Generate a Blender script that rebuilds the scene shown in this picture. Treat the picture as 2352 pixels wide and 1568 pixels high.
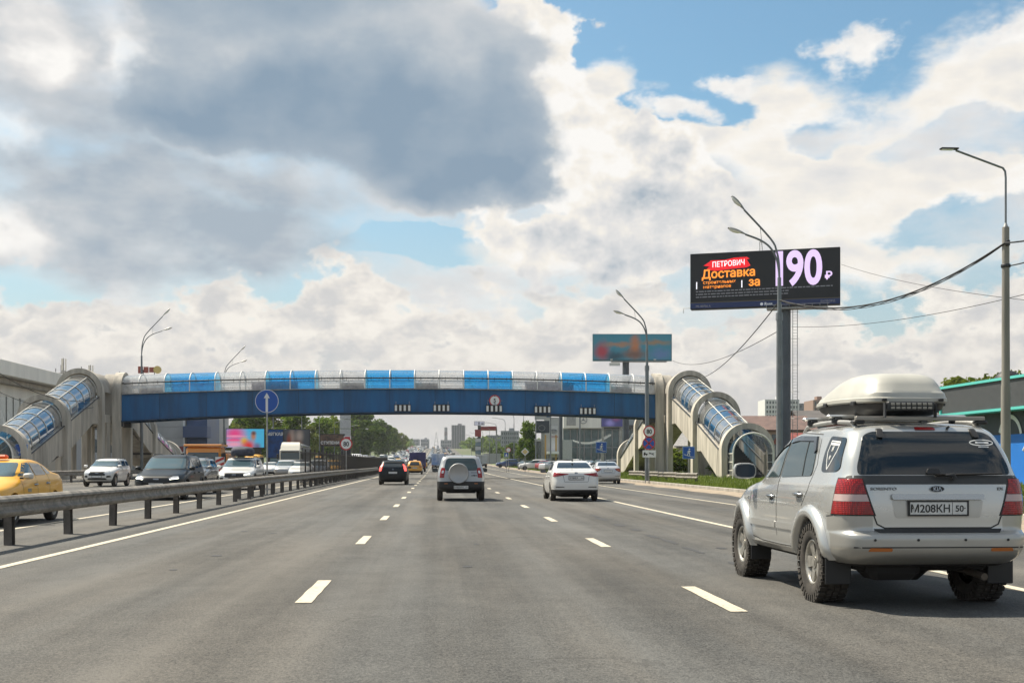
import bpy, bmesh, math, random
import numpy as np
from mathutils import Vector, Matrix
from mathutils.bvhtree import BVHTree
from mathutils.geometry import delaunay_2d_cdt

random.seed(7)
SC = bpy.context.scene
COL = SC.collection
for _o in list(bpy.data.objects):
    bpy.data.objects.remove(_o)
R = math.radians

# ------------------------------------------------------------------ camera
CAM_H = 1.35
YAW = R(3.58)
FPX, W0, H0 = 2750.0, 2352.0, 1568.0          # focal length and frame in the units used for measuring
HORIZON = 1069.0
cam = bpy.data.cameras.new('camera')
cam.sensor_width = 36.0
cam.lens = 36.0 * FPX / W0
cam.shift_y = (HORIZON - H0 / 2) / W0
cam.clip_start = 0.1
cam.clip_end = 20000
cam_ob = bpy.data.objects.new('camera', cam)
COL.objects.link(cam_ob)
cam_ob.location = (0, 0, CAM_H)
cam_ob.rotation_euler = (R(90), 0, -YAW)
SC.camera = cam_ob

# ------------------------------------------------------------------ light and colour management
SUN_DIR = Vector((-0.56, 0.40, 1.0)).normalized()      # towards the sun: ahead, to the left
SUN_EL = math.asin(SUN_DIR.z)
SUN_AZ = math.atan2(SUN_DIR.x, SUN_DIR.y)              # clockwise from +Y
SC.view_settings.view_transform = 'Standard'
SC.view_settings.look = 'None'
SC.view_settings.gamma = 1.0
SC.view_settings.exposure = 0.62
SC.render.engine = 'CYCLES'
SC.cycles.use_denoising = True
SC.cycles.max_bounces = 8
SC.cycles.transparent_max_bounces = 20
SC.cycles.volume_bounces = 0
SC.cycles.caustics_reflective = False
SC.cycles.caustics_refractive = False
SC.cycles.sample_clamp_indirect = 6.0

sun = bpy.data.lights.new('sun', 'SUN')
sun.energy = 5.0
sun.angle = R(0.6)
sun.color = (1.0, 0.91, 0.76)
sun_ob = bpy.data.objects.new('sun', sun)
COL.objects.link(sun_ob)
sun_ob.rotation_euler = (-SUN_DIR).to_track_quat('-Z', 'Y').to_euler()
sun_ob.location = (-60, 40, 110)


class NT:
    """tiny helper for node trees"""
    def __init__(s, tree):
        s.t = tree
        s.l = tree.links
    def node(s, typ, **kw):
        n = s.t.nodes.new(typ)
        for k, v in kw.items():
            setattr(n, k, v)
        return n
    def put(s, sock, v):
        if hasattr(v, 'is_output') or isinstance(v, bpy.types.NodeSocket):
            s.l.new(v, sock)
        elif v is not None:
            sock.default_value = v
    def math(s, op, a, b=None, c=None, clamp=False):
        n = s.node('ShaderNodeMath', operation=op, use_clamp=clamp)
        for i, v in enumerate((a, b, c)):
            if v is not None:
                s.put(n.inputs[i], v)
        return n.outputs[0]
    def vmath(s, op, a, b=None, out=0):
        n = s.node('ShaderNodeVectorMath', operation=op)
        s.put(n.inputs[0], a)
        if b is not None:
            s.put(n.inputs[1], b)
        return n.outputs[out]
    def noise(s, vec, scale, detail=6, rough=0.55, dist=0.0, lac=2.0, col=False):
        n = s.node('ShaderNodeTexNoise')
        s.put(n.inputs['Vector'], vec)
        n.inputs['Scale'].default_value = scale
        n.inputs['Detail'].default_value = detail
        n.inputs['Roughness'].default_value = rough
        n.inputs['Distortion'].default_value = dist
        n.inputs['Lacunarity'].default_value = lac
        return n.outputs['Color' if col else 0]
    def smooth(s, v, a, b, lo=0.0, hi=1.0, kind='SMOOTHSTEP'):
        n = s.node('ShaderNodeMapRange', interpolation_type=kind)
        s.put(n.inputs[0], v)
        n.inputs[1].default_value = a
        n.inputs[2].default_value = b
        n.inputs[3].default_value = lo
        n.inputs[4].default_value = hi
        return n.outputs[0]
    def mix(s, f, a, b, mode='MIX'):
        n = s.node('ShaderNodeMix', data_type='RGBA', blend_type=mode)
        s.put(n.inputs['Factor'], f)
        for k, v in ((6, a), (7, b)):
            if isinstance(v, (tuple, list)) and len(v) == 3:
                v = (*v, 1.0)
            s.put(n.inputs[k], v)
        return n.outputs[2]


def azel(x, y):
    u = (x - W0 / 2) / FPX
    v = (HORIZON - y) / FPX
    return YAW + math.atan(u), math.atan2(v, math.sqrt(1 + u * u))


def build_world():
    w = bpy.data.worlds.new('World')
    SC.world = w
    w.use_nodes = True
    nt = NT(w.node_tree)
    w.node_tree.nodes.clear()
    tc = nt.node('ShaderNodeTexCoord')
    d = nt.vmath('NORMALIZE', tc.outputs['Generated'])
    sp = nt.node('ShaderNodeSeparateXYZ')
    nt.put(sp.inputs[0], d)
    az = nt.math('ARCTAN2', sp.outputs[0], sp.outputs[1])
    el = nt.math('ARCSINE', sp.outputs[2])
    sky = nt.node('ShaderNodeTexSky', sky_type='NISHITA')
    sky.sun_disc = False
    sky.sun_elevation = SUN_EL
    sky.sun_rotation = SUN_AZ
    sky.air_density = 1.0
    sky.dust_density = 1.6
    sky.ozone_density = 1.2
    cb = nt.node('ShaderNodeCombineXYZ')
    nt.put(cb.inputs[0], az)
    nt.put(cb.inputs[1], nt.math('MULTIPLY', el, 1.25))
    p0 = cb.outputs[0]

    def fbm(seed, scale, detail=10, rough=0.56, shift=(0, 0), stretch=(1, 1)):
        v = nt.vmath('ADD', p0, (shift[0], shift[1], seed * 3.7))
        v = nt.vmath('MULTIPLY', v, (stretch[0], stretch[1], 1.0))
        return nt.noise(v, scale, detail, rough)

    wv = nt.vmath('SUBTRACT', nt.noise(p0, 5.5, 6, 0.54, col=True), (0.5, 0.5, 0.5))
    pw = nt.vmath('ADD', p0, nt.vmath('MULTIPLY', wv, (0.24, 0.17, 0.0)))

    def dist(x, y, rx, ry):
        a_, e_ = azel(x, y)
        q = nt.vmath('SUBTRACT', pw, (a_, e_ * 1.25, 0))
        q = nt.vmath('MULTIPLY', q, (FPX / rx, FPX / ry / 1.25, 0.0))
        return nt.math('SUBTRACT', 1.0, nt.vmath('LENGTH', q, out=1))

    def union(items):
        acc = None
        for it in items:
            m = dist(*it[:4])
            if len(it) > 4:
                m = nt.math('MULTIPLY', m, it[4])
            if acc is None:
                acc = m
            else:
                n = nt.node('ShaderNodeMath', operation='SMOOTH_MAX')
                nt.put(n.inputs[0], acc)
                nt.put(n.inputs[1], m)
                n.inputs[2].default_value = 0.25
                acc = n.outputs[0]
        return acc

    WHITE, CREAM, PALE, GREY, SLATE, DEEP = (7.2, 7.05, 6.8), (6.8, 6.5, 6.0), (5.7, 5.65, 5.6), (4.25, 4.5, 4.75), (2.9, 3.45, 4.0), (1.9, 2.6, 3.35)

    def ramp(v, stops):
        r_ = nt.node('ShaderNodeValToRGB')
        cr = r_.color_ramp
        cr.interpolation = 'LINEAR'
        while len(cr.elements) > 1:
            cr.elements.remove(cr.elements[-1])
        cr.elements[0].position = stops[0][0]
        cr.elements[0].color = (*stops[0][1], 1)
        for pos, c_ in stops[1:]:
            cr.elements.new(pos).color = (*c_, 1)
        nt.put(r_.inputs[0], v)
        return r_.outputs[0]

    def lit(seed, scale, amp, detail=10, rough=0.56, stretch=(1, 1)):
        """relief of a cloud layer and its sun-side slope"""
        f = fbm(seed, scale, detail, rough, (0, 0), stretch)
        g = fbm(seed, scale, detail, rough, (-0.010, 0.016), stretch)
        return nt.math('MULTIPLY', nt.math('SUBTRACT', f, 0.5), amp), nt.math('MULTIPLY', nt.math('SUBTRACT', g, f), amp)

    c = nt.vmath('MULTIPLY', sky.outputs[0], (0.80, 1.06, 1.04))
    hz_ = nt.smooth(el, 0.02, 0.30, 0.62, 0.0)
    c = nt.mix(hz_, c, (4.6, 4.75, 4.75))

    def over(c, D, w, shade, stops, amount=1.0):
        al = nt.smooth(D, 0.0, w)
        if amount != 1.0:
            al = nt.math('MULTIPLY', al, amount)
        return nt.mix(al, c, ramp(shade, stops))

    # broken cloud all round the sky, thinning out in the clear gap
    r1, s1 = lit(1, 3.2, 2.6, 9, 0.60, (1, 1.5))
    gap = union([(1760, 40, 600, 175), (1350, 60, 170, 160), (1000, 572, 200, 60), (110, 655, 120, 45)])
    D = nt.math('SUBTRACT', nt.math('ADD', r1, 0.22), nt.math('MULTIPLY', nt.smooth(gap, -0.25, 0.45), 1.6))
    sh = nt.math('ADD', nt.math('MULTIPLY', D, 0.28), nt.math('MULTIPLY', s1, -0.9))
    c = over(c, D, 0.55, nt.math('ADD', sh, 0.12), [(0.0, WHITE), (0.3, PALE), (0.75, GREY), (1.0, SLATE)])
    # broad bright sheet on the right
    r2, s2 = lit(2, 9.5, 2.1, 9, 0.56, (1, 1.7))
    D = nt.math('ADD', union([(1900, 330, 560, 190), (2260, 210, 330, 120), (1560, 300, 330, 110), (1390, 190, 150, 80), (1700, 560, 620, 130), (2300, 440, 300, 90)]), r2)
    cut = union([(2330, 318, 180, 36), (2240, 528, 180, 36), (1900, 285, 90, 32), (1600, 228, 110, 30)])
    D = nt.math('SUBTRACT', D, nt.math('MULTIPLY', nt.smooth(nt.math('SUBTRACT', cut, r2), -0.9, 0.9), 1.3))
    sh = nt.math('ADD', nt.math('MULTIPLY', D, 0.26), nt.math('MULTIPLY', s2, -0.7))
    c = over(c, D, 0.55, nt.math('ADD', sh, 0.04), [(0.0, WHITE), (0.22, CREAM), (0.5, PALE), (0.9, GREY)])
    # small torn clouds in the blue
    r3, s3 = lit(3, 26.0, 2.4, 8, 0.58, (1, 1.4))
    D = nt.math('ADD', union([(1948, 68, 82, 52), (1545, 215, 90, 38), (1690, 165, 90, 34), (2330, 90, 120, 34), (1262, 20, 40, 30)]), r3)
    c = over(c, D, 0.7, nt.math('ADD', nt.math('MULTIPLY', D, 0.15), nt.math('MULTIPLY', s3, -0.4)), [(0.0, WHITE), (0.5, PALE)])
    # left: pale broken cloud, bright puffs
    r4, s4 = lit(4, 9.0, 1.7, 9, 0.52, (1, 1.5))
    D = nt.math('ADD', union([(40, 150, 420, 260), (250, 500, 520, 200), (560, 560, 380, 150), (20, 540, 120, 70), (520, 430, 560, 130)]), r4)
    sh = nt.math('ADD', nt.math('MULTIPLY', D, 0.50), nt.math('MULTIPLY', s4, -0.8))
    sh = nt.math('ADD', sh, nt.math('MULTIPLY', nt.smooth(union([(600, 570, 420, 150), (330, 430, 300, 160)]), -0.3, 0.7), 0.30))
    sh = nt.math('SUBTRACT', sh, nt.math('MULTIPLY', nt.smooth(union([(40, 85, 130, 80), (305, 100, 70, 60), (20, 325, 90, 60), (30, 540, 90, 60)]), -0.3, 0.6), 0.60))
    c = over(c, D, 0.75, nt.math('ADD', sh, 0.24), [(0.0, WHITE), (0.25, PALE), (0.55, GREY), (1.0, SLATE)])
    # white tower behind the dark cloud's right edge, with its own grey folds
    r5, s5 = lit(5, 16.0, 2.2, 9, 0.56)
    D = nt.math('ADD', union([(1200, 70, 100, 150), (1235, 230, 120, 160), (1300, 380, 190, 150), (1390, 330, 140, 110), (1450, 470, 190, 140), (1330, 560, 260, 110), (1480, 590, 220, 90)]), r5)
    sh = nt.math('ADD', nt.math('MULTIPLY', D, 0.10), nt.math('MULTIPLY', s5, -1.1))
    sh = nt.math('ADD', sh, nt.math('MULTIPLY', nt.smooth(nt.math('ADD', union([(1420, 565, 300, 105), (1430, 350, 60, 80, 0.7), (1480, 500, 170, 80)]), nt.math('MULTIPLY', r5, 0.22)), -0.55, 1.0), 0.64))
    c = over(c, D, 0.20, nt.math('ADD', sh, 0.02), [(0.0, WHITE), (0.2, CREAM), (0.45, PALE), (0.8, GREY), (1.0, SLATE)])
    # the big dark cloud
    r6, s6 = lit(6, 10.0, 1.6, 9, 0.54, (1, 1.15))
    soft = fbm(7, 3.5, 4, 0.5)
    D = nt.math('ADD', union([(760, 40, 430, 260), (640, 200, 420, 170), (940, 250, 330, 200), (1110, 180, 130, 220), (1130, 395, 160, 80), (1000, 420, 190, 70), (430, 270, 200, 100)]), nt.math('MULTIPLY', r6, 0.75))
    sh = nt.math('ADD', nt.math('MULTIPLY', D, 0.52), nt.math('MULTIPLY', nt.math('SUBTRACT', soft, 0.5), 0.75))
    sh = nt.math('ADD', sh, nt.math('MULTIPLY', s6, -0.22))
    sh = nt.math('ADD', sh, nt.math('MULTIPLY', nt.smooth(union([(760, 290, 480, 120), (1080, 380, 210, 80)]), -0.5, 0.7), 0.38))
    c = over(c, D, 0.30, nt.math('ADD', sh, 0.20), [(0.0, WHITE), (0.14, PALE), (0.32, GREY), (0.56, SLATE), (0.92, DEEP)])
    # cumulus banks low down, bright heads and grey feet, all round the horizon
    for (seed, top, amp, sc, fade, k) in ((8, 0.138, 0.075, 5.0, 0.045, 1.0), (9, 0.105, 0.055, 8.0, 0.03, 1.0)):
        line = nt.math('MULTIPLY', nt.math('SUBTRACT', fbm(seed, sc * .6, 2, 0.5, stretch=(1, 0.0)), 0.5), amp * 2.2)
        r8, s8 = lit(seed + 10, sc * 3.2, amp * 2.4, 9, 0.58, (1, 1.2))
        D = nt.math('SUBTRACT', nt.math('ADD', nt.math('ADD', line, r8), top), el)
        sh = nt.math('ADD', nt.math('MULTIPLY', D, 5.5), nt.math('MULTIPLY', s8, -9.0))
        al = nt.math('MULTIPLY', nt.smooth(D, 0.0, 0.015), nt.smooth(D, 0.05, 0.14, 1.0, 0.55))
        c = nt.mix(al, c, ramp(nt.math('ADD', sh, 0.02), [(0.0, CREAM), (0.16, (6.0, 5.75, 5.4)), (0.36, (4.95, 4.9, 4.85)), (1.0, (3.9, 4.0, 4.2))]))
    # pale band low over the city
    low = nt.smooth(el, 0.0, 0.12, 0.8, 0.0)
    c = nt.mix(low, c, (4.6, 4.42, 4.25))
    bg = nt.node('ShaderNodeBackground')
    nt.put(bg.inputs[0], c)
    bg.inputs[1].default_value = 0.088
    out = nt.node('ShaderNodeOutputWorld')
    nt.l.new(bg.outputs[0], out.inputs[0])


build_world()
SC.world.cycles.sampling_method = 'MANUAL'
SC.world.cycles.sample_map_resolution = 512

# ------------------------------------------------------------------ placing
CY, SY = math.cos(YAW), math.sin(YAW)


def P(x, y, d):
    """point seen at frame position (x, y) at camera depth d, in metres"""
    u = (x - W0 / 2) / FPX
    v = (HORIZON - y) / FPX
    return Vector((d * (SY + u * CY), d * (CY - u * SY), CAM_H + d * v))


_zy = np.array([-200, 0, 30, 43, 74, 141, 243, 400, 520, 740, 1000, 1200, 1500, 9000.])
_zz = np.array([0, 0, .02, .08, .17, .30, .95, 2.2, 4.0, 9.0, 15.6, 18.6, 19.4, 19.4])
_ty = np.arange(-200, 9001, 10.0)
_tz = np.interp(_ty, _zy, _zz)
for _ in range(6):
    _tz[1:-1] = (_tz[:-2] + 2 * _tz[1:-1] + _tz[2:]) / 4


def gz(y):
    return float(np.interp(y, _ty, _tz))


# ------------------------------------------------------------------ mesh helpers
class MB:
    def __init__(s):
        s.v, s.f, s.m, s.sm = [], [], [], []
    def add(s, vs, fs, mi=0, smooth=False, M=None):
        b = len(s.v)
        for q in vs:
            q = Vector(q)
            if M is not None:
                q = M @ q
            s.v.append(tuple(q))
        for fc in fs:
            s.f.append(tuple(b + i for i in fc))
            s.m.append(mi)
            s.sm.append(smooth)
        return s
    def box(s, c, size, mi=0, M=None, taper=1.0, bev=0.0):
        x, y, z = (q / 2 for q in size)
        cx, cy, cz = c
        if bev <= 0:
            vs = []
            for zz, t in ((-z, 1.0), (z, taper)):
                for xx, yy in ((-x, -y), (x, -y), (x, y), (-x, y)):
                    vs.append((cx + xx * t, cy + yy * t, cz + zz))
            fs = [(3, 2, 1, 0), (4, 5, 6, 7), (0, 1, 5, 4), (1, 2, 6, 5), (2, 3, 7, 6), (3, 0, 4, 7)]
            return s.add(vs, fs, mi, False, M)
        b = min(bev, x * .9, y * .9, z * .9)
        rings = []
        for zz, ins in ((-z, b), (-z + b, 0), (z - b, 0), (z, b)):
            X, Y = x - ins, y - ins
            k = b if ins == 0 else 0.4 * b
            ring = [(-X + k, -Y), (X - k, -Y), (X, -Y + k), (X, Y - k), (X - k, Y), (-X + k, Y), (-X, Y - k), (-X, -Y + k)]
            rings.append([(cx + a, cy + c2, cz + zz) for a, c2 in ring])
        vs = [q for r in rings for q in r]
        fs = [tuple(reversed(range(8))), tuple(range(24, 32))]
        for i in range(3):
            for j in range(8):
                k = (j + 1) % 8
                fs.append((i * 8 + j, i * 8 + k, i * 8 + 8 + k, i * 8 + 8 + j))
        return s.add(vs, fs, mi, False, M)
    def cyl(s, p0, p1, r0, r1=None, n=12, mi=0, caps=True, smooth=True, M=None):
        r1 = r0 if r1 is None else r1
        p0, p1 = Vector(p0), Vector(p1)
        ax = (p1 - p0).normalized()
        u = ax.orthogonal().normalized()
        w = ax.cross(u)
        vs = []
        for pp, r in ((p0, r0), (p1, r1)):
            for i in range(n):
                a = 2 * math.pi * i / n
                vs.append(pp + u * (r * math.cos(a)) + w * (r * math.sin(a)))
        s.add(vs, [(i, (i + 1) % n, n + (i + 1) % n, n + i) for i in range(n)], mi, smooth, M)
        if caps:
            s.add(vs[:n], [tuple(reversed(range(n)))], mi, False, M)
            s.add(vs[n:], [tuple(range(n))], mi, False, M)
        return s
    def tube(s, pts, r, n=8, mi=0, M=None, radii=None):
        pts = [Vector(q) for q in pts]
        vs = []
        up = None
        for i, q in enumerate(pts):
            t = (pts[min(i + 1, len(pts) - 1)] - pts[max(i - 1, 0)]).normalized()
            if up is None:
                up = t.orthogonal().normalized()
            u = (up - t * up.dot(t)).normalized()
            up = u
            w = t.cross(u)
            rr = radii[i] if radii else r
            for k in range(n):
                a = 2 * math.pi * k / n
                vs.append(q + u * (rr * math.cos(a)) + w * (rr * math.sin(a)))
        fs = []
        for i in range(len(pts) - 1):
            for k in range(n):
                kk = (k + 1) % n
                fs.append((i * n + k, i * n + kk, i * n + n + kk, i * n + n + k))
        s.add(vs, fs, mi, True, M)
        s.add(vs[:n], [tuple(reversed(range(n)))], mi, False, M)
        s.add(vs[-n:], [tuple(range(n))], mi, False, M)
        return s
    def lathe(s, prof, n=32, mi=0, M=None, axis='X'):
        """prof: list of (along, radius)"""
        vs = []
        for (a, r) in prof:
            for k in range(n):
                t = 2 * math.pi * k / n
                c, q = r * math.cos(t), r * math.sin(t)
                vs.append((a, c, q) if axis == 'X' else (c, q, a))
        fs = []
        for i in range(len(prof) - 1):
            for k in range(n):
                kk = (k + 1) % n
                fs.append((i * n + k, i * n + kk, i * n + n + kk, i * n + n + k))
        return s.add(vs, fs, mi, True, M)
    def prism(s, poly, z0, z1, mi=0, M=None):
        """polygon in local xy (counter-clockwise), extruded in z"""
        n = len(poly)
        vs = [(x, y, z0) for x, y in poly] + [(x, y, z1) for x, y in poly]
        fs = [tuple(reversed(range(n))), tuple(range(n, 2 * n))]
        fs += [(i, (i + 1) % n, n + (i + 1) % n, n + i) for i in range(n)]
        return s.add(vs, fs, mi, False, M)
    def quad(s, a, b, c, d, mi=0, M=None):
        return s.add([a, b, c, d], [(0, 1, 2, 3)], mi, False, M)
    def mesh(s, name, mats):
        me = bpy.data.meshes.new(name)
        me.from_pydata(s.v, [], s.f)
        for mm in (mats if isinstance(mats, (list, tuple)) else [mats]):
            me.materials.append(mm)
        me.polygons.foreach_set('material_index', s.m)
        me.polygons.foreach_set('use_smooth', s.sm)
        me.update()
        return me
    def build(s, name, mats, parent=None, angle=None):
        me = s.mesh(name, mats)
        if angle is not None:
            me.polygons.foreach_set('use_smooth', [True] * len(me.polygons))
            me.set_sharp_from_angle(angle=R(angle))
        return link(name, me, parent)


def link(name, data, parent=None):
    o = bpy.data.objects.new(name, data)
    COL.objects.link(o)
    if parent is not None:
        o.parent = parent
    return o


def tag(o, label, cat, group=None):
    o['label'] = label
    o['category'] = cat
    if group:
        o['group'] = group
    return o


def thing(name, label, cat, loc=(0, 0, 0), rz=0.0, group=None):
    o = link(name, None)
    o.location = loc
    o.rotation_euler = (0, 0, rz)
    o.empty_display_size = 0.3
    return tag(o, label, cat, group)


def struct(o, kind='structure'):
    o['kind'] = kind
    return o


def kids(o):
    return [c for c in bpy.data.objects if c.parent == o]


def copy_tree(o, parent=None, table=None):
    if table is None:
        table = {}
        for c in bpy.data.objects:
            if c.parent:
                table.setdefault(c.parent, []).append(c)
    c = o.copy()
    COL.objects.link(c)
    c.parent = parent
    for ch in table.get(o, []):
        copy_tree(ch, c, table)
    return c


def Mloc(loc, rz=0.0, rx=0.0, ry=0.0):
    return Matrix.Translation(Vector(loc)) @ Matrix.Rotation(rz, 4, 'Z') @ Matrix.Rotation(rx, 4, 'X') @ Matrix.Rotation(ry, 4, 'Y')


_font_mesh = {}


def text_mesh(body, size, mat, bold=0.0, sx=1.0, align='CENTER', depth=0.004):
    """lettering as a thin mesh in local xy, baseline centre at the origin"""
    cu = bpy.data.curves.new('lettering', 'FONT')
    cu.body = body
    cu.size = size
    cu.align_x = align
    cu.extrude = depth
    cu.offset = bold * size
    cu.resolution_u = 6
    ob = bpy.data.objects.new('lettering', cu)
    COL.objects.link(ob)
    dg = bpy.context.evaluated_depsgraph_get()
    me = bpy.data.meshes.new_from_object(ob.evaluated_get(dg))
    bpy.data.objects.remove(ob)
    if sx != 1.0:
        for v in me.vertices:
            v.co.x *= sx
    me.materials.clear()
    me.materials.append(mat)
    return me


# ------------------------------------------------------------------ materials
MATS = {}


def mat(name, col, rough=0.6, metal=0.0, var=0.0, scale=4.0, bump=0.0, bscale=60.0, coat=0.0, spec=0.5,
        emit=0.0, dark=None, detail=5, streak=False):
    if name in MATS:
        return MATS[name]
    m = bpy.data.materials.new(name)
    m.use_nodes = True
    nt = NT(m.node_tree)
    b = m.node_tree.nodes['Principled BSDF']
    b.inputs['Roughness'].default_value = rough
    b.inputs['Metallic'].default_value = metal
    b.inputs['Specular IOR Level'].default_value = spec
    if coat:
        b.inputs['Coat Weight'].default_value = coat
        b.inputs['Coat Roughness'].default_value = 0.05
    c4 = (*col, 1.0)
    if var > 0:
        tc = nt.node('ShaderNodeTexCoord')
        vec = tc.outputs['Object']
        if streak:
            vec = nt.vmath('MULTIPLY', vec, (1.0, 1.0, 0.15))
        n = nt.noise(vec, scale, detail, 0.6)
        f = nt.smooth(n, 0.28, 0.72)
        d = dark if dark is not None else tuple(q * (1 - var) for q in col)
        l = tuple(min(1, q * (1 + var * .5)) for q in col) if dark is None else col
        c = nt.mix(f, d, l)
        nt.put(b.inputs['Base Color'], c)
        rr = nt.smooth(n, 0.2, 0.8, max(0.0, rough - 0.1), min(1, rough + 0.1), 'LINEAR')
        nt.put(b.inputs['Roughness'], rr)
        if bump > 0:
            n2 = nt.noise(tc.outputs['Object'], bscale, 4, 0.6)
            bp = nt.node('ShaderNodeBump')
            bp.inputs['Strength'].default_value = bump
            bp.inputs['Distance'].default_value = 0.02
            nt.put(bp.inputs['Height'], n2)
            nt.put(b.inputs['Normal'], bp.outputs[0])
    else:
        b.inputs['Base Color'].default_value = c4
    if emit > 0:
        b.inputs['Emission Color'].default_value = c4
        b.inputs['Emission Strength'].default_value = emit
    MATS[name] = m
    return m


def paint(name, col, metal=0.0, rough=0.38, dirt=0.35, coat=0.9, spec=0.5):
    """car paint: clear coat over colour, road dust low on the body"""
    if name in MATS:
        return MATS[name]
    m = bpy.data.materials.new(name)
    m.use_nodes = True
    nt = NT(m.node_tree)
    b = m.node_tree.nodes['Principled BSDF']
    tc = nt.node('ShaderNodeTexCoord')
    sp = nt.node('ShaderNodeSeparateXYZ')
    nt.put(sp.inputs[0], tc.outputs['Object'])
    n = nt.noise(tc.outputs['Object'], 3.0, 6, 0.65)
    low = nt.smooth(nt.math('ADD', sp.outputs[2], nt.math('MULTIPLY', n, 0.5)), 0.45, 1.25, dirt, dirt * 0.12)
    c = nt.mix(low, col, (0.22, 0.19, 0.15))
    nt.put(b.inputs['Base Color'], c)
    b.inputs['Metallic'].default_value = metal
    nt.put(b.inputs['Roughness'], nt.math('ADD', nt.math('MULTIPLY', low, 0.5), rough))
    b.inputs['Coat Weight'].default_value = coat
    b.inputs['Specular IOR Level'].default_value = spec
    b.inputs['Coat Roughness'].default_value = 0.03
    MATS[name] = m
    return m


def glass_dark(name, col=(0.012, 0.016, 0.018), rough=0.03, spec=0.6):
    return mat(name, col, rough, 0.0, spec=spec, coat=0.3)


def sheet(name, tint, gloss=0.12, diffuse=0.0, dcol=(0.8, 0.8, 0.8)):
    """clear or tinted plastic sheet: see-through, a little cloudy, shiny at grazing angles"""
    if name in MATS:
        return MATS[name]
    m = bpy.data.materials.new(name)
    m.use_nodes = True
    nt = NT(m.node_tree)
    m.node_tree.nodes.clear()
    out = nt.node('ShaderNodeOutputMaterial')
    tr = nt.node('ShaderNodeBsdfTransparent')
    tr.inputs[0].default_value = (*tint, 1)
    gl = nt.node('ShaderNodeBsdfGlossy')
    gl.inputs['Roughness'].default_value = 0.08
    tl = nt.node('ShaderNodeBsdfTranslucent')
    df = nt.node('ShaderNodeBsdfDiffuse')
    tl.inputs[0].default_value = (*dcol, 1)
    df.inputs[0].default_value = (*dcol, 1)
    md = nt.node('ShaderNodeMixShader')
    md.inputs[0].default_value = 0.4
    nt.l.new(tl.outputs[0], md.inputs[1])
    nt.l.new(df.outputs[0], md.inputs[2])
    tc = nt.node('ShaderNodeTexCoord')
    n = nt.noise(tc.outputs['Object'], 1.3, 5, 0.6)
    m1 = nt.node('ShaderNodeMixShader')
    nt.put(m1.inputs[0], nt.smooth(n, 0.25, 0.75, diffuse * 0.55, diffuse * 1.3))
    nt.l.new(tr.outputs[0], m1.inputs[1])
    nt.l.new(md.outputs[0], m1.inputs[2])
    fr = nt.node('ShaderNodeLayerWeight')
    fr.inputs[0].default_value = 0.35
    f = nt.math('MULTIPLY', fr.outputs['Facing'], 0.5)
    f = nt.math('ADD', f, gloss, clamp=True)
    m2 = nt.node('ShaderNodeMixShader')
    nt.put(m2.inputs[0], f)
    nt.l.new(m1.outputs[0], m2.inputs[1])
    nt.l.new(gl.outputs[0], m2.inputs[2])
    nt.l.new(m2.outputs[0], out.inputs[0])
    MATS[name] = m
    return m


def m_asphalt():
    m = bpy.data.materials.new('asphalt')
    m.use_nodes = True
    nt = NT(m.node_tree)
    b = m.node_tree.nodes['Principled BSDF']
    geo = nt.node('ShaderNodeNewGeometry')
    pos = geo.outputs['Position']
    sp = nt.node('ShaderNodeSeparateXYZ')
    nt.put(sp.inputs[0], pos)
    fine = nt.noise(pos, 60.0, 3, 0.75)
    fine2 = nt.noise(pos, 19.0, 4, 0.7)
    big = nt.noise(nt.vmath('MULTIPLY', pos, (1.0, 0.22, 1.0)), 0.55, 5, 0.6)
    patch = nt.noise(pos, 1.7, 5, 0.6)
    # wheel tracks run along the lanes
    tr = nt.noise(nt.vmath('MULTIPLY', pos, (1.0, 0.012, 0.0)), 1.15, 4, 0.55)
    v = nt.math('ADD', nt.math('MULTIPLY', fine, 1.05), nt.math('MULTIPLY', fine2, 0.50))
    v = nt.math('ADD', v, nt.math('MULTIPLY', big, 0.46))
    v = nt.math('ADD', v, nt.math('MULTIPLY', tr, 0.58))
    v = nt.math('ADD', v, nt.math('MULTIPLY', patch, 0.18))
    f = nt.smooth(v, 1.16, 1.58, kind='LINEAR')
    c = nt.mix(f, (0.030, 0.029, 0.0275), (0.160, 0.152, 0.138))
    tint = nt.smooth(nt.noise(nt.vmath('MULTIPLY', pos, (1.0, 0.10, 0.0)), 0.45, 4, 0.6), 0.35, 0.65)
    c = nt.mix(tint, nt.vmath('MULTIPLY', c, (0.94, 0.98, 1.02)), nt.vmath('MULTIPLY', c, (1.03, 1.0, 0.96)))
    # seams and cracks
    vo = nt.node('ShaderNodeTexVoronoi', feature='DISTANCE_TO_EDGE')
    wv = nt.vmath('ADD', nt.vmath('MULTIPLY', pos, (1.0, 0.45, 0.0)),
                  nt.vmath('MULTIPLY', nt.noise(pos, 0.9, 5, 0.7, col=True), (1.6, 1.6, 0.0)))
    nt.put(vo.inputs['Vector'], wv)
    vo.inputs['Scale'].default_value = 0.16
    cr = nt.smooth(vo.outputs['Distance'], 0.0, 0.006, 0.45, 0.0)
    cr = nt.math('MULTIPLY', cr, nt.smooth(nt.noise(pos, 0.35, 3), 0.5, 0.62))
    c = nt.mix(cr, c, (0.03, 0.028, 0.026))
    nt.put(b.inputs['Base Color'], c)
    b.inputs['Specular IOR Level'].default_value = 0.35
    nt.put(b.inputs['Roughness'], nt.smooth(fine2, 0.2, 0.8, 0.72, 0.95))
    bp = nt.node('ShaderNodeBump')
    bp.inputs['Strength'].default_value = 0.8
    bp.inputs['Distance'].default_value = 0.02
    nt.put(bp.inputs['Height'], nt.math('ADD', fine, fine2))
    nt.put(b.inputs['Normal'], bp.outputs[0])
    MATS['asphalt'] = m
    return m


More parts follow.
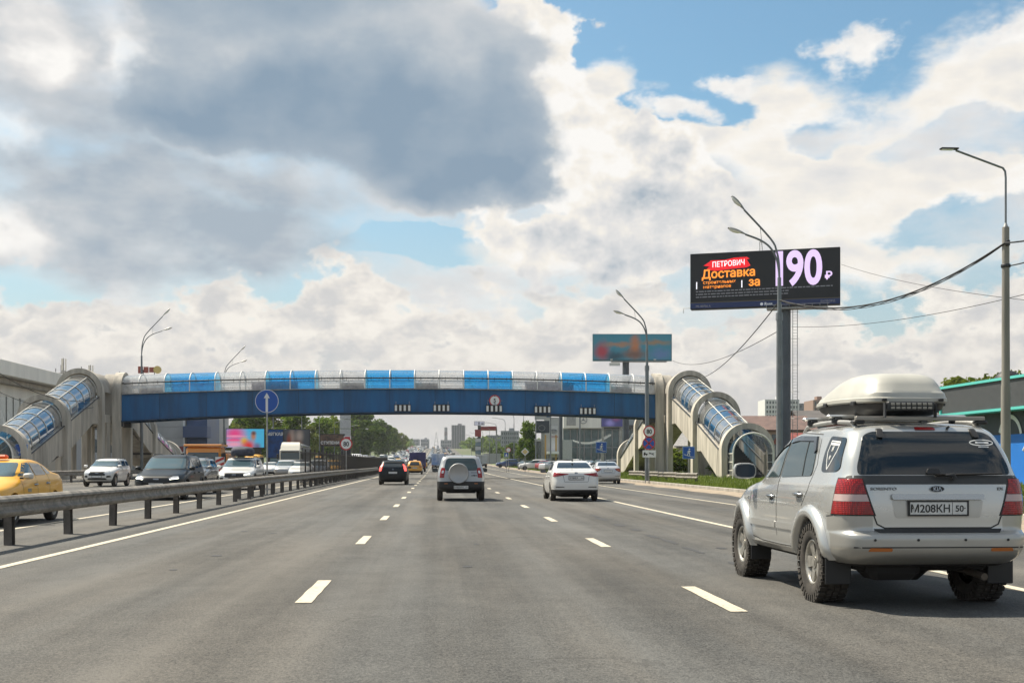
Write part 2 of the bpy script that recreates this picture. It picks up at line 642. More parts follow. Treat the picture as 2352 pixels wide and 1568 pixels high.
def m_road_paint():
    m = bpy.data.materials.new('road_paint')
    m.use_nodes = True
    nt = NT(m.node_tree)
    b = m.node_tree.nodes['Principled BSDF']
    geo = nt.node('ShaderNodeNewGeometry')
    n = nt.noise(geo.outputs['Position'], 28.0, 5, 0.7)
    n2 = nt.noise(geo.outputs['Position'], 3.0, 4, 0.6)
    f = nt.smooth(nt.math('ADD', n, nt.math('MULTIPLY', n2, 0.6)), 0.80, 1.02)
    nt.put(b.inputs['Base Color'], nt.mix(f, (0.56, 0.50, 0.385), (0.24, 0.22, 0.19)))
    b.inputs['Roughness'].default_value = 0.8
    MATS['road_paint'] = m
    return m


def m_ground():
    m = bpy.data.materials.new('ground')
    m.use_nodes = True
    nt = NT(m.node_tree)
    b = m.node_tree.nodes['Principled BSDF']
    geo = nt.node('ShaderNodeNewGeometry')
    n = nt.noise(geo.outputs['Position'], 0.05, 6, 0.65)
    n2 = nt.noise(geo.outputs['Position'], 2.2, 5, 0.7)
    c = nt.mix(nt.smooth(n, 0.4, 0.6), (0.055, 0.085, 0.022), (0.12, 0.11, 0.085))
    c = nt.mix(nt.smooth(n2, 0.35, 0.75), c, (0.085, 0.115, 0.03))
    nt.put(b.inputs['Base Color'], c)
    b.inputs['Roughness'].default_value = 0.95
    MATS['ground'] = m
    return m


M_ASPH, M_LINE, M_GROUND = m_asphalt(), m_road_paint(), m_ground()
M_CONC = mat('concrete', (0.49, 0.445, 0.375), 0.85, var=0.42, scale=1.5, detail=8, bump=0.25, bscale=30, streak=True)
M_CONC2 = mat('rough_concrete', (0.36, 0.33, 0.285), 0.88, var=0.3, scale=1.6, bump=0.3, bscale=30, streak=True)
M_STEEL = mat('galvanised_steel', (0.36, 0.355, 0.34), 0.5, 0.55, var=0.3, scale=3.0)
M_RAIL = mat('weathered_rail', (0.25, 0.225, 0.19), 0.6, 0.2, var=0.6, scale=3.5, bump=0.3, bscale=14, detail=8)
M_POST = mat('rail_post', (0.13, 0.115, 0.10), 0.7, 0.2, var=0.4, scale=4.0)
M_DARK = mat('dark_metal', (0.035, 0.037, 0.04), 0.5, 0.3)
M_BLACK = mat('black_plastic', (0.018, 0.018, 0.019), 0.55)
M_RUBBER = mat('tyre_rubber', (0.048, 0.042, 0.036), 0.9, var=0.5, scale=9)
M_WHITE = mat('white_enamel', (0.72, 0.72, 0.70), 0.45)
M_POLE = mat('painted_pole', (0.19, 0.205, 0.215), 0.5, 0.35, var=0.22, scale=2.0)
# ================================================================== the setting
def strip(xa, xb, y0, y1, step, dz, mi=0, mb=None, lift=None):
    """sheet that follows the road profile"""
    mb = mb or MB()
    ys = list(np.arange(y0, y1, step)) + [y1]
    fa = xa if callable(xa) else (lambda y: xa)
    fb = xb if callable(xb) else (lambda y: xb)
    vs, fs = [], []
    for y in ys:
        vs += [(fa(y), y, gz(y) + dz), (fb(y), y, gz(y) + dz)]
    for i in range(len(ys) - 1):
        fs.append((2 * i, 2 * i + 1, 2 * i + 3, 2 * i + 2))
    return mb.add(vs, fs, mi, True)


# terrain: one sheet out to the horizon
mb = MB()
xs = [-3500, -1200, -400, -150, -60, -27, 20, 60, 150, 400, 1200, 3500]
ys = list(range(-150, 1600, 25)) + [1900, 2500, 3500, 5000]
vs = [(x, y, gz(y) - 0.16) for y in ys for x in xs]
fs = []
for j in range(len(ys) - 1):
    for i in range(len(xs) - 1):
        a = j * len(xs) + i
        fs.append((a, a + 1, a + len(xs) + 1, a + len(xs)))
mb.add(vs, fs, 0, True)
struct(mb.build('ground', M_GROUND))

XK = 13.9          # kerb on the right
XL = -25.6         # far edge of the oncoming carriageway
road = struct(strip(XL, XK, -60, 1500, 5.0, 0.0).build('road', M_ASPH))

# painted lines
def solid(x, w, y0, y1, name='edge_line'):
    o = strip(x - w / 2, x + w / 2, y0, y1, 5.0, 0.006).build(name, M_LINE, road)
    return o


solid(-5.70, 0.15, -10, 900)
solid(6.28, 0.15, -10, 600)
solid(9.75, 0.13, -10, 300)
solid(-8.80, 0.15, -10, 900)
solid(-23.9, 0.13, -10, 300)
_dash_mesh = {}


def dash(x, y0, ln, w=0.16):
    k = round(ln, 2)
    if k not in _dash_mesh:
        d = MB()
        n = 7
        rnd = random.Random(3)
        vs = []
        for i in range(n + 1):
            yy = -ln / 2 + ln * i / n
            j = 0.006
            vs += [(-w / 2 + rnd.uniform(-j, j), yy, 0), (w / 2 + rnd.uniform(-j, j), yy, 0)]
        d.add(vs, [(2 * i, 2 * i + 1, 2 * i + 3, 2 * i + 2) for i in range(n)])
        _dash_mesh[k] = d.mesh('lane_dash', M_LINE)
    o = link('lane_dash', _dash_mesh[k], road)
    y = y0 + ln / 2
    o.location = (x, y, gz(y) + 0.006)
    o.rotation_euler = (math.atan2(gz(y0 + ln) - gz(y0), ln), 0, 0)


for i in range(-1, 36):
    dash(-1.30, 11.75 + 8.6 * i, 2.25)
    dash(2.76, 10.80 + 8.6 * i, 2.25)
for i in range(2, 22):
    for x in (-12.55, -16.3, -20.05):
        dash(x, 9.0 + 8.6 * i, 2.25)

# short worn strips of hatching on the right, and a patched seam in the lane
M_SEAM = mat('bitumen_seam', (0.042, 0.041, 0.040), 0.7, var=0.3, scale=8)
rs = random.Random(5)
for i in range(9):
    y0 = 13.5 + i * 2.1 + rs.uniform(-.3, .3)
    x0 = 4.05 + rs.uniform(-.04, .04)
    q = MB()
    L, w = rs.uniform(.7, 1.9), rs.uniform(.10, .2)
    vs = []
    for k in range(7):
        t = k / 6
        ww = w * (0.35 + 0.65 * math.sin(math.pi * (0.12 + 0.76 * t))) * rs.uniform(.75, 1.2)
        vs += [(-ww / 2, L * t, 0), (ww / 2, L * t, 0)]
    q.add(vs, [(2 * k, 2 * k + 1, 2 * k + 3, 2 * k + 2) for k in range(6)])
    o = q.build('bitumen_patch', M_SEAM, road)
    o.location = (x0, y0, gz(y0) + 0.004)

M_OIL = mat('oil_stain', (0.035, 0.034, 0.033), 0.6, var=0.4, scale=6)
for i in range(14):
    y0 = rs.uniform(14, 46)
    x0 = rs.choice((.75, .75, .75, 4.5, -3.4)) + rs.uniform(-.5, .5)
    q = MB()
    r_ = rs.uniform(.03, .09)
    q.add([(r_ * rs.uniform(.6, 1.2) * math.cos(a), r_ * rs.uniform(1.2, 2.6) * math.sin(a), 0) for a in np.linspace(0, 2 * math.pi, 13)[:-1]], [tuple(range(12))])
    o = q.build('oil_spot', M_OIL, road)
    o.location = (x0, y0, gz(y0) + 0.004)
# sandy gutter along the kerb, then the kerb stones
M_SAND = mat('gutter_sand', (0.33, 0.265, 0.195), 0.95, var=0.3, scale=1.5, bump=0.3)
rw = np.random.RandomState(2)
_gx = np.convolve(rw.uniform(-.5, .5, 420), np.ones(3) / 3, 'same')
struct(strip(lambda y: XK - 1.0 + float(np.interp(y, np.arange(420) * 1.5 - 10, _gx)) - max(0, min(1.2, (90 - y) * .02)), XK, 5, 420, 1.5, 0.005)
       .build('gutter', M_SAND))
kerb = struct(link('kerb', None))
kst = MB().box((0, 0, 0.03), (0.2, 1.94, 0.26), bev=0.02).mesh('kerb_stone', M_CONC2)
y = 20.0
while y < 330:
    o = link('kerb_stone', kst, kerb)
    o.location = (XK + 0.1, y, gz(y))
    o.rotation_euler = (math.atan2(gz(y + 1) - gz(y - 1), 2), 0, rs.uniform(-.006, .006))
    y += 1.97

# grassy verge on the right with a low bank
M_TURF = mat('turf', (0.105, 0.16, 0.03), 0.95, var=0.55, scale=0.9, bump=0.5, bscale=8, dark=(0.09, 0.085, 0.035))


def verge_z(x, y):
    t = max(0.0, min(1.0, (x - XK - .2) / 3.0))
    return gz(y) + 0.12 + 0.16 * t + 0.05 * math.sin(x * 1.3 + y * .7) * t


mb = MB()
xs = [14.1, 14.6, 15.4, 16.5, 18, 20, 22, 24, 26, 28.5]
ys = list(np.arange(15, 340, 2.5))
mb.add([(x, y, verge_z(x, y)) for y in ys for x in xs],
       [(j * len(xs) + i, j * len(xs) + i + 1, (j + 1) * len(xs) + i + 1, (j + 1) * len(xs) + i)
        for j in range(len(ys) - 1) for i in range(len(xs) - 1)], 0, True)
struct(mb.build('verge', M_TURF))

# grass blades
def m_leaf(name, c1, c2, scale=1.5, trans=0.35):
    m = bpy.data.materials.new(name)
    m.use_nodes = True
    nt = NT(m.node_tree)
    m.node_tree.nodes.clear()
    out = nt.node('ShaderNodeOutputMaterial')
    geo = nt.node('ShaderNodeNewGeometry')
    tc = nt.node('ShaderNodeTexCoord')
    n = nt.noise(tc.outputs['Object'], scale, 3, 0.6)
    r = geo.outputs['Random Per Island']
    f = nt.math('ADD', nt.math('MULTIPLY', n, 0.7), nt.math('MULTIPLY', r, 0.5))
    c = nt.mix(nt.smooth(f, 0.3, 0.9), c1, c2)
    d = nt.node('ShaderNodeBsdfDiffuse')
    t = nt.node('ShaderNodeBsdfTranslucent')
    nt.put(d.inputs[0], c)
    nt.put(t.inputs[0], nt.mix(0.5, c, (0.20, 0.26, 0.04)))
    mx = nt.node('ShaderNodeMixShader')
    mx.inputs[0].default_value = trans
    nt.l.new(d.outputs[0], mx.inputs[1])
    nt.l.new(t.outputs[0], mx.inputs[2])
    nt.l.new(mx.outputs[0], out.inputs[0])
    MATS[name] = m
    return m


M_GRASS = m_leaf('grass_blades', (0.075, 0.12, 0.02), (0.20, 0.24, 0.06), 0.4)
rg = np.random.RandomState(11)
gv, gf = [], []
for k in range(48000):
    y = 26 + 210 * rg.rand() ** 1.6
    x = XK + 0.25 + 13.5 * rg.rand() ** 1.7
    if 19.6 < x < 24.2 and 81 < y < 130:
        continue
    z = verge_z(x, y) - 0.02
    h = rg.uniform(.12, .40) * (1.25 if rg.rand() < .15 else .8)
    a = rg.uniform(0, 6.283)
    w = rg.uniform(.015, .035)
    lx, ly = rg.uniform(-.15, .15, 2)
    b = len(gv)
    c, s_ = math.cos(a) * w, math.sin(a) * w
    gv += [(x - c, y - s_, z), (x + c, y + s_, z), (x + lx, y + ly, z + h)]
    gf.append((b, b + 1, b + 2))
me = bpy.data.meshes.new('grass')
me.from_pydata(gv, [], gf)
me.materials.append(M_GRASS)
o = link('grass', me)
o['kind'] = 'stuff'
o['label'] = 'tufted green roadside grass on the bank beside the kerb'
o['category'] = 'grass'

# forecourt of the dealerships on the right, pavement on the left
M_LOT = mat('forecourt_asphalt', (0.16, 0.155, 0.145), 0.9, var=0.25, scale=0.4)
struct(strip(28.5, 75, 15, 420, 5, 0.10).build('forecourt', M_LOT))
struct(strip(-60, XL - 0.35, 20, 420, 5, 0.02).build('pavement', M_LOT))
mb = MB()
struct(strip(XL - 0.35, XL, -20, 420, 5, 0.14, mb=mb).add([], []).build('pavement_kerb', M_CONC2))

# ------------------------------------------------------------------ guard rails
def wbeam(L):
    """box-folded rail section, L metres long, centred, running along y"""
    prof = [(-.03, -.175), (.0, -.17), (.06, -.13), (.07, -.09), (.015, -.05), (.0, 0.0), (.015, .05), (.07, .09), (.06, .13), (.0, .17), (-.05, .178),
            (-.05, .165), (-.012, .158), (.045, .12), (.05, .095), (-.005, .05), (-.02, 0), (-.005, -.05), (.05, -.095), (.045, -.12), (-.012, -.158)]
    n = len(prof)
    vs = [(x, -L / 2, z) for x, z in prof] + [(x, L / 2, z) for x, z in prof]
    fs = [(i, n + i, n + (i + 1) % n, (i + 1) % n) for i in range(n)]
    m = MB()
    m.add(vs, fs, 0, False)
    m.add(vs[:n], [tuple(range(n))])
    m.add(vs[n:], [tuple(reversed(range(n)))])
    return m


def guard_rail(x, y0, y1, side, label, spacing=3.2, zc=0.66, seg=6.4, both=False, group=None):
    t = thing('guard_rail', label, 'guard rail', (x, y0, gz(y0)), 0, group)
    rm = wbeam(seg + 0.12)
    for k in range(1, 5):                           # bolt heads at the lap
        rm.cyl((0.0, -seg / 2 + .05 * k, .06 if k % 2 else -.06), (0.03, -seg / 2 + .05 * k, .06 if k % 2 else -.06), .014, n=6)
    rmesh = rm.mesh('rail', M_RAIL)
    pm = MB()
    pm.box((0, 0, 0.30), (0.02, 0.17, 0.98))
    pm.box((0.06, 0.08, 0.30), (0.12, 0.012, 0.98))
    pm.box((0.06, -0.08, 0.30), (0.12, 0.012, 0.98))
    pm.box((0.11 * 1, 0, 0.66), (0.10, 0.12, 0.22))
    pmesh = pm.mesh('post', M_POST)
    rr = random.Random(int(abs(x) * 10))
    y = y0
    while y < y1:
        o = link('post', pmesh, t)
        o.location = (-0.17 * side, y - y0, gz(y) - gz(y0) + rr.uniform(-.012, .012))
        o.rotation_euler = (rr.uniform(-.015, .015), rr.uniform(-.02, .02), 0 if side > 0 else math.pi)
        y += spacing
    y = y0 + seg / 2 - 1.0
    while y < y1:
        o = link('rail', rmesh, t)
        o.location = (0.04 * side + rr.uniform(-.006, .006), y - y0, gz(y) - gz(y0) + zc)
        o.rotation_euler = (math.atan2(gz(y + 3) - gz(y - 3), 6), 0, 0 if side > 0 else math.pi)
        y += seg
    return t


guard_rail(-7.02, 7.7, 300, 1, 'weathered grey steel guard rail on the median facing our lanes')
guard_rail(-7.62, 46.0, 300, -1, 'second grey steel guard rail on the median, on its oncoming side')
guard_rail(-25.1, 62, 190, 1, 'dark steel guard rail along the pavement in front of the concrete stair arches', 3.2)
guard_rail(14.75, 68, 92, -1, 'pale short guard rail on the grass beside the right-hand stairway signs', 3.0, 0.60, 6.0)
guard_rail(15.2, 128, 215, -1, 'long guard rail on the grass verge beyond the footbridge', 3.0, 0.60, 6.0)

# tall bar fence on the median
t = thing('median_fence', 'tall dark bar fence standing on the median beyond the arrow sign', 'fence', (-7.32, 66, gz(66)))
fm = MB()
for i in range(9):
    fm.box((0, -1.2 + 0.30 * i, 1.05), (0.02, 0.03, 1.85))
fm.box((0, 0, 1.95), (0.04, 2.5, 0.05))
fm.box((0, 0, 0.35), (0.04, 2.5, 0.05))
M_FENCE = mat('brown_fence', (0.060, 0.050, 0.042), 0.7, var=0.3)
fmesh = fm.mesh('fence_panel', M_FENCE)
fpost = MB().box((0, 0, 1.05), (0.08, 0.08, 2.15)).mesh('fence_post', M_FENCE)
for i in range(44):
    y = 66 + 2.56 * i
    o = link('fence_panel', fmesh, t)
    o.location = (0, 2.56 * i, gz(y) - gz(66))
    o = link('fence_post', fpost, t)
    o.location = (0, 2.56 * i + 1.28, gz(y) - gz(66))
# ================================================================== the footbridge
YB = 107.2                       # centre line of the span
XBL, XBR = -28.0, 19.7
M_BLUE = mat('blue_steel', (0.003, 0.098, 0.255), 0.5, 0.0, var=0.38, scale=0.9, streak=True)
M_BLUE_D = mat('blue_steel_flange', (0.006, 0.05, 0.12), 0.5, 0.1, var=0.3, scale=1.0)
M_RIB = mat('white_rib', (0.75, 0.74, 0.70), 0.45, var=0.1)
M_CLEAR = sheet('clear_sheet', (0.93, 0.93, 0.93), 0.08, 0.42, (0.82, 0.81, 0.80))
M_BLUES = sheet('blue_sheet', (0.22, 0.70, 0.97), 0.05, 0.40, (0.05, 0.50, 0.95))
M_CLEAR2 = sheet('smoky_sheet', (0.72, 0.75, 0.78), 0.30, 0.55, (0.70, 0.70, 0.69))
M_BLUE2 = sheet('blue_vault_sheet', (0.12, 0.36, 0.66), 0.26, 0.55, (0.07, 0.29, 0.56))


def camber(x):
    t = (x - XBL) / (XBR - XBL)
    return 4 * t * (1 - t)


def g_top(x):
    t = (x - XBL) / (XBR - XBL)
    return 7.45 + 0.22 * t + 0.50 * camber(x)


def g_bot(x):
    t = (x - XBL) / (XBR - XBL)
    return 5.18 + 0.42 * t + 0.68 * camber(x)


bridge = thing('footbridge', 'blue steel footbridge with a glazed blue and clear tube spanning the whole road', 'footbridge', (-4, YB, 0))
BO = Vector((-4, YB, 0))
NB = 22
bx = [XBL + (XBR - XBL) * i / NB for i in range(NB + 1)]


def bpart(mb, name, m, parent=bridge, angle=None):
    M = Matrix.Translation(-BO)
    mb.v = [tuple(M @ Vector(q)) for q in mb.v]
    return mb.build(name, m, parent, angle)


fx = list(np.linspace(XBL, XBR, 45))
for s in (-1, 1):
    y = YB + s * 1.55
    mb = MB()
    for i in range(44):
        a, b = fx[i], fx[i + 1]
        y0, y1 = y - .02, y + .02
        vs = [(a, y0, g_bot(a)), (b, y0, g_bot(b)), (b, y0, g_top(b)), (a, y0, g_top(a)),
              (a, y1, g_bot(a)), (b, y1, g_bot(b)), (b, y1, g_top(b)), (a, y1, g_top(a))]
        mb.add(vs, [(0, 1, 2, 3), (5, 4, 7, 6)], 0, True)
    web = bpart(mb, 'girder', M_BLUE)
    for nm, fz, wd, th, m in (('bottom_flange', g_bot, .50, .10, M_BLUE_D), ('top_flange', g_top, .46, .07, M_STEEL)):
        mb = MB()
        for i in range(44):
            a, b = fx[i], fx[i + 1]
            lo = -th if nm[0] == 'b' else 0.0
            vs = [(q, yy, fz(q) + lo + h) for h in (0, th) for q, yy in ((a, y - wd / 2), (b, y - wd / 2), (b, y + wd / 2), (a, y + wd / 2))]
            mb.add(vs, [(3, 2, 1, 0), (4, 5, 6, 7), (0, 1, 5, 4), (2, 3, 7, 6)], 0, True)
        bpart(mb, nm, m, bridge)
    for i in range(1, 12):                          # faint vertical site joints on the web
        x = XBL + (XBR - XBL) * i / 12
        mb = MB().box((x, y + s * .028, (g_top(x) + g_bot(x)) / 2), (.05, .012, g_top(x) - g_bot(x) - .02))
        bpart(mb, 'stiffener', M_BLUE_D)
# deck slab
mb = MB()
for i in range(44):
    a, b = fx[i], fx[i + 1]
    vs = [(q, yy, g_bot(q) + .35 + h) for h in (0, .2) for q, yy in ((a, YB - 1.5), (b, YB - 1.5), (b, YB + 1.5), (a, YB + 1.5))]
    mb.add(vs, [(3, 2, 1, 0), (4, 5, 6, 7)], 0)
bpart(mb, 'deck', M_CONC2)
# white paint line under the top flange, on the near face
HALF, WALL, RISE = 1.48, 0.80, 0.92


def tube_profile(n=14, grow=0.0):
    pts = [(-HALF - grow, 0.0)]
    for i in range(n + 1):
        a = math.pi * i / n
        pts.append((-(HALF + grow) * math.cos(a), WALL + (RISE + grow) * math.sin(a)))
    pts.append((HALF + grow, 0.0))
    return pts


prof = tube_profile()
BLUE_BAYS = {2, 3, 6, 7, 10, 11, 14, 15, 18, 19}
for i in range(NB):
    a, b = bx[i] + .03, bx[i + 1] - .03
    mb = MB()
    vs = []
    for q in (a, b):
        for (yy, zz) in prof:
            vs.append((q, YB + yy, g_top(q) + .07 + zz))
    n = len(prof)
    mb.add(vs, [(k, k + 1, n + k + 1, n + k) for k in range(n - 1)], 0, True)
    bpart(mb, 'glazing_panel', M_BLUES if i in BLUE_BAYS else M_CLEAR)
for i in range(NB + 1):
    q = bx[i]
    mb = MB()
    mb.tube([(q, YB + yy, g_top(q) + .07 + zz) for yy, zz in tube_profile(14, 0.03)], 0.055, 6)
    bpart(mb, 'rib', M_RIB)
for s in (-1, 1):
    mb = MB()
    mb.tube([(q, YB + s * (HALF + .05), g_top(q) + .07 + 0.92) for q in fx], 0.06, 6)
    for i in range(NB * 2):
        q = XBL + (XBR - XBL) * (i + .5) / (NB * 2)
        mb.cyl((q, YB + s * (HALF + .05), g_top(q) + .80), (q, YB + s * (HALF + .05), g_top(q) + 1.12), .018, n=5)
    bpart(mb, 'handrail', M_DARK)
    mb = MB().tube([(q, YB + s * (HALF - .2), g_top(q) + .32) for q in fx], 0.03, 5)
    bpart(mb, 'inner_rail', M_STEEL)
# advert boards and electrical cabinets seen through the glazing
M_ADV = mat('advert_back', (0.30, 0.28, 0.28), 0.8, var=0.3, scale=1.5)
M_ADV2 = mat('advert_violet', (0.33, 0.30, 0.38), 0.8, var=0.35, scale=2.0, dark=(0.55, 0.5, 0.52))
for (i0, i1, h, m) in ((1.0, 1.95, .42, M_ADV), (5.45, 7.3, .62, M_ADV2), (9.0, 9.95, .50, M_ADV), (12.0, 12.95, .48, M_ADV), (16.5, 18.5, .75, M_ADV2), (20.0, 20.9, .5, M_ADV)):
    w = (XBR - XBL) / NB
    x0, x1 = XBL + i0 * w, XBL + i1 * w
    mb = MB()
    for k in range(6):
        a, b = x0 + (x1 - x0) * k / 6, x0 + (x1 - x0) * (k + 1) / 6
        vs = [(q, YB - HALF + .10 + dd, g_top(q) + .1 + zz) for dd in (0, .04) for q, zz in ((a, 0), (b, 0), (b, h), (a, h))]
        mb.add(vs, [(0, 1, 2, 3), (7, 6, 5, 4), (3, 2, 6, 7)])
    for k in range(4):
        q = x0 + (x1 - x0) * (k + .5) / 4
        mb.box((q, YB - HALF + .09, g_top(q) + .1 + h / 2), (.04, .03, h))
    bpart(mb, 'advert_board', m)
# ceiling luminaires of the tube
for i in range(0, NB, 3):
    q = (bx[i] + bx[i + 1]) / 2
    mb = MB().box((q, YB - .5, g_top(q) + 1.58), (.7, .16, .07), bev=.02)
    bpart(mb, 'ceiling_light', M_WHITE)
# bearings
for x in (XBL + .5, XBR - .5):
    for s in (-1, 1):
        bpart(MB().box((x, YB + s * 1.4, g_bot(x) - .28), (.7, .5, .4), bev=.03), 'bearing', M_DARK)


# ------------------------------------------------------------------ stairways
RO, RI = 1.92, 1.50


def arch_ring(zc, zg, depth, n=20, ro=RO, ri=RI):
    """portal frame in the xz plane, centred on y=0, legs down to the ground"""
    o = [(ro, zg)] + [(ro * math.cos(math.pi * i / n), zc + ro * math.sin(math.pi * i / n)) for i in range(n + 1)] + [(-ro, zg)]
    i_ = [(ri, zg)] + [(ri * math.cos(math.pi * i / n), zc + ri * math.sin(math.pi * i / n)) for i in range(n + 1)] + [(-ri, zg)]
    k = len(o)
    vs = []
    for y in (-depth / 2, depth / 2):
        vs += [(x, y, z) for x, z in o] + [(x, y, z) for x, z in i_]
    m = MB()
    fs, sm = [], []
    for j in range(k - 1):
        fs.append((j + 1, j, k + j, k + j + 1))                        # front face
        fs.append((2 * k + j, 2 * k + j + 1, 3 * k + j + 1, 3 * k + j))    # back face
    m.add(vs, fs, 0, False)
    m.add(vs, [(j, j + 1, 2 * k + j + 1, 2 * k + j) for j in range(k - 1)], 0, True)
    m.add(vs, [(k + j + 1, k + j, 3 * k + j, 3 * k + j + 1) for j in range(k - 1)], 0, True)
    return m


def bevel(o, w=0.05, seg=2):
    md = o.modifiers.new('bevel', 'BEVEL')
    md.width = w
    md.segments = seg
    md.limit_method = 'ANGLE'
    md.angle_limit = R(50)
    return o


M_TREAD = mat('stair_tread', (0.10, 0.098, 0.095), 0.8, var=0.2)
M_FRAME = mat('pale_frame', (0.66, 0.64, 0.58), 0.5, var=0.1)


def stairway(xc, sy, tops, ys, flights, label, portal_side, zg, entry=True):
    """descends along sy (-1 towards the camera). tops: heights of the three ring crowns, ys: their distances from the span"""
    t = thing('stairway', label, 'stairway', (xc, YB, zg))
    zs = [a - RO - zg for a in tops]
    yy = [sy * q for q in ys]
    for k in range(3):
        o = arch_ring(zs[k], -0.6, 0.85).build('arch', M_CONC, t)
        o.location = (0, yy[k], 0)
        # welded: smooth outlines
        bevel(o, 0.04)
    # portal of the span, turned to the road
    if sy < 0:
        o = arch_ring(zs[0] + .03, -0.6, 0.75).build('arch', M_CONC, t)
        o.location = (portal_side * 2.25, 0, 0)
        o.rotation_euler = (0, 0, R(90))
        bevel(o, 0.04)
    # concrete vault joining portal and top ring
    m = MB()
    n = 16
    r = RO - .12
    for _ in (0,):
        a0, a1 = (sy * -1.7 if sy < 0 else 1.72), yy[0] - sy * .35
        pr = [(r, -0.6)] + [(r * math.cos(math.pi * i / n), zs[0] + r * math.sin(math.pi * i / n)) for i in range(n + 1)] + [(-r, -0.6)]
        k = len(pr)
        vs = [(x, a0, z) for x, z in pr] + [(x, a1, z) for x, z in pr]
        f = [(j, j + 1, k + j + 1, k + j) for j in range(1, k - 2)]
        m.add(vs[1:k - 1] + vs[k + 1:2 * k - 1], [(j, j + 1, k - 2 + j + 1, k - 2 + j) for j in range(k - 3)] + [tuple(range(k - 2))], 0, True)
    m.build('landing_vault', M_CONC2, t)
    m = MB()
    pr = [(r, zs[0] - 1.9)] + [(r * math.cos(math.pi * i / n), zs[0] + r * math.sin(math.pi * i / n)) for i in range(n + 1)] + [(-r, zs[0] - 1.9)]
    k = len(pr)
    x0, x1 = portal_side * 1.0, portal_side * 2.3
    vs = [(x0, y_, z) for y_, z in pr] + [(x1, y_, z) for y_, z in pr]
    m.add(vs, [(j, j + 1, k + j + 1, k + j) for j in range(k - 1)], 0, True)
    if sy < 0:
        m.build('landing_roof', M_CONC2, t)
    # cross wall and cap under the landing
    for s in (-1, 1):
        m = MB().box((s * 1.45, yy[0] * .5 - .1 * sy, (zs[0] - 2.2) / 2 - .5), (.55, 1.1, zs[0] - 2.2 + .9), bev=.05)
        m.build('pier', M_CONC, t)
    MB().box((0, yy[0] * .5 + sy * .22, zs[0] - 2.25), (3.5, abs(yy[0]) + .4, .75), bev=.06).build('landing_slab', M_CONC, t)
    zf = lambda y: float(np.interp(abs(y), [abs(q) for q in yy], zs))
    # flights
    for k in range(2):
        ya, yb = yy[k] + sy * .42, yy[k + 1] - sy * .42
        za, zb = zf(ya), zf(yb)
        cols, ribs = flights[k]
        nb = len(cols)
        n = 14
        rv = 1.42
        for i in range(nb):
            q0, q1 = i / nb, (i + 1) / nb
            m = MB()
            vs = []
            for q in (q0 + .006, q1 - .006):
                y_, z_ = ya + (yb - ya) * q, za + (zb - za) * q
                vs.append((rv, y_, z_ - .42))
                for j in range(n + 1):
                    a = math.pi * j / n
                    vs.append((rv * math.cos(a), y_, z_ + rv * math.sin(a)))
                vs.append((-rv, y_, z_ - .42))
            kk = n + 3
            m.add(vs, [(j, j + 1, kk + j + 1, kk + j) for j in range(kk - 1)], 0, True)
            m.build('glazing_panel', M_BLUE2 if cols[i] == 'b' else M_CLEAR2, t)
        for i in range(nb + 1):
            q = i / nb
            y_, z_ = ya + (yb - ya) * q, za + (zb - za) * q
            m = MB().tube([(1.45 * math.cos(math.pi * j / 16), y_, z_ + 1.45 * math.sin(math.pi * j / 16)) for j in range(17)], .030, 6)
            m.build('rib', M_FRAME, t)
        for a in (62, 118):
            c, s_ = math.cos(R(a)) * 1.46, math.sin(R(a)) * 1.46
            MB().tube([(c, ya, za + s_), (c, yb, zb + s_)], .036, 6).build('purlin', M_FRAME, t)
        for s in (-1, 1):
            x0, x1 = s * 1.36, s * 1.62
            lo = -2.25
            m = MB()
            # concrete stringer wall, its foot stepping down to the next arch
            poly = [(ya, za - .42), (yb, zb - .42), (yb, zb - 2.35), (yb - sy * 1.3, zb - 2.2), (ya + sy * 1.6, za - 2.65), (ya, za - 2.65)]
            vs = [(x0, y_, z_) for y_, z_ in poly] + [(x1, y_, z_) for y_, z_ in poly]
            f = [(0, 1, 2, 3, 4, 5), (11, 10, 9, 8, 7, 6)] + [(i, (i + 1) % 6, 6 + (i + 1) % 6, 6 + i) for i in range(6)]
            m.add(vs, f)
            m.build('stringer', M_CONC, t)
            MB().tube([(s * 1.66, ya, za - .36), (s * 1.66, yb, zb - .36)], .055, 6).build('gutter_pipe', M_DARK, t)
            MB().tube([(s * 1.15, ya, za - .75), (s * 1.15, yb, zb - .75)], .035, 6).build('handrail', M_STEEL, t)
        # soffit slab and steps
        m = MB()
        vs = [(x, y_, z_) for y_, z_ in ((ya, za - 2.3), (yb, zb - 2.0), (yb, zb - 2.3), (ya, za - 2.6)) for x in (-1.36, 1.36)]
        m.add(vs, [(0, 2, 3, 1), (4, 6, 7, 5), (2, 4, 5, 3), (0, 1, 7, 6)])
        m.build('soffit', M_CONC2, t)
        ns = max(6, int(abs(za - zb) / .15))
        sm_ = MB().box((0, 0, 0), (2.7, abs(yb - ya) / ns + .03, .2)).mesh('tread', M_TREAD)
        for i in range(ns):
            q = (i + .5) / ns
            o = link('tread', sm_, t)
            o.location = (0, ya + (yb - ya) * q, za + (zb - za) * q - 2.02)
    if entry:
        ye0, ye1 = yy[2] + sy * .40, yy[2] + sy * 1.75
        zc = zs[2] - .25
        n = 14
        for (a0, a1, mm) in ((0, n // 2 - 1, M_CLEAR2), (n // 2 - 1, n, M_BLUE2)):
            m = MB()
            vs = []
            for y_ in (ye0, ye1):
                for j in range(a0, a1 + 1):
                    a = math.pi * j / n
                    vs.append((1.40 * math.cos(a), y_, zc + 1.40 * math.sin(a)))
            kk = a1 - a0 + 1
            m.add(vs, [(j, j + 1, kk + j + 1, kk + j) for j in range(kk - 1)], 0, True)
            m.build('glazing_panel', mm, t)
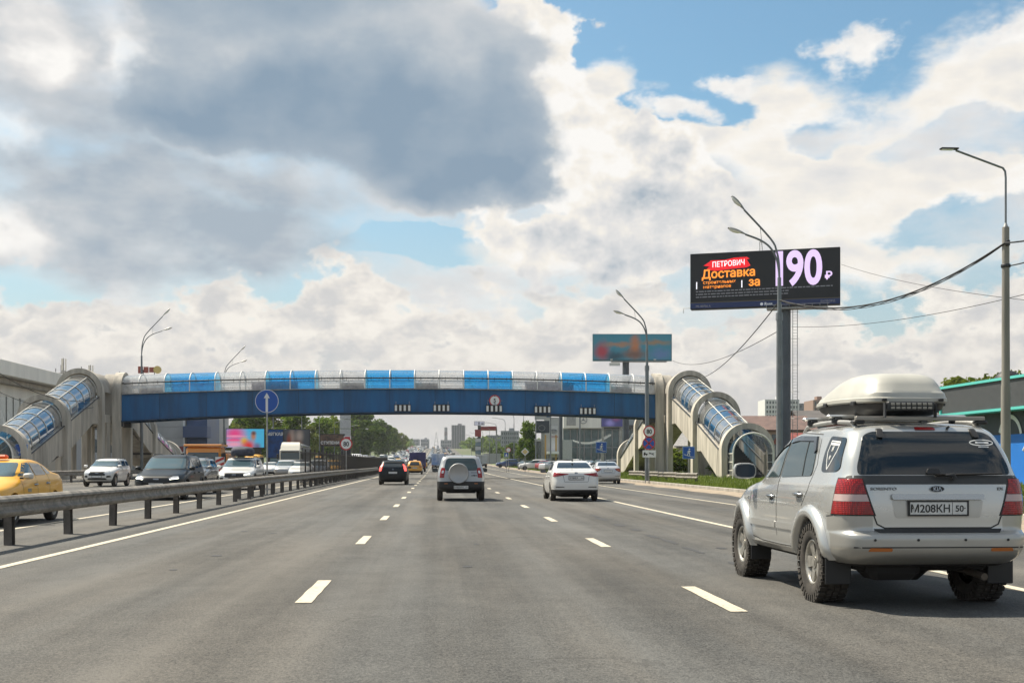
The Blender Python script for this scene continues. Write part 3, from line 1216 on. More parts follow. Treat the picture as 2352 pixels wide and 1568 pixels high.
        fr = [(1.42, 0.0)] + [(1.42 * math.cos(math.pi * j / 16), zc + 1.42 * math.sin(math.pi * j / 16)) for j in range(17)] + [(-1.42, 0.0)]
        MB().tube([(x, ye1, z) for x, z in fr], .06, 6).build('entrance_frame', M_FRAME, t)
        for s in (-1, 1):
            for j in range(3):
                za, zb = zc * j / 3 + .04, zc * (j + 1) / 3 - .04
                m = MB().box((s * 1.40, (ye0 + ye1) / 2, (za + zb) / 2), (.02, abs(ye1 - ye0) - .1, zb - za))
                m.build('side_pane', M_CLEAR2, t)
                MB().box((s * 1.40, (ye0 + ye1) / 2, zb + .04), (.07, abs(ye1 - ye0), .07)).build('side_bar', M_FRAME, t)
            MB().box((s * 1.45, ye0 + sy * .45, .05), (.35, 1.1, .5), bev=.03).build('footing', M_CONC, t)
    return t


_fa = (['c', 'c', 'b', 'b', 'c', 'c'], 6)
_fb = (['c', 'b', 'b', 'b', 'c', 'c'], 6)
ZG = gz(95) + .10
stairway(22.0, -1, [9.65, 7.18, 4.38], [3.6, 13.6, 23.2], [(['c', 'c', 'b', 'b', 'c', 'c'], 6), (['c', 'b', 'b', 'c', 'c'], 5)],
         'concrete arched stairway with a blue and clear glazed roof descending beside the grass verge', -1, ZG + .12)
stairway(22.0, 1, [9.65, 7.18, 4.38], [3.6, 14.0, 25.5], [_fa, _fb],
         'pale concrete stairway behind the footbridge, descending towards the car dealerships', -1, ZG + .12)
stairway(-29.9, -1, [9.50, 6.75, 4.12], [4.6, 14.0, 23.0], [(['c', 'b', 'b', 'c', 'c'], 5), (['c', 'b', 'b', 'c', 'c'], 5)],
         'concrete arched stairway with glazed roof beside the white showroom on the oncoming side', 1, ZG - .1)
stairway(-29.9, 1, [9.50, 6.75, 4.12], [4.6, 14.5, 26.5], [_fa, _fb],
         'concrete stairway behind the footbridge on the oncoming side, in front of the grey building', 1, ZG - .1)

# ------------------------------------------------------------------ plates and sign hung on the girder
for (px, wh) in ((925, 'dark-and-white height marker plates on the girder over the fast lane edge'),
                 (1014, 'dark-and-white height marker plates on the girder between the fast-lane plates and the round sign'),
                 (1135, 'dark-and-white height marker plates on the girder directly under the round height sign'),
                 (1247, 'dark-and-white height marker plates on the girder first to the right of the round sign'),
                 (1352, 'dark-and-white height marker plates on the girder second to the right of the round sign')):
    q = P(px, 940, 105.4)
    x = q.x
    t = thing('marker_board', wh, 'marker board', (x, YB - 1.86, g_bot(x) + .04), 0, 'marker boards on the girder')
    MB().box((0, .03, .30), (1.45, .02, .62)).build('backing', M_BLACK, t)
    wm = MB().box((0, 0, .28), (.19, .02, .50)).mesh('white_bar', M_WHITE)
    for k in range(4):
        o = link('white_bar', wm, t)
        o.location = (-.58 + .387 * k, 0, 0)
    for s in (-1, 1):
        MB().cyl((s * .58, .04, .55), (s * .58, .04, .85), .02, n=6).build('hanger', M_STEEL, t)
    MB().box((0, .16, .5), (.9, .26, .06)).build('bracket', M_DARK, t)
# ================================================================== street furniture
M_LUM = mat('luminaire_glass', (0.80, 0.80, 0.76), 0.25, coat=.4)
M_LUMB = mat('luminaire_body', (0.30, 0.30, 0.29), 0.5, .3)
M_OLDP = mat('old_pole', (0.26, 0.245, 0.215), 0.75, var=.3, scale=1.5, bump=.2, streak=True)


def luminaire(parent, p, direction, L=.85):
    """cobra-head lamp: body on top, glass below"""
    d = Vector(direction).normalized()
    M = Matrix.Translation(p) @ d.to_track_quat('X', 'Z').to_matrix().to_4x4()
    rings_b, rings_g = [], []
    b, g = MB(), MB()
    secs = [(0, .045, .04), (.10, .07, .06), (.25, .13, .08), (.5, .17, .10), (.75, .15, .085), (.85, .09, .05)]
    k = L / .85
    vs = []
    for (x, w, h) in secs:
        for i in range(9):
            a = math.pi * i / 8
            vs.append((x * k, w * math.cos(a), h * math.sin(a)))
    n = 9
    b.add(vs, [(i * n + j, (i + 1) * n + j, (i + 1) * n + j + 1, i * n + j + 1) for i in range(len(secs) - 1) for j in range(n - 1)], 0, True, M)
    b.add([vs[i * n] for i in range(len(secs))] + [vs[i * n + 8] for i in range(len(secs) - 1, -1, -1)], [tuple(range(2 * len(secs)))], 0, False, M)
    o = b.build('lamp_head', M_LUMB, parent)
    vs = []
    for (x, w, h) in ((.22, .10, .01), (.34, .13, .07), (.55, .14, .10), (.74, .11, .07), (.82, .05, .01)):
        for i in range(9):
            a = math.pi * i / 8
            vs.append((x * k, w * math.cos(a), -h * math.sin(a)))
    g.add(vs, [(i * n + j, i * n + j + 1, (i + 1) * n + j + 1, (i + 1) * n + j) for i in range(4) for j in range(n - 1)], 0, True, M)
    g.build('lamp_glass', M_LUM, o)
    return o


def double_lamp(label, base, H, side, reach=4.2, group='double-armed street lamps', zt=None):
    """steel mast with two arms over the road (side = -1: arms to the left)"""
    t = thing('street_lamp', label, 'street lamp', base, 0, group)
    hj = H * .735
    MB().cyl((0, 0, -.3), (0, 0, hj * .82), .145, .125, n=14).build('mast', M_POLE, t)
    MB().cyl((0, 0, hj * .82), (0, 0, hj), .09, .08, n=12).build('upper_mast', M_POLE, t)
    MB().cyl((0, 0, hj * .80), (0, 0, hj * .835), .16, .15, n=14).build('collar', M_POLE, t)
    s = side
    k = reach
    up = [(0, 0, hj - .3), (s * .01, 0, hj + .55 * k), (s * .12 * k, 0, hj + 1.15 * k), (s * .38 * k, 0, hj + 1.68 * k), (s * 1.55 * k, 0, H - .42)]
    lo = [(0, 0, hj - .5), (s * .02, 0, hj + .25 * k), (s * .14 * k, 0, hj + .85 * k), (s * .42 * k, 0, hj + 1.32 * k), (s * .85 * k, 0, hj + 1.62 * k), (s * 1.50 * k, 0, hj + 1.86 * k)]

    def sm(p):
        out = []
        for i in range(len(p) - 1):
            a, b, c, d = Vector(p[max(0, i - 1)]), Vector(p[i]), Vector(p[i + 1]), Vector(p[min(len(p) - 1, i + 2)])
            for q in (0, .25, .5, .75):
                out.append(.5 * ((2 * b) + (c - a) * q + (2 * a - 5 * b + 4 * c - d) * q * q + (3 * b - 3 * c + d - a) * q ** 3))
        out.append(Vector(p[-1]))
        return out
    for p in (up, lo):
        q = sm(p)
        MB().tube(q, .045, 8).build('arm', M_POLE, t)
        luminaire(t, q[-1], (q[-1] - q[-3]), .80 * k)
    MB().cyl((s * .78 * k, 0, hj + 1.56 * k), (s * .85 * k, 0, hj + 2.25 * k), .012, n=5).build('brace', M_POLE, t)
    return t


q = P(1790, 1000, 52)
LAMP_A = Vector((q.x, q.y, verge_z(q.x, q.y)))
double_lamp('double-armed grey street lamp standing in front of the big screen column', LAMP_A, 12.6, -1, 1.0, None)
q = P(1486, 1000, 80)
LAMP_B = Vector((q.x, q.y, verge_z(q.x, q.y)))
double_lamp('double-armed street lamp beside the speed sign on the grass before the footbridge', LAMP_B, 12.6, -1, 1.0, None)
double_lamp('double-armed street lamp behind the left stairway, arms over the oncoming lanes', (-27.6, 114, gz(114)), 15.5, 1, 1.25, None)
double_lamp('double-armed street lamp rising behind the footbridge tube over the oncoming lanes', (-26.3, 150, gz(150)), 15.5, 1, 1.25, None)
# single-armed lamp on a concrete pole, far right
q = P(2310, 1000, 40)
t = thing('street_lamp', 'concrete pole with a single bent steel lamp arm beside the dark kiosk', 'street lamp', (q.x, q.y, verge_z(26, q.y) - .1))
LAMP_C = Vector(t.location)
hc = P(2310, 522, 40).z - LAMP_C.z
MB().cyl((0, 0, -.3), (0, 0, hc * .42), .165, .150, n=14).build('pole', M_OLDP, t)
MB().cyl((0, 0, hc * .42), (0, 0, hc), .135, .115, n=14).build('pole', M_OLDP, t)
MB().cyl((0, 0, hc - .03), (0, 0, hc + .14), .10, .035, n=12).build('pole_cap', M_STEEL, t)
ht = P(2310, 384, 40).z - LAMP_C.z
pts = [(0, 0, hc), (0, 0, ht - .35), (-.02, 0, ht - .14), (-.10, 0, ht - .03), (-.22, 0, ht + .01), (-1.75, -.1, ht + .50)]
MB().tube(pts, .036, 8).build('arm', M_POLE, t)
b = MB().box((-1.98, -.1, ht + .555), (.62, .22, .055), M=None, bev=.025)
o = b.build('lamp_head', M_DARK, t)
MB().box((-2.05, -.1, ht + .52), (.40, .17, .02), bev=.008).build('lamp_glass', M_LUM, o)
MB().box((0, -.14, hc - .55), (.12, .14, .20), bev=.02).build('cable_clamp', M_DARK, t)
MB().lathe([(hc - 1.35, .14), (hc - 1.33, .155), (hc - 1.25, .155), (hc - 1.23, .14)], 14, axis='Z').build('strap', M_DARK, t)

# rows of single-armed lamps further on
LS = []


def single_lamp(x, y, H, side, label, group):
    t = thing('street_lamp', label, 'street lamp', (x, y, gz(y)), 0, group)
    s = side
    MB().cyl((0, 0, -.2), (0, 0, H * .82), .11, .075, n=8).build('mast', M_POLE, t)
    MB().tube([(0, 0, H * .80), (0, 0, H * .93), (s * .15, 0, H * .975), (s * .5, 0, H), (s * 2.2, 0, H + .30)], .05, 6).build('arm', M_POLE, t)
    MB().box((s * 2.5, 0, H + .34), (.75, .28, .12), bev=.04).build('lamp_head', M_LUMB, t)
    return t


proto = single_lamp(16.4, 137, 10.4, -1, 'single-armed street lamp in the row beyond the footbridge on the dealership side', 'street lamps along the dealerships')
for y in (160, 184, 206, 232, 262, 300, 340, 390, 450, 520):
    c = copy_tree(proto)
    c.location = (15.2 + (y > 200) * -.3, y, gz(y))
protoL = single_lamp(-26.5, 196, 10.8, 1, 'single-armed street lamp in the row beside the oncoming lanes and trees', 'street lamps along the trees')
for y in (228, 262, 300, 345, 400, 460):
    c = copy_tree(protoL)
    c.location = (-25.5, y, gz(y))

# ------------------------------------------------------------------ wires
M_WIRE = mat('cable_black', (.02, .02, .022), .7)


def wire(a, b, sag, r, label, n=40, extra=None):
    a, b = Vector(a), Vector(b)
    mid = (a + b) / 2
    pts = []
    for i in range(n + 1):
        t = i / n
        p = a.lerp(b, t)
        p.z -= sag * 4 * t * (1 - t)
        pts.append(tuple(p - mid))
    m = MB().tube(pts, r, 5)
    if extra:
        rr = random.Random(3)
        for k in range(3):
            pt = []
            for i in range(n + 1):
                t = i / n
                p = a.lerp(b, t)
                p.z -= sag * 4 * t * (1 - t) + .03 + .07 * abs(math.sin(t * 17 + k * 1.7)) * math.sin(math.pi * t) ** .5
                p.y += .03 * math.sin(t * 23 + k)
                pt.append(tuple(p - mid))
            m.tube(pt, r * .45, 4)
    o = m.build('overhead_cable', M_WIRE)
    o.location = mid
    return tag(o, label, 'cable')


at_c = LAMP_C + Vector((-.1, -.15, hc - .55))
at_a = Vector((LAMP_A.x, LAMP_A.y - .1, P(1797, 690, 52).z))
wire(at_c, at_a, 1.05, .030, 'thick black cable bundle sagging between the concrete pole and the double lamp', extra=True)
wire(at_c, P(2460, 525, 34), .08, .028, 'black cable leaving the concrete pole near its top, away from the big screen')
wire(LAMP_C + Vector((.1, -.12, hc - 1.3)), P(2460, 560, 34), .08, .022, 'black cable leaving the concrete pole at its lower strap')
wire(at_a, P(1612, 868, 103), .55, .026, 'black cable running down from the double lamp to the stairway arch')
wire(P(2460, 648, 44), P(1818, 750, 75), .50, .014, 'thin cable crossing behind the concrete pole below the cable bundle')
wire(P(2470, 700, 60), P(1932, 607, 118), .5, .018, 'thin cable from behind the kiosk to the big screen')
wire(P(1784, 762, 75), P(1545, 828, 180), 1.2, .026, 'thin cable from the double lamp to the blurred hoarding')
wire(P(-60, 815, 70), P(230, 915, 96), 1.1, .022, 'thin cable sagging across the left stairway glazing')
wire(P(-60, 868, 80), P(215, 935, 98), .9, .02, 'second thin cable sagging lower across the left stairway glazing')

# ------------------------------------------------------------------ traffic signs
M_SIGNB = mat('sign_blue', (.010, .085, .38), .4)
M_SIGNW = mat('sign_white', (.74, .74, .72), .4)
M_SIGNR = mat('sign_red', (.50, .03, .03), .4)
M_SIGNK = mat('sign_black', (.02, .02, .02), .5)


def disc(r, y, m, name, parent, z, n=40, x=0.0, th=.012):
    o = MB().cyl((x, y, z), (x, y - th, z), r, n=n).build(name, m, parent)
    return o


def round_sign(label, loc, zc, r, face, pole=True, pole_h=None, tilt=0.0, group=None, ring=True):
    t = thing('traffic_sign', label, 'traffic sign', loc, tilt, group)
    if pole:
        MB().cyl((0, .06, -.1), (0, .06, pole_h or zc + r * .7), .035, n=10).build('pole', M_STEEL, t)
    disc(r, .015, M_STEEL, 'backing', t, zc)
    if ring:
        disc(r, .0, M_SIGNR, 'red_ring', t, zc)
        disc(r * .80, -.012, M_SIGNW, 'sign_face', t, zc)
    face(t, zc, r)
    return t


def put_text(parent, body, size, x, y, z, m, bold=.02, sx=1.0):
    o = link('lettering', text_mesh(body, size, m, bold, sx), parent)
    o.location = (x, y, z)
    o.rotation_euler = (R(90), 0, 0)
    return o


def num80(t, zc, r):
    put_text(t, '80', r * 1.02, 0, -.03, zc - r * .36, M_SIGNK, .025, .88)


def arrow(t, zc, r):
    disc(r, 0, M_SIGNW, 'white_rim', t, zc)
    disc(r * .95, -.012, M_SIGNB, 'sign_face', t, zc)
    m = MB()
    w = r * .10
    m.add([(-w, -.03, zc - r * .92), (w, -.03, zc - r * .92), (w, -.03, zc + r * .30), (-w, -.03, zc + r * .30)], [(0, 1, 2, 3)])
    m.add([(-r * .26, -.03, zc + r * .26), (r * .26, -.03, zc + r * .26), (0, -.03, zc + r * .72)], [(0, 1, 2)])
    m.build('arrow', M_SIGNW, t)


q = P(621, 921, 51.6)
round_sign('round blue sign with a white upward arrow on a thin pole by the median rail', (-7.32, q.y, gz(q.y)), q.z - gz(q.y), .50, arrow, ring=False)
q = P(807, 1019, 95)
round_sign('round red-rimmed 80 speed sign on the median in front of the trees', (-7.2, q.y, gz(q.y)), q.z - gz(q.y), .50, num80)
q = P(1488, 991, 79)
SGX, SGY = q.x, q.y - .5
t = round_sign('round red-rimmed 80 speed sign on the lamp post before the right stairway', (SGX, SGY, verge_z(SGX, SGY)), q.z - verge_z(SGX, SGY), .395, num80)


def nostop(t, zc, r):
    disc(r, 0, M_SIGNR, 'red_ring', t, zc)
    disc(r * .86, -.012, M_SIGNB, 'sign_face', t, zc)
    m = MB()
    for a in (45, -45):
        Mx = Matrix.Translation((0, -.03, zc)) @ Matrix.Rotation(R(a), 4, 'Y')
        m.box((0, 0, 0), (r * 1.75, .01, r * .20), M=Mx)
    m.build('red_cross', M_SIGNR, t)


q2 = P(1486, 1018, 79)
round_sign('round blue sign with a red cross just under the right-hand speed sign', (SGX - .03, SGY, verge_z(SGX, SGY)), q2.z - verge_z(SGX, SGY), .42, nostop, pole=False, ring=False)
q2 = P(1487, 1042, 79)
t = thing('tow_plate', 'white plate with a black tow-truck picture under the no-stopping sign', 'traffic sign', (SGX, SGY, verge_z(SGX, SGY)))
zc = q2.z - verge_z(SGX, SGY)
MB().box((0, 0, zc), (.88, .014, .46), bev=.004).build('sign_face', M_SIGNW, t)
m = MB()
m.box((-.24, -.012, zc - .02), (.26, .008, .07))
m.box((-.30, -.012, zc + .05), (.10, .008, .10))
m.box((.16, -.012, zc + .02), (.34, .008, .05))
m.add([(-.02, -.013, zc + .08), (.02, -.013, zc + .10), (.34, -.013, zc - .08), (.30, -.013, zc - .10)], [(0, 3, 2, 1)])
for x in (-.32, -.17):
    m.cyl((x, -.008, zc - .08), (x, -.016, zc - .08), .035, n=12)
m.build('picture', M_SIGNK, t)
MB().cyl((0, .05, 0), (0, .05, zc + .2), .03, n=8).build('pole', M_STEEL, t)


def overpass_sign(label, x, y, z0, zc, size, rz=0.0):
    t = thing('traffic_sign', label, 'traffic sign', (x, y, z0), rz)
    MB().cyl((0, .05, -.1), (0, .05, zc + size * .3), .03, n=8).build('pole', M_STEEL, t)
    MB().box((0, 0, zc), (size, .02, size), bev=.006).build('sign_face', mat('sign_edge', (.35, .5, .75), .4), t)
    MB().box((0, -.009, zc), (size * .95, .012, size * .95), bev=.004).build('sign_face', M_SIGNB, t)
    m = MB()
    s = size
    Y = -.018
    # steps
    st = [(-.42, -.16), (-.26, -.16), (-.26, -.22), (-.08, -.22), (-.08, -.28), (.12, -.28), (.12, -.34), (.42, -.34)]
    for i in range(len(st) - 1):
        a, b = Vector((st[i][0] * s, Y, zc + st[i][1] * s)), Vector((st[i + 1][0] * s, Y, zc + st[i + 1][1] * s))
        m.cyl(a, b, .022 * s, n=5)
    # walking figure
    def limb(p, r_):
        m.tube([(a * s, Y, zc + b * s) for a, b in p], r_ * s, 6)
    limb([(.02, .18), (.0, .0)], .06)
    limb([(.0, .0), (-.09, -.08), (-.10, -.20)], .035)
    limb([(.0, .0), (.08, -.10), (.05, -.24)], .035)
    limb([(.02, .17), (.13, .08), (.18, .10)], .025)
    limb([(.02, .17), (-.09, .10), (-.12, .02)], .025)
    m.cyl((.05 * s, Y + .004, zc + .29 * s), (.05 * s, Y - .006, zc + .29 * s), .065 * s, n=12)
    m.build('picture', M_SIGNW, t)
    return t


q = P(1582, 1039, 86)
overpass_sign('blue square overpass sign in front of the middle arch of the right stairway', q.x, q.y, verge_z(q.x, q.y), q.z - verge_z(q.x, q.y), .88)
q = P(50, 1033, 82)
overpass_sign('blue square overpass sign before the left stairway, above the yellow taxi', q.x, q.y, gz(q.y), q.z - gz(q.y), .80)
q = P(1381, 1027, 128)
overpass_sign('blue square overpass sign beyond the footbridge in front of the glass showroom', q.x, q.y, gz(q.y) + .1, q.z - gz(q.y) - .1, 1.15)
# priority-road diamond and small signs down the verge
q = P(1206, 1037, 150)
t = thing('traffic_sign', 'pale diamond-shaped priority sign in front of the roadside tree', 'traffic sign', (q.x, q.y, gz(q.y)))
zc = q.z - gz(q.y)
MB().cyl((0, .05, 0), (0, .05, zc), .03, n=8).build('pole', M_STEEL, t)
MB().box((0, 0, 0), (.72, .02, .72), M=Matrix.Translation((0, 0, zc)) @ Matrix.Rotation(R(45), 4, 'Y')).build('sign_face', M_SIGNW, t)
MB().box((0, 0, 0), (.50, .03, .50), M=Matrix.Translation((0, -.004, zc)) @ Matrix.Rotation(R(45), 4, 'Y')).build('yellow_centre', mat('sign_yellow', (.65, .50, .20), .5), t)
q = P(1163, 1044, 165)
t = thing('traffic_sign', 'small square crossing sign far down the verge beyond the footbridge', 'traffic sign', (q.x, q.y, gz(q.y)))
zc = q.z - gz(q.y)
MB().cyl((0, .05, 0), (0, .05, zc), .03, n=8).build('pole', M_STEEL, t)
MB().box((0, 0, zc), (.8, .02, .8)).build('sign_face', mat('sign_lime', (.45, .60, .20), .5), t)
MB().box((0, -.012, zc), (.6, .01, .6)).build('blue_centre', M_SIGNB, t)
MB().add([(-.18, -.02, zc - .2), (.18, -.02, zc - .2), (0, -.02, zc + .22)], [(0, 1, 2)]).build('picture', M_SIGNW, t)
q = P(1165, 1033, 165)
disc_t = round_sign('small red-rimmed round sign above the far crossing sign', (q.x + .15, q.y - .3, gz(q.y)), q.z - gz(q.y), .34, lambda t, z, r: None)

# height limit on the girder
q = P(1137, 919, 105.2)


def five(t, zc, r):
    put_text(t, '5', r * .95, 0, -.03, zc - r * .30, M_SIGNK, .02)
    put_text(t, 'м', r * .42, 0, -.03, zc - r * .62, M_SIGNK, .02)
    m = MB()
    m.add([(-.10, -.03, zc + .44), (.10, -.03, zc + .44), (0, -.03, zc + .34)], [(0, 2, 1)])
    m.add([(-.10, -.03, zc - .44), (.10, -.03, zc - .44), (0, -.03, zc - .36)], [(0, 1, 2)])
    m.build('marks', M_SIGNK, t)
    for s in (-1, 1):
        MB().box((s * r * 1.1, .02, zc), (r * .5, .03, .04)).build('bracket', M_STEEL, t)


round_sign('round red-rimmed height limit sign bolted to the middle of the blue girder', (q.x, YB - 1.62, q.z - 1.0), 1.0, .50, five, pole=False)
# ================================================================== hoardings and screens
def screen_mat(name, spots, base, strength=.9, warp=0.0):
    """blurred picture shown on a luminous or printed panel; spots in panel space (u, v, ru, rv, colour)"""
    m = bpy.data.materials.new(name)
    m.use_nodes = True
    nt = NT(m.node_tree)
    b = m.node_tree.nodes['Principled BSDF']
    tc = nt.node('ShaderNodeTexCoord')
    p = tc.outputs['Object']
    if warp:
        p = nt.vmath('ADD', p, nt.vmath('MULTIPLY', nt.vmath('SUBTRACT', nt.noise(p, .8, 3, col=True), (.5, .5, .5)), (warp, 0, warp)))
    c = (*base, 1.0)
    for (u, v, ru, rv, col) in spots:
        q = nt.vmath('SUBTRACT', p, (u, 0, v))
        q = nt.vmath('MULTIPLY', q, (1 / ru, 0, 1 / rv))
        f = nt.smooth(nt.vmath('LENGTH', q, out=1), .10, 1.35, 1.0, 0.0)
        c = nt.mix(f, c, col)
    nt.put(b.inputs['Base Color'], c)
    b.inputs['Roughness'].default_value = .5
    if strength > 0:
        nt.put(b.inputs['Emission Color'], c)
        b.inputs['Emission Strength'].default_value = strength
    MATS[name] = m
    return m


M_COL = mat('hoarding_column', (.085, .10, .115), .55, .3, var=.2, scale=.8)
M_LEDK = mat('led_black', (.004, .005, .008), .5)
LE = lambda n, c, e=.75: mat('led_' + n, c, .5, emit=e)
# ---- big LED screen
dC = 118.0
pl, pr = P(1585, 583, 120.0), P(1930, 567, 116.0)
ctr = (pl + pr) / 2
ux = Vector((pr.x - pl.x, pr.y - pl.y, 0))
Wd = ux.length
rz = math.atan2(ux.y, ux.x)
ztop = pl.z + .0
zbot = P(1585, 711, 120.0).z
Hd = ztop - zbot
t = thing('led_billboard', 'huge black video screen offering delivery for 190 on a tall grey column', 'billboard', (ctr.x, ctr.y, gz(ctr.y) + .1), rz)
z0 = zbot - gz(ctr.y) - .1
MB().box((0, .55, z0 + Hd / 2), (Wd, .9, Hd), bev=.05).build('cabinet', M_DARK, t)
strip_h = Hd * .115
MB().box((0, .08, z0 + strip_h + (Hd - strip_h) / 2 + .03), (Wd - .06, .06, Hd - strip_h - .10)).build('screen', M_LEDK, t)
MB().box((0, .06, z0 + strip_h / 2 + .05), (Wd - .04, .08, strip_h - .08)).build('name_strip', mat('strip_blue', (.012, .03, .12), .5), t)
MB().box((0, .04, z0 + strip_h + .02), (Wd, .05, .09)).build('ledge', mat('ledge_brown', (.10, .085, .06), .6), t)
YS = .04


def sx(u):
    return (u - .5) * Wd


def sz(v):
    return z0 + v * Hd


# red brush stroke
m = MB()
out = [(.09, .815), (.155, .845), (.13, .80), (.165, .795), (.12, .775)]
bru = [(.092, .775), (.135, .845), (.14, .865), (.24, .865), (.30, .895), (.385, .90), (.405, .865), (.385, .855), (.40, .79), (.41, .745), (.385, .715), (.28, .70), (.18, .675), (.12, .695), (.115, .72), (.135, .755)]
m.add([(sx(a), YS - .005, sz(b)) for a, b in bru], [tuple(reversed(range(len(bru))))])
m.build('brush_stroke', LE('red', (.75, .012, .02), .55), t)
ORN, WHT = LE('orange', (.90, .27, .03), .75), LE('white', (.66, .50, .76), .62)
W2 = LE('pure_white', (.85, .82, .84), .7)


def led_text(body, u, v, size, m, bold=.02, sxx=1.0, align='CENTER', slant=0.0, name='lettering'):
    me = text_mesh(body, size, m, bold, sxx, align, .01)
    if slant:
        for q in me.vertices:
            q.co.y += slant * q.co.x
    o = link(name, me, t)
    o.location = (sx(u), YS - .02, sz(v))
    o.rotation_euler = (R(90), 0, 0)
    return o


led_text('ПЕТРОВИЧ', .262, .752, .74, W2, .012, .80, slant=.04)
led_text('Доставка', .262, .555, 1.18, ORN, .022, .97, slant=.02)
led_text('строительных', .200, .452, .44, ORN, .004, 1.08, slant=.02)
led_text('материалов', .185, .372, .44, ORN, .004, 1.08, slant=.02)
led_text('за', .437, .385, 1.15, ORN, .022, .97)
m = MB()
for u in (.045, .352):
    m.box((sx(u), YS - .01, sz(.425)), (.10, .02, .72))
m.build('bar', W2, t)
for (ch, u) in (('1', .602), ('9', .705), ('0', .825)):
    led_text(ch, u, .385, 4.6, WHT, .028, 1.0 if ch == '1' else .74)
led_text('₽', .925, .445, 1.05, WHT, .03)
fine = LE('fine_print', (.20, .20, .22), .2)
rr = random.Random(8)
m = MB()
for row in range(3):
    u = .04
    while u < (.95 if row == 0 else .66):
        w = rr.uniform(.008, .035)
        m.box((sx(u + w / 2), YS - .006, sz(.315 - row * .05 + .018 * u)), (w * Wd, .01, .085))
        u += w + .006
m.build('fine_print', fine, t)['kind'] = 'stuff'
led_text('MS 00736 A', .09, .035, .30, fine, .0)
led_text('Russ', .53, .03, .42, LE('strip_logo', (.45, .47, .5), .3), .02)
m = MB()
m.cyl((sx(.485), YS - .01, sz(.055)), (sx(.485), YS - .03, sz(.055)), .16, n=6)
m.build('logo', MATS['led_strip_logo'], t)
led_text('БИЛБОРД', .92, .05, .28, fine, .0)
# column, catwalk, ladder, mast
cx = sx(.64)
MB().cyl((cx, .6, 0), (cx, .6, z0 + .4), .52, n=20).build('column', M_COL, t)
MB().box((sx(.72), .1, z0 - .25), (Wd * .40, 1.5, .12)).build('catwalk', M_STEEL, t)
m = MB()
for i in range(9):
    m.cyl((sx(.72) - Wd * .2 + i * Wd * .05, -.62, z0 - .2), (sx(.72) - Wd * .2 + i * Wd * .05, -.62, z0 + .10), .03, n=5)
m.cyl((sx(.52), -.62, z0 + .10), (sx(.93), -.62, z0 + .10), .03, n=5)
m.build('catwalk_rail', M_STEEL, t)
m = MB()
for s in (-.22, .22):
    m.cyl((cx + .95 + s, .3, .5), (cx + .95 + s, .3, z0), .035, n=5)
for i in range(52):
    m.cyl((cx + .73, .3, .8 + i * .30), (cx + 1.17, .3, .8 + i * .30), .018, n=4)
for i in range(6):
    m.tube([(cx + .95 + .42 * math.cos(a), .1 - .5 * math.sin(a), 3 + i * 2.6) for a in np.linspace(0, math.pi, 8)], .022, 4)
m.build('ladder', M_STEEL, t)
m = MB()
for s in (-.15, .15):
    m.cyl((sx(.48) + s, .5, z0 + Hd), (sx(.475) + s * .6, .5, z0 + Hd + .95), .03, n=5)
for i in range(4):
    m.cyl((sx(.48) - .14, .5, z0 + Hd + .2 + i * .2), (sx(.48) + .14, .5, z0 + Hd + .2 + i * .2), .02, n=4)
m.cyl((sx(.475), .5, z0 + Hd + .9), (sx(.475), .5, z0 + Hd + 1.2), .05, n=6)
m.build('roof_ladder', M_STEEL, t)
MB().tube([(sx(0) , .4, z0 + .2), (sx(0) - .7, .4, z0 + .2), (sx(0) - .72, .4, z0 - .3)], .03, 5).build('cable_bracket', M_STEEL, t)
# ---- second hoarding with a blurred picture
d2 = 178.0
a, b = P(1361, 767, d2), P(1543, 829, d2)
c = (a + b) / 2
W2d, H2d = b.x - a.x, a.z - b.z
t2 = thing('billboard', 'wide hoarding with a blurred teal picture above the footbridge end', 'billboard', (c.x, c.y, gz(c.y)), -YAW)
zb = b.z - gz(c.y)
pm = screen_mat('teal_picture', [(-4.5, -.6, 1.3, 1.6, (.35, .05, .07)), (.4, .2, .9, 2.2, (.42, .16, .07)), (.2, -1.0, 2.2, .9, (.16, .09, .07)), (-2.0, .4, 2.6, .45, (.30, .18, .12)), (3.4, .7, 2.8, .45, (.25, .18, .12)),
                                 (4.2, -1.0, 1.8, 1.0, (.10, .18, .34)), (-2.6, -1.3, 1.6, .8, (.03, .07, .10))], (.045, .20, .27), 0.12, 1.0)
o = MB().box((0, 0, 0), (W2d - .3, .2, H2d - .3)).build('picture', pm, t2)
o.location = (0, -.22, zb + H2d / 2)
MB().box((0, .1, zb + H2d / 2), (W2d, .5, H2d)).build('frame', mat('frame_cyan', (.10, .22, .26), .5), t2)
xc2 = P(1438, 900, d2).x - c.x
MB().cyl((xc2, .5, 0), (xc2, .5, zb + .2), .50, n=16).build('column', M_COL, t2)
MB().box((-2.6, -.1, zb - .5), (1.6, .1, .45)).build('name_plate', M_SIGNW, t2)
MB().box((1.0, .0, zb - .12), (W2d * .7, .9, .08)).build('catwalk', M_STEEL, t2)
for i in (-1, 1):
    MB().tube([(i * 3.0, .1, zb - .1), (i * 3.1, -1.0, zb - .25), (i * 3.2, -1.5, zb + .05)], .03, 5).build('flood_arm', M_STEEL, t2)
    MB().box((i * 3.2, -1.5, zb + .1), (.35, .2, .12)).build('flood_lamp', M_WHITE, t2)

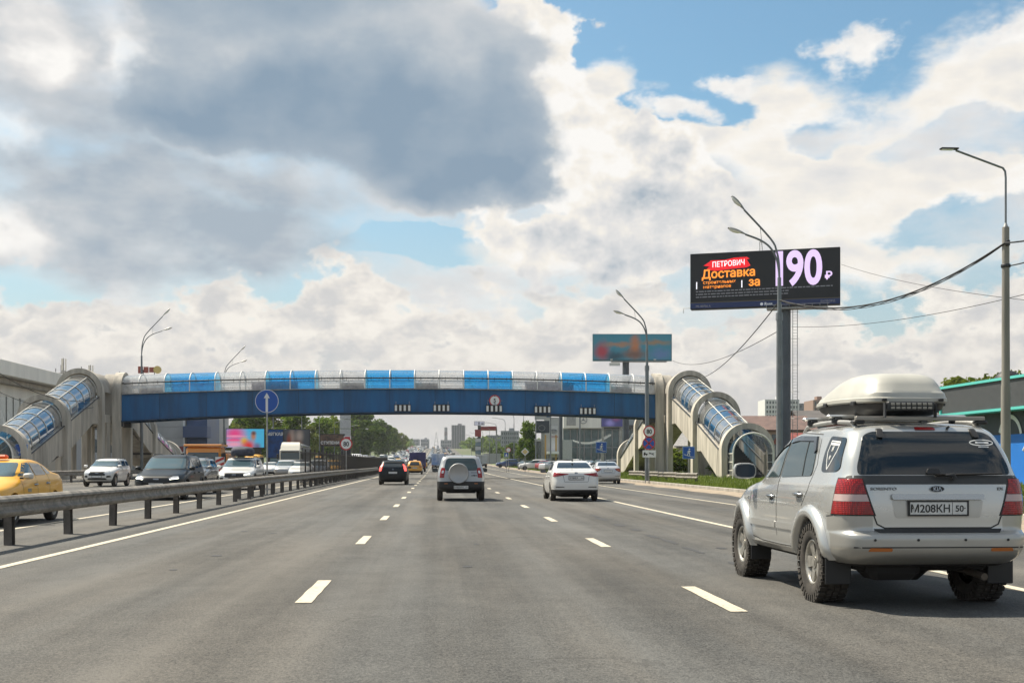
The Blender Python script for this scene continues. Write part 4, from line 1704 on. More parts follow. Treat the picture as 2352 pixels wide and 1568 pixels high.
# ---- hoardings on the left under the bridge
def hoarding(label, x0, y0, x1, y1, d, m, frame, legs, name='billboard', rz=0.0, lum=None):
    a, b = P(x0, y0, d), P(x1, y1, d)
    c = (a + b) / 2
    g = gz(c.y)
    t = thing(name, label, 'billboard', (c.x, c.y, g), -YAW + rz)
    w, h = b.x - a.x, a.z - b.z
    zb = b.z - g
    o = MB().box((0, 0, 0), (w - .2, .08, h - .2)).build('picture', m, t)
    o.location = (0, -.16, zb + h / 2)
    MB().box((0, 0, zb + h / 2), (w, .3, h)).build('frame', frame, t)
    for lx in legs:
        MB().box((lx * w, .1, zb / 2), (.35 if len(legs) > 1 else .9, .4, zb)).build('leg', M_DARK, t)
    return t, w, h, zb


pm = screen_mat('pink_picture', [(-1.3, .55, 1.5, 1.0, (.70, .05, .22)), (-1.4, -.25, 1.3, .22, (.75, .03, .18)), (-1.3, .25, 1.6, .16, (.78, .28, .45)), (-1.4, -.75, 1.6, .5, (.75, .32, .45)), (-.1, -.35, .55, .55, (.62, .42, .05)), (.4, -.95, .95, .85, (.60, .02, .02)),
                                 (1.0, .25, .40, .65, (.42, .17, .08)), (1.05, .62, .36, .30, (.10, .03, .02)), (1.5, -1.0, .5, .5, (.12, .12, .25))], (.05, .38, .62), 0.35)
hoarding('bright pink and blue video screen with a blurred figure in red', 519, 983, 609, 1029, 148, pm, M_DARK, (.30,), lum=1)
pm2 = mat('blue_banner', (.01, .09, .33), .6, var=.6, scale=1.2, dark=(.01, .03, .09))
t_, w_, h_, zb_ = hoarding('tall blue banner with white letters behind the arrow sign pole', 612, 985, 652, 1052, 152, pm2, M_DARK, (-.4, .4))
put_text(t_, 'МЯГКАЯ', .52, 0, -.24, zb_ + h_ * .78, M_SIGNW, .03)
pm3 = screen_mat('brown_picture', [(-.6, 0, .5, 1.4, (.42, .30, .24)), (-1.0, -.4, .35, 1.0, (.32, .07, .04)), (.35, .2, .6, .9, (.46, .36, .30)), (.1, -.9, .7, .6, (.38, .16, .10))], (.075, .08, .085), 0.05)
hoarding('dark hoarding with a blurred brown and cream picture left of the lorry', 652, 985, 712, 1024, 156, pm3, M_DARK, (-.4, .4))
pm4 = mat('rock_picture', (.22, .13, .08), .7, var=.8, scale=1.6, dark=(.015, .015, .02))
t_, w_, h_, zb_ = hoarding('black banner with a brown rocky picture and white writing under the trees', 735, 996, 792, 1024, 170, pm4, M_DARK, (-.4, .4))
put_text(t_, 'СТУПЕНИ', .55, -.3, -.24, zb_ + h_ * .16, M_SIGNW, .03)
hoarding('small red and white board beside the far speed sign', 790, 1001, 806, 1026, 165, mat('red_board', (.45, .03, .06), .6), M_SIGNW, (0,))
# grey stele of stacked panels
q = P(793, 1000, 175)
t = thing('pylon_sign', 'tall pale pylon of stacked grey panels rising among the trees', 'pylon sign', (q.x, q.y, gz(q.y)), -YAW)
for i in range(6):
    MB().box((0, 0, 4.2 + i * 1.35), (1.5, .6, 1.27), bev=.03).build('panel', mat('pylon_grey', (.50, .50, .49), .5, var=.15), t)
MB().box((0, 0, 2.0), (.5, .4, 4.0)).build('leg', M_STEEL, t)

# ---- fuel price totem and small hoarding far ahead on the right
q = P(1264 * .8711, 1000, 330)
t = thing('price_totem', 'red-topped striped fuel price totem far ahead on the right', 'pylon sign', (P(1098, 1000, 330).x, P(1098, 1000, 330).y, gz(330)), -YAW)
hz = P(1098, 986, 330).z - gz(330)
MB().box((0, 0, hz * .90), (1.7, .5, hz * .2)).build('sign_head', mat('totem_red', (.26, .035, .035), .5), t)
for i in range(6):
    MB().box((0, 0, hz * (.12 + .115 * i)), (1.5, .45, hz * .10)).build('price_panel', mat('totem_pale', (.42, .44, .45), .5) if i % 2 else mat('totem_blue', (.12, .18, .22), .5), t)
hoarding('small white hoarding with dark figures above the red fuel canopy far ahead', 1089, 967, 1113, 977, 345, screen_mat('white_ad', [(-.1, 0, .25, .55, (.02, .02, .04)), (.9, -.1, .6, .25, (.03, .03, .05))], (.62, .60, .70), .1), M_STEEL, (0,))
# ================================================================== buildings
def walls(t, w, d, h, m, name='wall', x=0, y=0, z=-.4):
    return MB().box((x, y, z + (h - z) / 2), (w, d, h - z)).build(name, m, t)


def window_grid(t, face, u0, u1, z0, z1, nu, nz, gu, gz_, m, off, name='window', depth=.06, frame=None):
    """windows on a wall: face = ('x'|'y', coordinate, outward sign)"""
    ax, c, s = face
    du, dz = (u1 - u0) / nu, (z1 - z0) / nz
    sz_ = (depth, du - gu, dz - gz_) if ax == 'x' else (du - gu, depth, dz - gz_)
    me = MB().box((0, 0, 0), sz_).mesh(name, m)
    for i in range(nu):
        for j in range(nz):
            u, z = u0 + (i + .5) * du, z0 + (j + .5) * dz
            o = link(name, me, t)
            o.location = (c + s * off, u, z) if ax == 'x' else (u, c + s * off, z)


M_WALLW = mat('render_white', (.78, .75, .68), .8, var=.12, scale=.5, streak=True)
M_WALLG = mat('panel_grey', (.42, .42, .41), .7, var=.12, scale=.4)
M_GLZ = glass_dark('facade_glass', (.05, .075, .08), .06)
M_GLZP = mat('pale_glass', (.42, .46, .43), .25, var=.2, scale=.6, coat=.5)
M_GLZB = mat('blue_glass', (.05, .12, .22), .12, var=.5, scale=.6, coat=.5)
M_ROOFG = mat('dark_roof', (.11, .10, .095), .85, var=.3, scale=.8)

# ---- white showroom on the left, long side to the road
t = thing('showroom', 'long white showroom with deep cornice and tall glass bays beside the left stairway', 'building', (-45, 118, gz(118)))
walls(t, 30, 46, 10.2, M_WALLW, x=-15)
cx_ = MB()
cx_.box((-14.3, .0, 10.85), (33.0, 48.0, 1.5), bev=.05)
cx_.build('cornice', M_WALLW, t)
MB().box((-14.6, 0, 9.75), (31.4, 46.8, .5)).build('cornice_band', M_CONC2, t)
window_grid(t, ('x', 0, 1), -22.5, 22.5, 4.6, 8.3, 22, 1, .16, .1, M_GLZP, .02, 'window')
window_grid(t, ('x', 0, 1), -22.5, 22.5, .6, 4.2, 11, 1, .7, .3, M_GLZB, .03, 'shop_window')
mm = MB().box((0, 0, 6.4), (.14, .12, 3.9)).mesh('mullion', M_STEEL)
for i in range(23):
    o = link('mullion', mm, t)
    o.location = (.05, -22.5 + i * 45 / 22, 0)

# ---- grey building behind it with aerials on the roof
t = thing('office_block', 'plain grey block with rooftop aerials rising behind the left stairway', 'building', (-55, 166, gz(166)))
walls(t, 24, 40, 11.6, M_WALLG)
MB().box((0, 0, 11.75), (24.6, 40.6, .4)).build('parapet', M_CONC2, t)
window_grid(t, ('x', 12, 1), -18, 18, 2, 10.5, 9, 3, 1.5, 1.2, M_GLZ, .02)
window_grid(t, ('y', -20, -1), -11, 11, 2, 10.5, 6, 3, 1.6, 1.2, M_GLZ, .02)
for i, (px, py, h, n) in enumerate(((146, 822, 0, 1), (140, 838, 0, 0), (187, 842, 0, 0), (208, 838, 0, 1), (128, 846, 0, 0), (275, 853, 0, 0))):
    q = P(px, py, 158)
    a = thing('roof_aerial', ['slim', 'tall lattice', 'short', 'forked', 'stubby', 'lone'][[1, 0, 2, 3, 4, 5][i]] + ' aerial on the roof of the grey block', 'aerial', (q.x, q.y, gz(166) + 11.95))
    h = max(.6, q.z - gz(166) - 11.95)
    if n:
        MB().cyl((0, 0, 0), (0, 0, h), .07, n=6).build('mast', M_STEEL, a)
        for k in range(3):
            MB().box((.28 * math.cos(k * 2.1), .28 * math.sin(k * 2.1), h * .72), (.16, .12, h * .5)).build('antenna_panel', M_WALLW, a)
        MB().cyl((0, 0, h * .4), (0, 0, h * .46), .35, n=8).build('ring', M_STEEL, a)
    else:
        MB().cyl((0, 0, 0), (0, 0, h), .05, n=6).build('mast', M_DARK, a)
        MB().box((0, 0, .2), (.5, .4, .4)).build('base_box', M_DARK, a)

# ---- grey clad hall with blue glass corner behind the left abutment
q0, q1 = P(300, 1000, 168), P(424, 1000, 168)
t = thing('clad_hall', 'grey panel-clad hall with a blue glazed corner and red strip sign', 'building', ((q0.x + q1.x) / 2, q0.y, gz(168)), -YAW)
wq = q1.x - q0.x
walls(t, wq, 26, 13.2, M_WALLG, y=13)
pm_ = MB().box((0, 0, 0), (wq - .3, .06, 1.50)).mesh('cladding_panel', mat('cladding', (.46, .46, .45), .55, .2, var=.1, scale=.8))
for i in range(8):
    o = link('cladding_panel', pm_, t)
    o.location = (-.1, -.03, .85 + i * 1.56)
MB().box((wq / 2 - .1, -.05, 6.5), (.25, .2, 13.2)).build('corner_strip', M_WHITE, t)
MB().box((wq / 2 - 1.25, -.12, 3.2), (2.2, .12, .75)).build('red_strip', mat('dull_red', (.28, .045, .045), .6, var=.3), t)
MB().box((wq / 2 - 2.9, -.12, 3.2), (1.0, .12, .75)).build('white_strip', mat('strip_text', (.45, .45, .45), .6, var=.7, scale=5, dark=(.05, .05, .05)), t)
qb0, qb1 = P(425, 1000, 170), P(472, 1000, 170)
xb0 = wq / 2 + .05
bl = MB().box((xb0 + 1.5, 4, 6.3), (2.9, 7, 13.0)).build('glazed_corner', mat('blue_panel', (.06, .10, .20), .4, var=.3, scale=.4), t)
for i in range(5):
    MB().box((xb0 + .35 + i * .58, .46, 10.2), (.36, .05, 4.2)).build('window', M_GLZB, t)
MB().box((xb0 + 1.7, -.2, 5.6), (3.4, 2.2, 1.6), bev=.05).build('canopy', mat('canopy_blue', (.055, .085, .17), .5), t)
# red roof sign with a gold disc
q = P(342, 849, 172)
s_ = thing('roof_sign', 'red rooftop letter sign with a gold disc above the footbridge tube', 'sign', (q.x, q.y, gz(168) + 13.2), -YAW)
zz = q.z - gz(168) - 13.2
for i in range(3):
    MB().box((-1.2 + i * .8, 0, zz), (.66, .3, 1.0 - .12 * i), bev=.03).build('letter', mat('sign_brick_red', (.22, .05, .035), .6, var=.3), s_)
MB().cyl((1.25, .1, zz), (1.25, -.2, zz), .55, n=20).build('gold_disc', mat('gold_disc', (.45, .36, .14), .4, .4), s_)
for i in (-1, 1):
    MB().cyl((i * .8, 0, -.1), (i * .8, 0, zz), .06, n=6).build('strut', M_DARK, s_)
# pale long canopy behind the shrubs and a sloping gantry
q = P(487, 1000, 215)
t = thing('canopy_roof', 'low white-edged brown canopy behind the bright shrubs on the left', 'building', (q.x, q.y, gz(215)), -YAW)
MB().box((0, 0, 5.4), (9.5, 6, 1.1)).build('white_fascia', M_WHITE, t)
MB().box((0, .2, 4.3), (9.2, 5.6, 1.1)).build('brown_wall', mat('brown_brick', (.16, .075, .045), .85, var=.4, scale=2), t)
for i in range(4):
    MB().box((-4.2 + i * 2.8, -2.6, 2.3), (.3, .3, 4.6)).build('column', M_STEEL, t)
for i in range(3):
    MB().cyl((-3.4 + i * 2.6, 1, 5.8), (-3.4 + i * 2.6, 1, 14), .16, n=8).build('flagpole', mat('pale_post', (.40, .44, .40), .5), t)

# ---- dealerships on the right beyond the footbridge
d = 262
a, b = P(1294, 955, d), P(1383, 983, d)
t = thing('car_showroom', 'car showroom with a white fascia carrying a three-pointed star over teal glass', 'building', ((a.x + b.x) / 2, a.y, gz(d)), -YAW)
w = b.x - a.x
zt, zf = a.z - gz(d), b.z - gz(d)
walls(t, w + 30, 28, zt - .3, mat('showroom_wall', (.30, .33, .34), .6), x=15, y=14.6)
MB().box((0, -.3, (zt + zf) / 2), (w, 1.2, zt - zf), bev=.04).build('fascia', M_WALLW, t)
MB().box((15.2 + w * .5, -.1, zf + .3), (30, .8, .8)).build('fascia', M_DARK, t)
xs0 = P(1339.5, 964, d).x - (a.x + b.x) / 2
zs0 = P(1339.5, 964, d).z - gz(d)
tor = MB()
tor.tube([(xs0 + .80 * math.cos(2 * math.pi * i / 32), -.96, zs0 + .80 * math.sin(2 * math.pi * i / 32)) for i in range(33)], .07, 6)
for k in range(3):
    an = R(90 + 120 * k)
    pv = Vector((math.cos(an), 0, math.sin(an)))
    pw = Vector((-math.sin(an), 0, math.cos(an)))
    o3 = Vector((xs0, -.97, zs0))
    tor.add([o3 + pw * .16, o3 - pw * .16, o3 + pv * .78], [(0, 1, 2)])
tor.build('star_emblem', mat('emblem_grey', (.25, .26, .27), .4, .5), t)
MB().box((-w * .30, -.75, (zt + zf) / 2 + .2), (2.0, .5, 1.9)).build('roof_unit', M_STEEL, t)
window_grid(t, ('y', .55, -1), -w / 2, w / 2 + 13, .3, zf - .2, 14, 2, .18, .2, mat('teal_glass', (.06, .115, .12), .10, var=.4, scale=.5, coat=.4), .03)
for i in range(15):
    MB().box((-w / 2 + i * (w + 13) / 14, .42, zf / 2), (.12, .2, zf)).build('mullion', M_STEEL, t)
MB().box((-w * .42, -1.0, zf * .42), (2.4, .5, zf * .55)).build('entrance_panel', mat('portal_grey', (.40, .42, .40), .6, var=.2), t)
# string of pennants
m = MB()
A, B = P(1315, 1010, 225), P(1400, 997, 205)
mid = (A + B) / 2
rr = random.Random(6)
for i in range(40):
    q_ = A.lerp(B, i / 39) - mid
    q_.z -= .9 * 4 * (i / 39) * (1 - i / 39)
    m.add([q_, q_ + Vector((.32, 0, 0)), q_ + Vector((.16, 0, -.38))], [(0, 2, 1)])
m.tube([tuple(A - mid), tuple(A.lerp(B, .25) - mid - Vector((0, 0, .68))), tuple(-Vector((0, 0, .9))), tuple(A.lerp(B, .75) - mid - Vector((0, 0, .68))), tuple(B - mid)], .02, 4)
o = m.build('pennant_string', M_WHITE)
o.location = mid
tag(o, 'string of small white pennants hung across the showroom forecourt', 'bunting')
# violet video screen and grey columns
a, b = P(1382, 957, 172), P(1430, 979, 172)
t = thing('video_screen', 'dim violet video screen hanging under the right end of the footbridge', 'screen', ((a.x + b.x) / 2, a.y, gz(172)), -YAW)
o = MB().box((0, 0, 0), (b.x - a.x, .3, a.z - b.z)).build('picture', screen_mat('violet_picture', [(-.3, -.2, .8, .5, (.20, .18, .42)), (.6, .3, .7, .4, (.16, .06, .16))], (.05, .05, .16), .25, .5), t)
o.location = (0, 0, (a.z + b.z) / 2 - gz(172))
MB().box((0, .25, (a.z + b.z) / 2 - gz(172)), (b.x - a.x + .2, .3, a.z - b.z + .2)).build('frame', M_STEEL, t)
for s in (-1, 1):
    MB().box((s * 1.3, .3, (b.z - gz(172)) / 2), (.3, .3, b.z - gz(172))).build('leg', M_STEEL, t)
q = P(1288, 1000, 152)
t = thing('sign_column', 'thick plain grey-blue column in front of the showrooms', 'column', (q.x, q.y, gz(q.y)))
MB().cyl((0, 0, -.2), (0, 0, 9.2), .235, n=18).build('shaft', M_COL, t)
MB().cyl((0, 0, 0), (0, 0, .35), .5, n=18).build('base', M_CONC2, t)
MB().box((0, 0, 9.5), (1.6, .5, .8), bev=.05).build('head', M_COL, t)
# grey-and-amber tower of the next dealership
a, b = P(1250, 958, 238), P(1284, 1048, 238)
t = thing('dealer_tower', 'slim pale dealership tower with amber stripes and an oval emblem', 'building', ((a.x + b.x) / 2, a.y, gz(238)), -YAW)
w, h = b.x - a.x, a.z - gz(238)
walls(t, w, 6, h, M_WALLG, y=3)
MB().box((.5, -.1, h * .52), (w * .52, .25, h * .62)).build('grey_panel', mat('pale_panel', (.50, .50, .50), .5), t)
for x in (-.42, .30):
    MB().box((w * x, -.12, h * .40), (.30, .25, h * .5)).build('amber_stripe', mat('amber_panel', (.42, .26, .07), .6), t)
m = MB()
for (ra, rb, zc_) in ((.62, .42, 0), (.24, .42, .0), (.45, .17, .15)):
    m.tube([(.45 + ra * math.cos(2 * math.pi * i / 24), -.30, h * .72 + zc_ + rb * math.sin(2 * math.pi * i / 24)) for i in range(25)], .045, 5)
m.build('oval_emblem', MATS['emblem_grey'], t)
put_text(t, 'TOYOTA', .42, .45, -.28, h * .60, mat('dull_red_letter', (.30, .05, .05), .5), .02)
MB().box((-w * .25, -.05, h + .6), (w * .4, .3, 1.2)).build('roof_pylon', M_GLZB, t)
MB().box((.2, -1.5, 3.0), (w * .8, 3, .5)).build('canopy', M_WHITE, t)
window_grid(t, ('y', 0, -1), -w / 2, w / 2, .3, 2.6, 4, 1, .2, .2, M_GLZ, .03)
# dark pylon with round logo, next to the tree
a, b = P(1232, 966, 205), P(1262, 994, 205)
t = thing('pylon_sign', 'dark cube pylon with a pale round logo beside the roadside tree', 'pylon sign', ((a.x + b.x) / 2, a.y, gz(205)), -YAW)
w, h = b.x - a.x, a.z - b.z
zc = (a.z + b.z) / 2 - gz(205)
MB().box((0, 0, zc), (w, .8, h), bev=.03).build('cube', mat('pylon_navy', (.03, .04, .055), .4), t)
MB().tube([(-.2 + .55 * math.cos(2 * math.pi * i / 24), -.43, zc - .2 + .45 * math.sin(2 * math.pi * i / 24)) for i in range(25)], .06, 5).build('logo', MATS['emblem_grey'], t)
MB().box((-.4, 0, zc + h * .5 + .55), (w * .9, .5, .7)).build('top_board', M_WALLG, t)
MB().box((0, 0, (zc - h / 2) / 2), (.6, .5, zc - h / 2)).build('leg', M_STEEL, t)
# low dark shop row further along
a, b = P(1190, 1008, 300), P(1295, 1050, 300)
t = thing('shop_row', 'low dark glazed shop row between the tree and the showrooms', 'building', ((a.x + b.x) / 2, a.y, gz(300)), -YAW)
w, h = b.x - a.x, a.z - gz(300)
walls(t, w, 12, h, mat('shop_dark', (.10, .105, .11), .7, var=.3), y=6)
window_grid(t, ('y', 0, -1), -w / 2 + .3, w / 2 - .3, .4, h - .8, 7, 1, .3, .2, M_GLZ, .03)
MB().box((0, -.2, h - .3), (w + .4, .5, .5)).build('fascia', M_WALLG, t)

# ---- houses, fence and kiosk on the right
def gable_house(label, x0, x1, yeave, yridge, d, wallm, roofm, depth=9, rz=0.0, name='house'):
    a, b = P(x0, yeave, d), P(x1, yeave, d)
    g = gz(d) + .1
    t = thing(name, label, 'house', ((a.x + b.x) / 2, (a.y + b.y) / 2, g), -YAW + rz)
    w = b.x - a.x
    he, hr = a.z - g, P(x0, yridge, d).z - g
    walls(t, w, depth, he, wallm, y=depth / 2)
    m = MB()
    o_ = .5
    vs = [(-w / 2 - o_, -o_, he - .1), (w / 2 + o_, -o_, he - .1), (w / 2 + o_, depth / 2, hr), (-w / 2 - o_, depth / 2, hr), (-w / 2 - o_, depth + o_, he - .1), (w / 2 + o_, depth + o_, he - .1)]
    m.add(vs, [(0, 1, 2, 3), (3, 2, 5, 4)])
    m.add([q - Vector((0, 0, .15)) for q in map(Vector, vs)], [(3, 2, 1, 0), (4, 5, 2, 3)])
    m.build('roof', roofm, t)
    m = MB()
    for s in (-1, 1):
        m.add([(s * w / 2, 0, he - .1), (s * w / 2, depth / 2, hr - .15), (s * w / 2, depth, he - .1)], [(0, 1, 2) if s < 0 else (2, 1, 0)])
    m.build('gable', wallm, t)
    window_grid(t, ('y', 0, -1), -w / 2 + .6, w / 2 - .6, 1.0, max(2.2, he - .5), max(2, int(w / 2.4)), 1, 1.0, .3, M_GLZ, .03)
    return t


M_BRICK = mat('red_brick', (.24, .095, .06), .85, var=.35, scale=3)
M_RROOF = mat('brown_roof', (.15, .095, .08), .8, var=.3, scale=1.5)
M_REDR = mat('red_roof', (.22, .05, .04), .8, var=.2, scale=2)
gable_house('brown-roofed brick house behind the tall screen column', 1705, 1870, 985, 950, 150, mat('tan_render', (.34, .25, .18), .85, var=.2), M_RROOF, 12)
gable_house('low red-roofed outbuilding half hidden by the silver off-road car', 1815, 1880, 1012, 992, 128, M_BRICK, M_REDR, 6)
gable_house('brick house with dark roof behind the roof box', 1850, 2010, 968, 938, 165, M_BRICK, M_ROOFG, 12)
gable_house('small grey-roofed cottage seen between the arches of the right stairway', 1555, 1628, 1022, 985, 150, mat('cottage_wall', (.42, .37, .28), .85, var=.3), mat('slate_roof', (.30, .29, .28), .8, var=.3), 8)
gable_house('dark-roofed shed beyond the kiosk', 2010, 2200, 960, 940, 95, mat('shed_wall', (.16, .15, .14), .85, var=.3), M_ROOFG, 8)


def tower_block(label, x0, x1, ytop, d, m, nu, nz, depth=18, wm=None, name='apartment_block', roof=True, gu=.45, gzz=.4):
    a, b = P(x0, ytop, d), P(x1, ytop, d)
    g = gz(d) - .1
    t = thing(name, label, 'building', ((a.x + b.x) / 2, (a.y + b.y) / 2, g), -YAW)
    w, h = b.x - a.x, a.z - g
    walls(t, w, depth, h, m, y=depth / 2)
    dz = h / nz
    window_grid(t, ('y', 0, -1), -w / 2 + .4, w / 2 - .4, .5, h - .4, nu, nz, (w / nu) * gu, dz * gzz, wm or M_GLZ, .03)
    if roof:
        MB().box((w * .1, depth / 2, h + 1.0), (w * .3, 5, 2.0)).build('lift_house', m, t)
    return t


tower_block('white apartment block with a grid of dark windows beyond the brown roofs', 1757, 1836, 917, 620, mat('block_white', (.62, .62, .60), .8), 11, 12)
tower_block('dark long apartment block beside the white one', 1834, 1900, 926, 700, mat('block_dark', (.16, .17, .19), .8, var=.2), 8, 10, roof=False)
tower_block('brownish block peeping out beside the roof box', 1868, 1905, 918, 560, mat('block_brown', (.27, .18, .14), .8), 5, 9)
tower_block('tall hazy grey apartment tower at the end of the road', 1037, 1067, 976, 1330, mat('block_grey', (.22, .22, .23), .8, var=.2, scale=.3), 5, 12, 22)
tower_block('long low block on the hazy skyline left of the road end', 918, 962, 1008, 1620, mat('sky_block', (.26, .27, .30), .85), 12, 4, 20, roof=False)
tower_block('square block on the hazy skyline beside the road end', 966, 984, 1008, 1650, mat('sky_block', (.26, .27, .30), .85), 5, 4, 20)
tower_block('wide low works building at the foot of the chimney', 1012, 1045, 1010, 1540, mat('sky_block', (.26, .27, .30), .85), 8, 3, 20, roof=False)
tower_block('hazy stepped block rising behind the right-hand lamps', 1150, 1192, 989, 720, mat('hill_block', (.22, .24, .25), .85), 8, 5, 30)
tower_block('second hazy block left of the stepped one', 1118, 1152, 999, 840, mat('hill_block', (.22, .24, .25), .85), 8, 4, 30, roof=False)
# fuel canopy
q = P(1098, 1000, 352)
t = thing('fuel_canopy', 'red-edged fuel station canopy under the small white hoarding', 'building', (q.x + 3, q.y, gz(352)), -YAW)
zc = P(1098, 983, 352).z - gz(352)
MB().box((0, 3, zc), (5.0, 9, 1.0)).build('canopy', mat('totem_red', (.26, .035, .035), .5), t)
for s in (-1, 1):
    MB().box((s * 2.4, 2, zc / 2), (.4, .4, zc)).build('column', M_STEEL, t)
MB().box((1, 8, 1.6), (5, 3, 3.2)).build('shop', M_WALLG, t)
# chimney and mast on the skyline
q = P(1024, 1000, 1600)
t = thing('chimney', 'tall banded factory chimney beside the hazy apartment tower', 'chimney', (q.x, q.y, gz(1600)))
hc_ = P(1024, 981, 1600).z - gz(1600)
for i in range(6):
    r0, r1 = 2.6 - .09 * i, 2.6 - .09 * (i + 1)
    MB().cyl((0, 0, hc_ * i / 6), (0, 0, hc_ * (i + 1) / 6), r0, r1, n=16, caps=(i == 5)).build('band', mat('chim_a', (.30, .30, .32), .8) if i % 2 else mat('chim_b', (.20, .17, .18), .8), t)
q = P(1002, 1000, 2300)
t = thing('lattice_mast', 'thin lattice spire on the skyline between block and chimney', 'mast', (q.x, q.y, gz(2300)))
hm = P(1002, 992, 2300).z - gz(2300)
m = MB()
for k in range(4):
    an = R(45 + 90 * k)
    m.cyl((9 * math.cos(an), 9 * math.sin(an), 0), (.3 * math.cos(an), .3 * math.sin(an), hm), .5, .2, n=5)
m.build('legs', M_DARK, t)
m = MB()
for i in range(1, 6):
    f = 1 - i / 6.5
    for k in range(4):
        a1, a2 = R(45 + 90 * k), R(135 + 90 * k)
        m.cyl((9 * f * math.cos(a1), 9 * f * math.sin(a1), hm * (1 - f)), (9 * f * math.cos(a2), 9 * f * math.sin(a2), hm * (1 - f)), .3, n=4)
m.build('bracing', M_DARK, t)

# ---- dark kiosk with turquoise edging, long side to the road
XK2 = 30.3
t = thing('kiosk', 'dark roadside building edged in turquoise with white painted arcs and a blue base', 'building', (XK2, 50.4, .15))
KD = mat('kiosk_dark', (.035, .045, .052), .6, var=.3, scale=.5)
TQ = mat('turquoise_trim', (.10, .50, .45), .5)
walls(t, 8, 33, 4.6, KD, x=4, y=0)
MB().box((-.03, 0, 1.35), (.06, 33, 3.0)).build('blue_base', mat('kiosk_blue', (.01, .16, .55), .6, var=.15, scale=.4), t)
MB().box((-.45, .5, 4.95), (.9, 34.6, 1.5)).build('sign_box', mat('sign_charcoal', (.055, .058, .062), .6, var=.15), t)
for z in (4.13, 5.72):
    MB().box((-.50, .5, z), (1.0, 34.8, .14)).build('trim', TQ, t)
MB().box((-.92, 17.85, 4.93), (.14, .14, 1.66)).build('trim', TQ, t)
MB().cyl((-.06, 16.3, .2), (-.06, 16.3, 4.2), .07, n=8).build('trim_post', TQ, t)


def arc(cy, cz, r, a0, a1, w, m=M_WHITE):
    b = MB()
    n = 24
    vs = []
    for i in range(n + 1):
        a = R(a0 + (a1 - a0) * i / n)
        for rr_ in (r - w, r):
            vs.append((0, rr_ * math.cos(a), rr_ * math.sin(a)))
    b.add(vs, [(2 * i, 2 * i + 1, 2 * i + 3, 2 * i + 2) for i in range(n)])
    b.add([(-.012, q[1], q[2]) for q in vs], [(2 * i + 2, 2 * i + 3, 2 * i + 1, 2 * i) for i in range(n)])
    o = b.build('painted_arc', m, t)
    o.location = (-.035, cy, cz)
    return o


arc(11.2, 2.55, 1.35, 20, 165, .22)
arc(7.2, 2.75, 1.45, -20, 200, .20)
arc(7.2, 2.75, 1.15, 10, 190, .12)
arc(3.0, 2.75, 1.4, 0, 180, .2)
MB().cyl((-.04, 9.7, 2.0), (-.04, 8.6, 3.0), .09, n=6).build('painted_bar', M_WHITE, t)
o = MB().lathe([(0, .75), (.35, .68), (.62, .42), (.75, .02)], 20, axis='Z').build('roof_dome', M_BLACK, t)
o.location = (1.2, 14.0, 5.75)
MB().box((1.5, 11.8, 5.9), (.6, .9, .35), bev=.1).build('roof_vent', M_BLACK, t)
# plain fence closing the back of the verge
t = thing('board_fence', 'low grey board fence behind the grass between the stairway and the kiosk', 'fence', (29.6, 100, gz(100)))
bm_ = MB().box((0, 0, .85), (.05, 1.9, 1.7)).mesh('board_panel', mat('fence_grey', (.20, .19, .17), .8, var=.3))
for i in range(32):
    o = link('board_panel', bm_, t)
    o.location = (0, -28 + 2.0 * i, 0)
# ================================================================== trees and shrubs
M_BARK = mat('bark', (.12, .09, .065), .9, var=.4, scale=3)
LEAF = [m_leaf('leaf_dark', (.030, .070, .014), (.11, .18, .035), .35), m_leaf('leaf_mid', (.055, .11, .016), (.17, .24, .045), .4),
        m_leaf('leaf_lime', (.085, .14, .016), (.24, .29, .04), .5), m_leaf('leaf_olive', (.075, .095, .018), (.19, .21, .05), .4)]


def crown_mesh(seed, n, h, rx, base, leaf, m, lobes=9, tall=1.0):
    """leaf faces gathered in clumps through the crown's volume"""
    rg = np.random.RandomState(seed)
    cl = []
    for i in range(lobes * 3):
        z = rg.rand()
        rr_ = math.sin(math.pi * (.12 + .80 * z)) ** .7
        a = rg.uniform(0, 6.283)
        q = rg.rand() ** .6
        cl.append((rx * rr_ * q * math.cos(a), rx * rr_ * q * math.sin(a), base + (h - base) * (.06 + .86 * z), rx * rg.uniform(.22, .42)))
    v = np.zeros((n * 4, 3))
    k = 0
    idx = rg.randint(0, len(cl), n)
    for i in range(n):
        cx_, cy_, cz_, cr = cl[idx[i]]
        d = rg.normal(size=3)
        d /= np.linalg.norm(d)
        rad = cr * rg.rand() ** .35
        c = np.array([cx_, cy_, cz_]) + d * rad * np.array([1, 1, .85 * tall])
        nrm = d * .7 + rg.normal(size=3) * .7
        nrm /= np.linalg.norm(nrm)
        u = np.cross(nrm, [.3, .2, .9])
        u /= np.linalg.norm(u) + 1e-9
        w = np.cross(nrm, u)
        s = leaf * rg.uniform(.6, 1.4)
        v[4 * i] = c - u * s * .5
        v[4 * i + 1] = c + w * s * .35
        v[4 * i + 2] = c + u * s * .5
        v[4 * i + 3] = c - w * s * .35
    me = bpy.data.meshes.new('crown')
    me.from_pydata(v.tolist(), [], [(4 * i, 4 * i + 1, 4 * i + 2, 4 * i + 3) for i in range(n)])
    me.materials.append(m)
    return me, cl


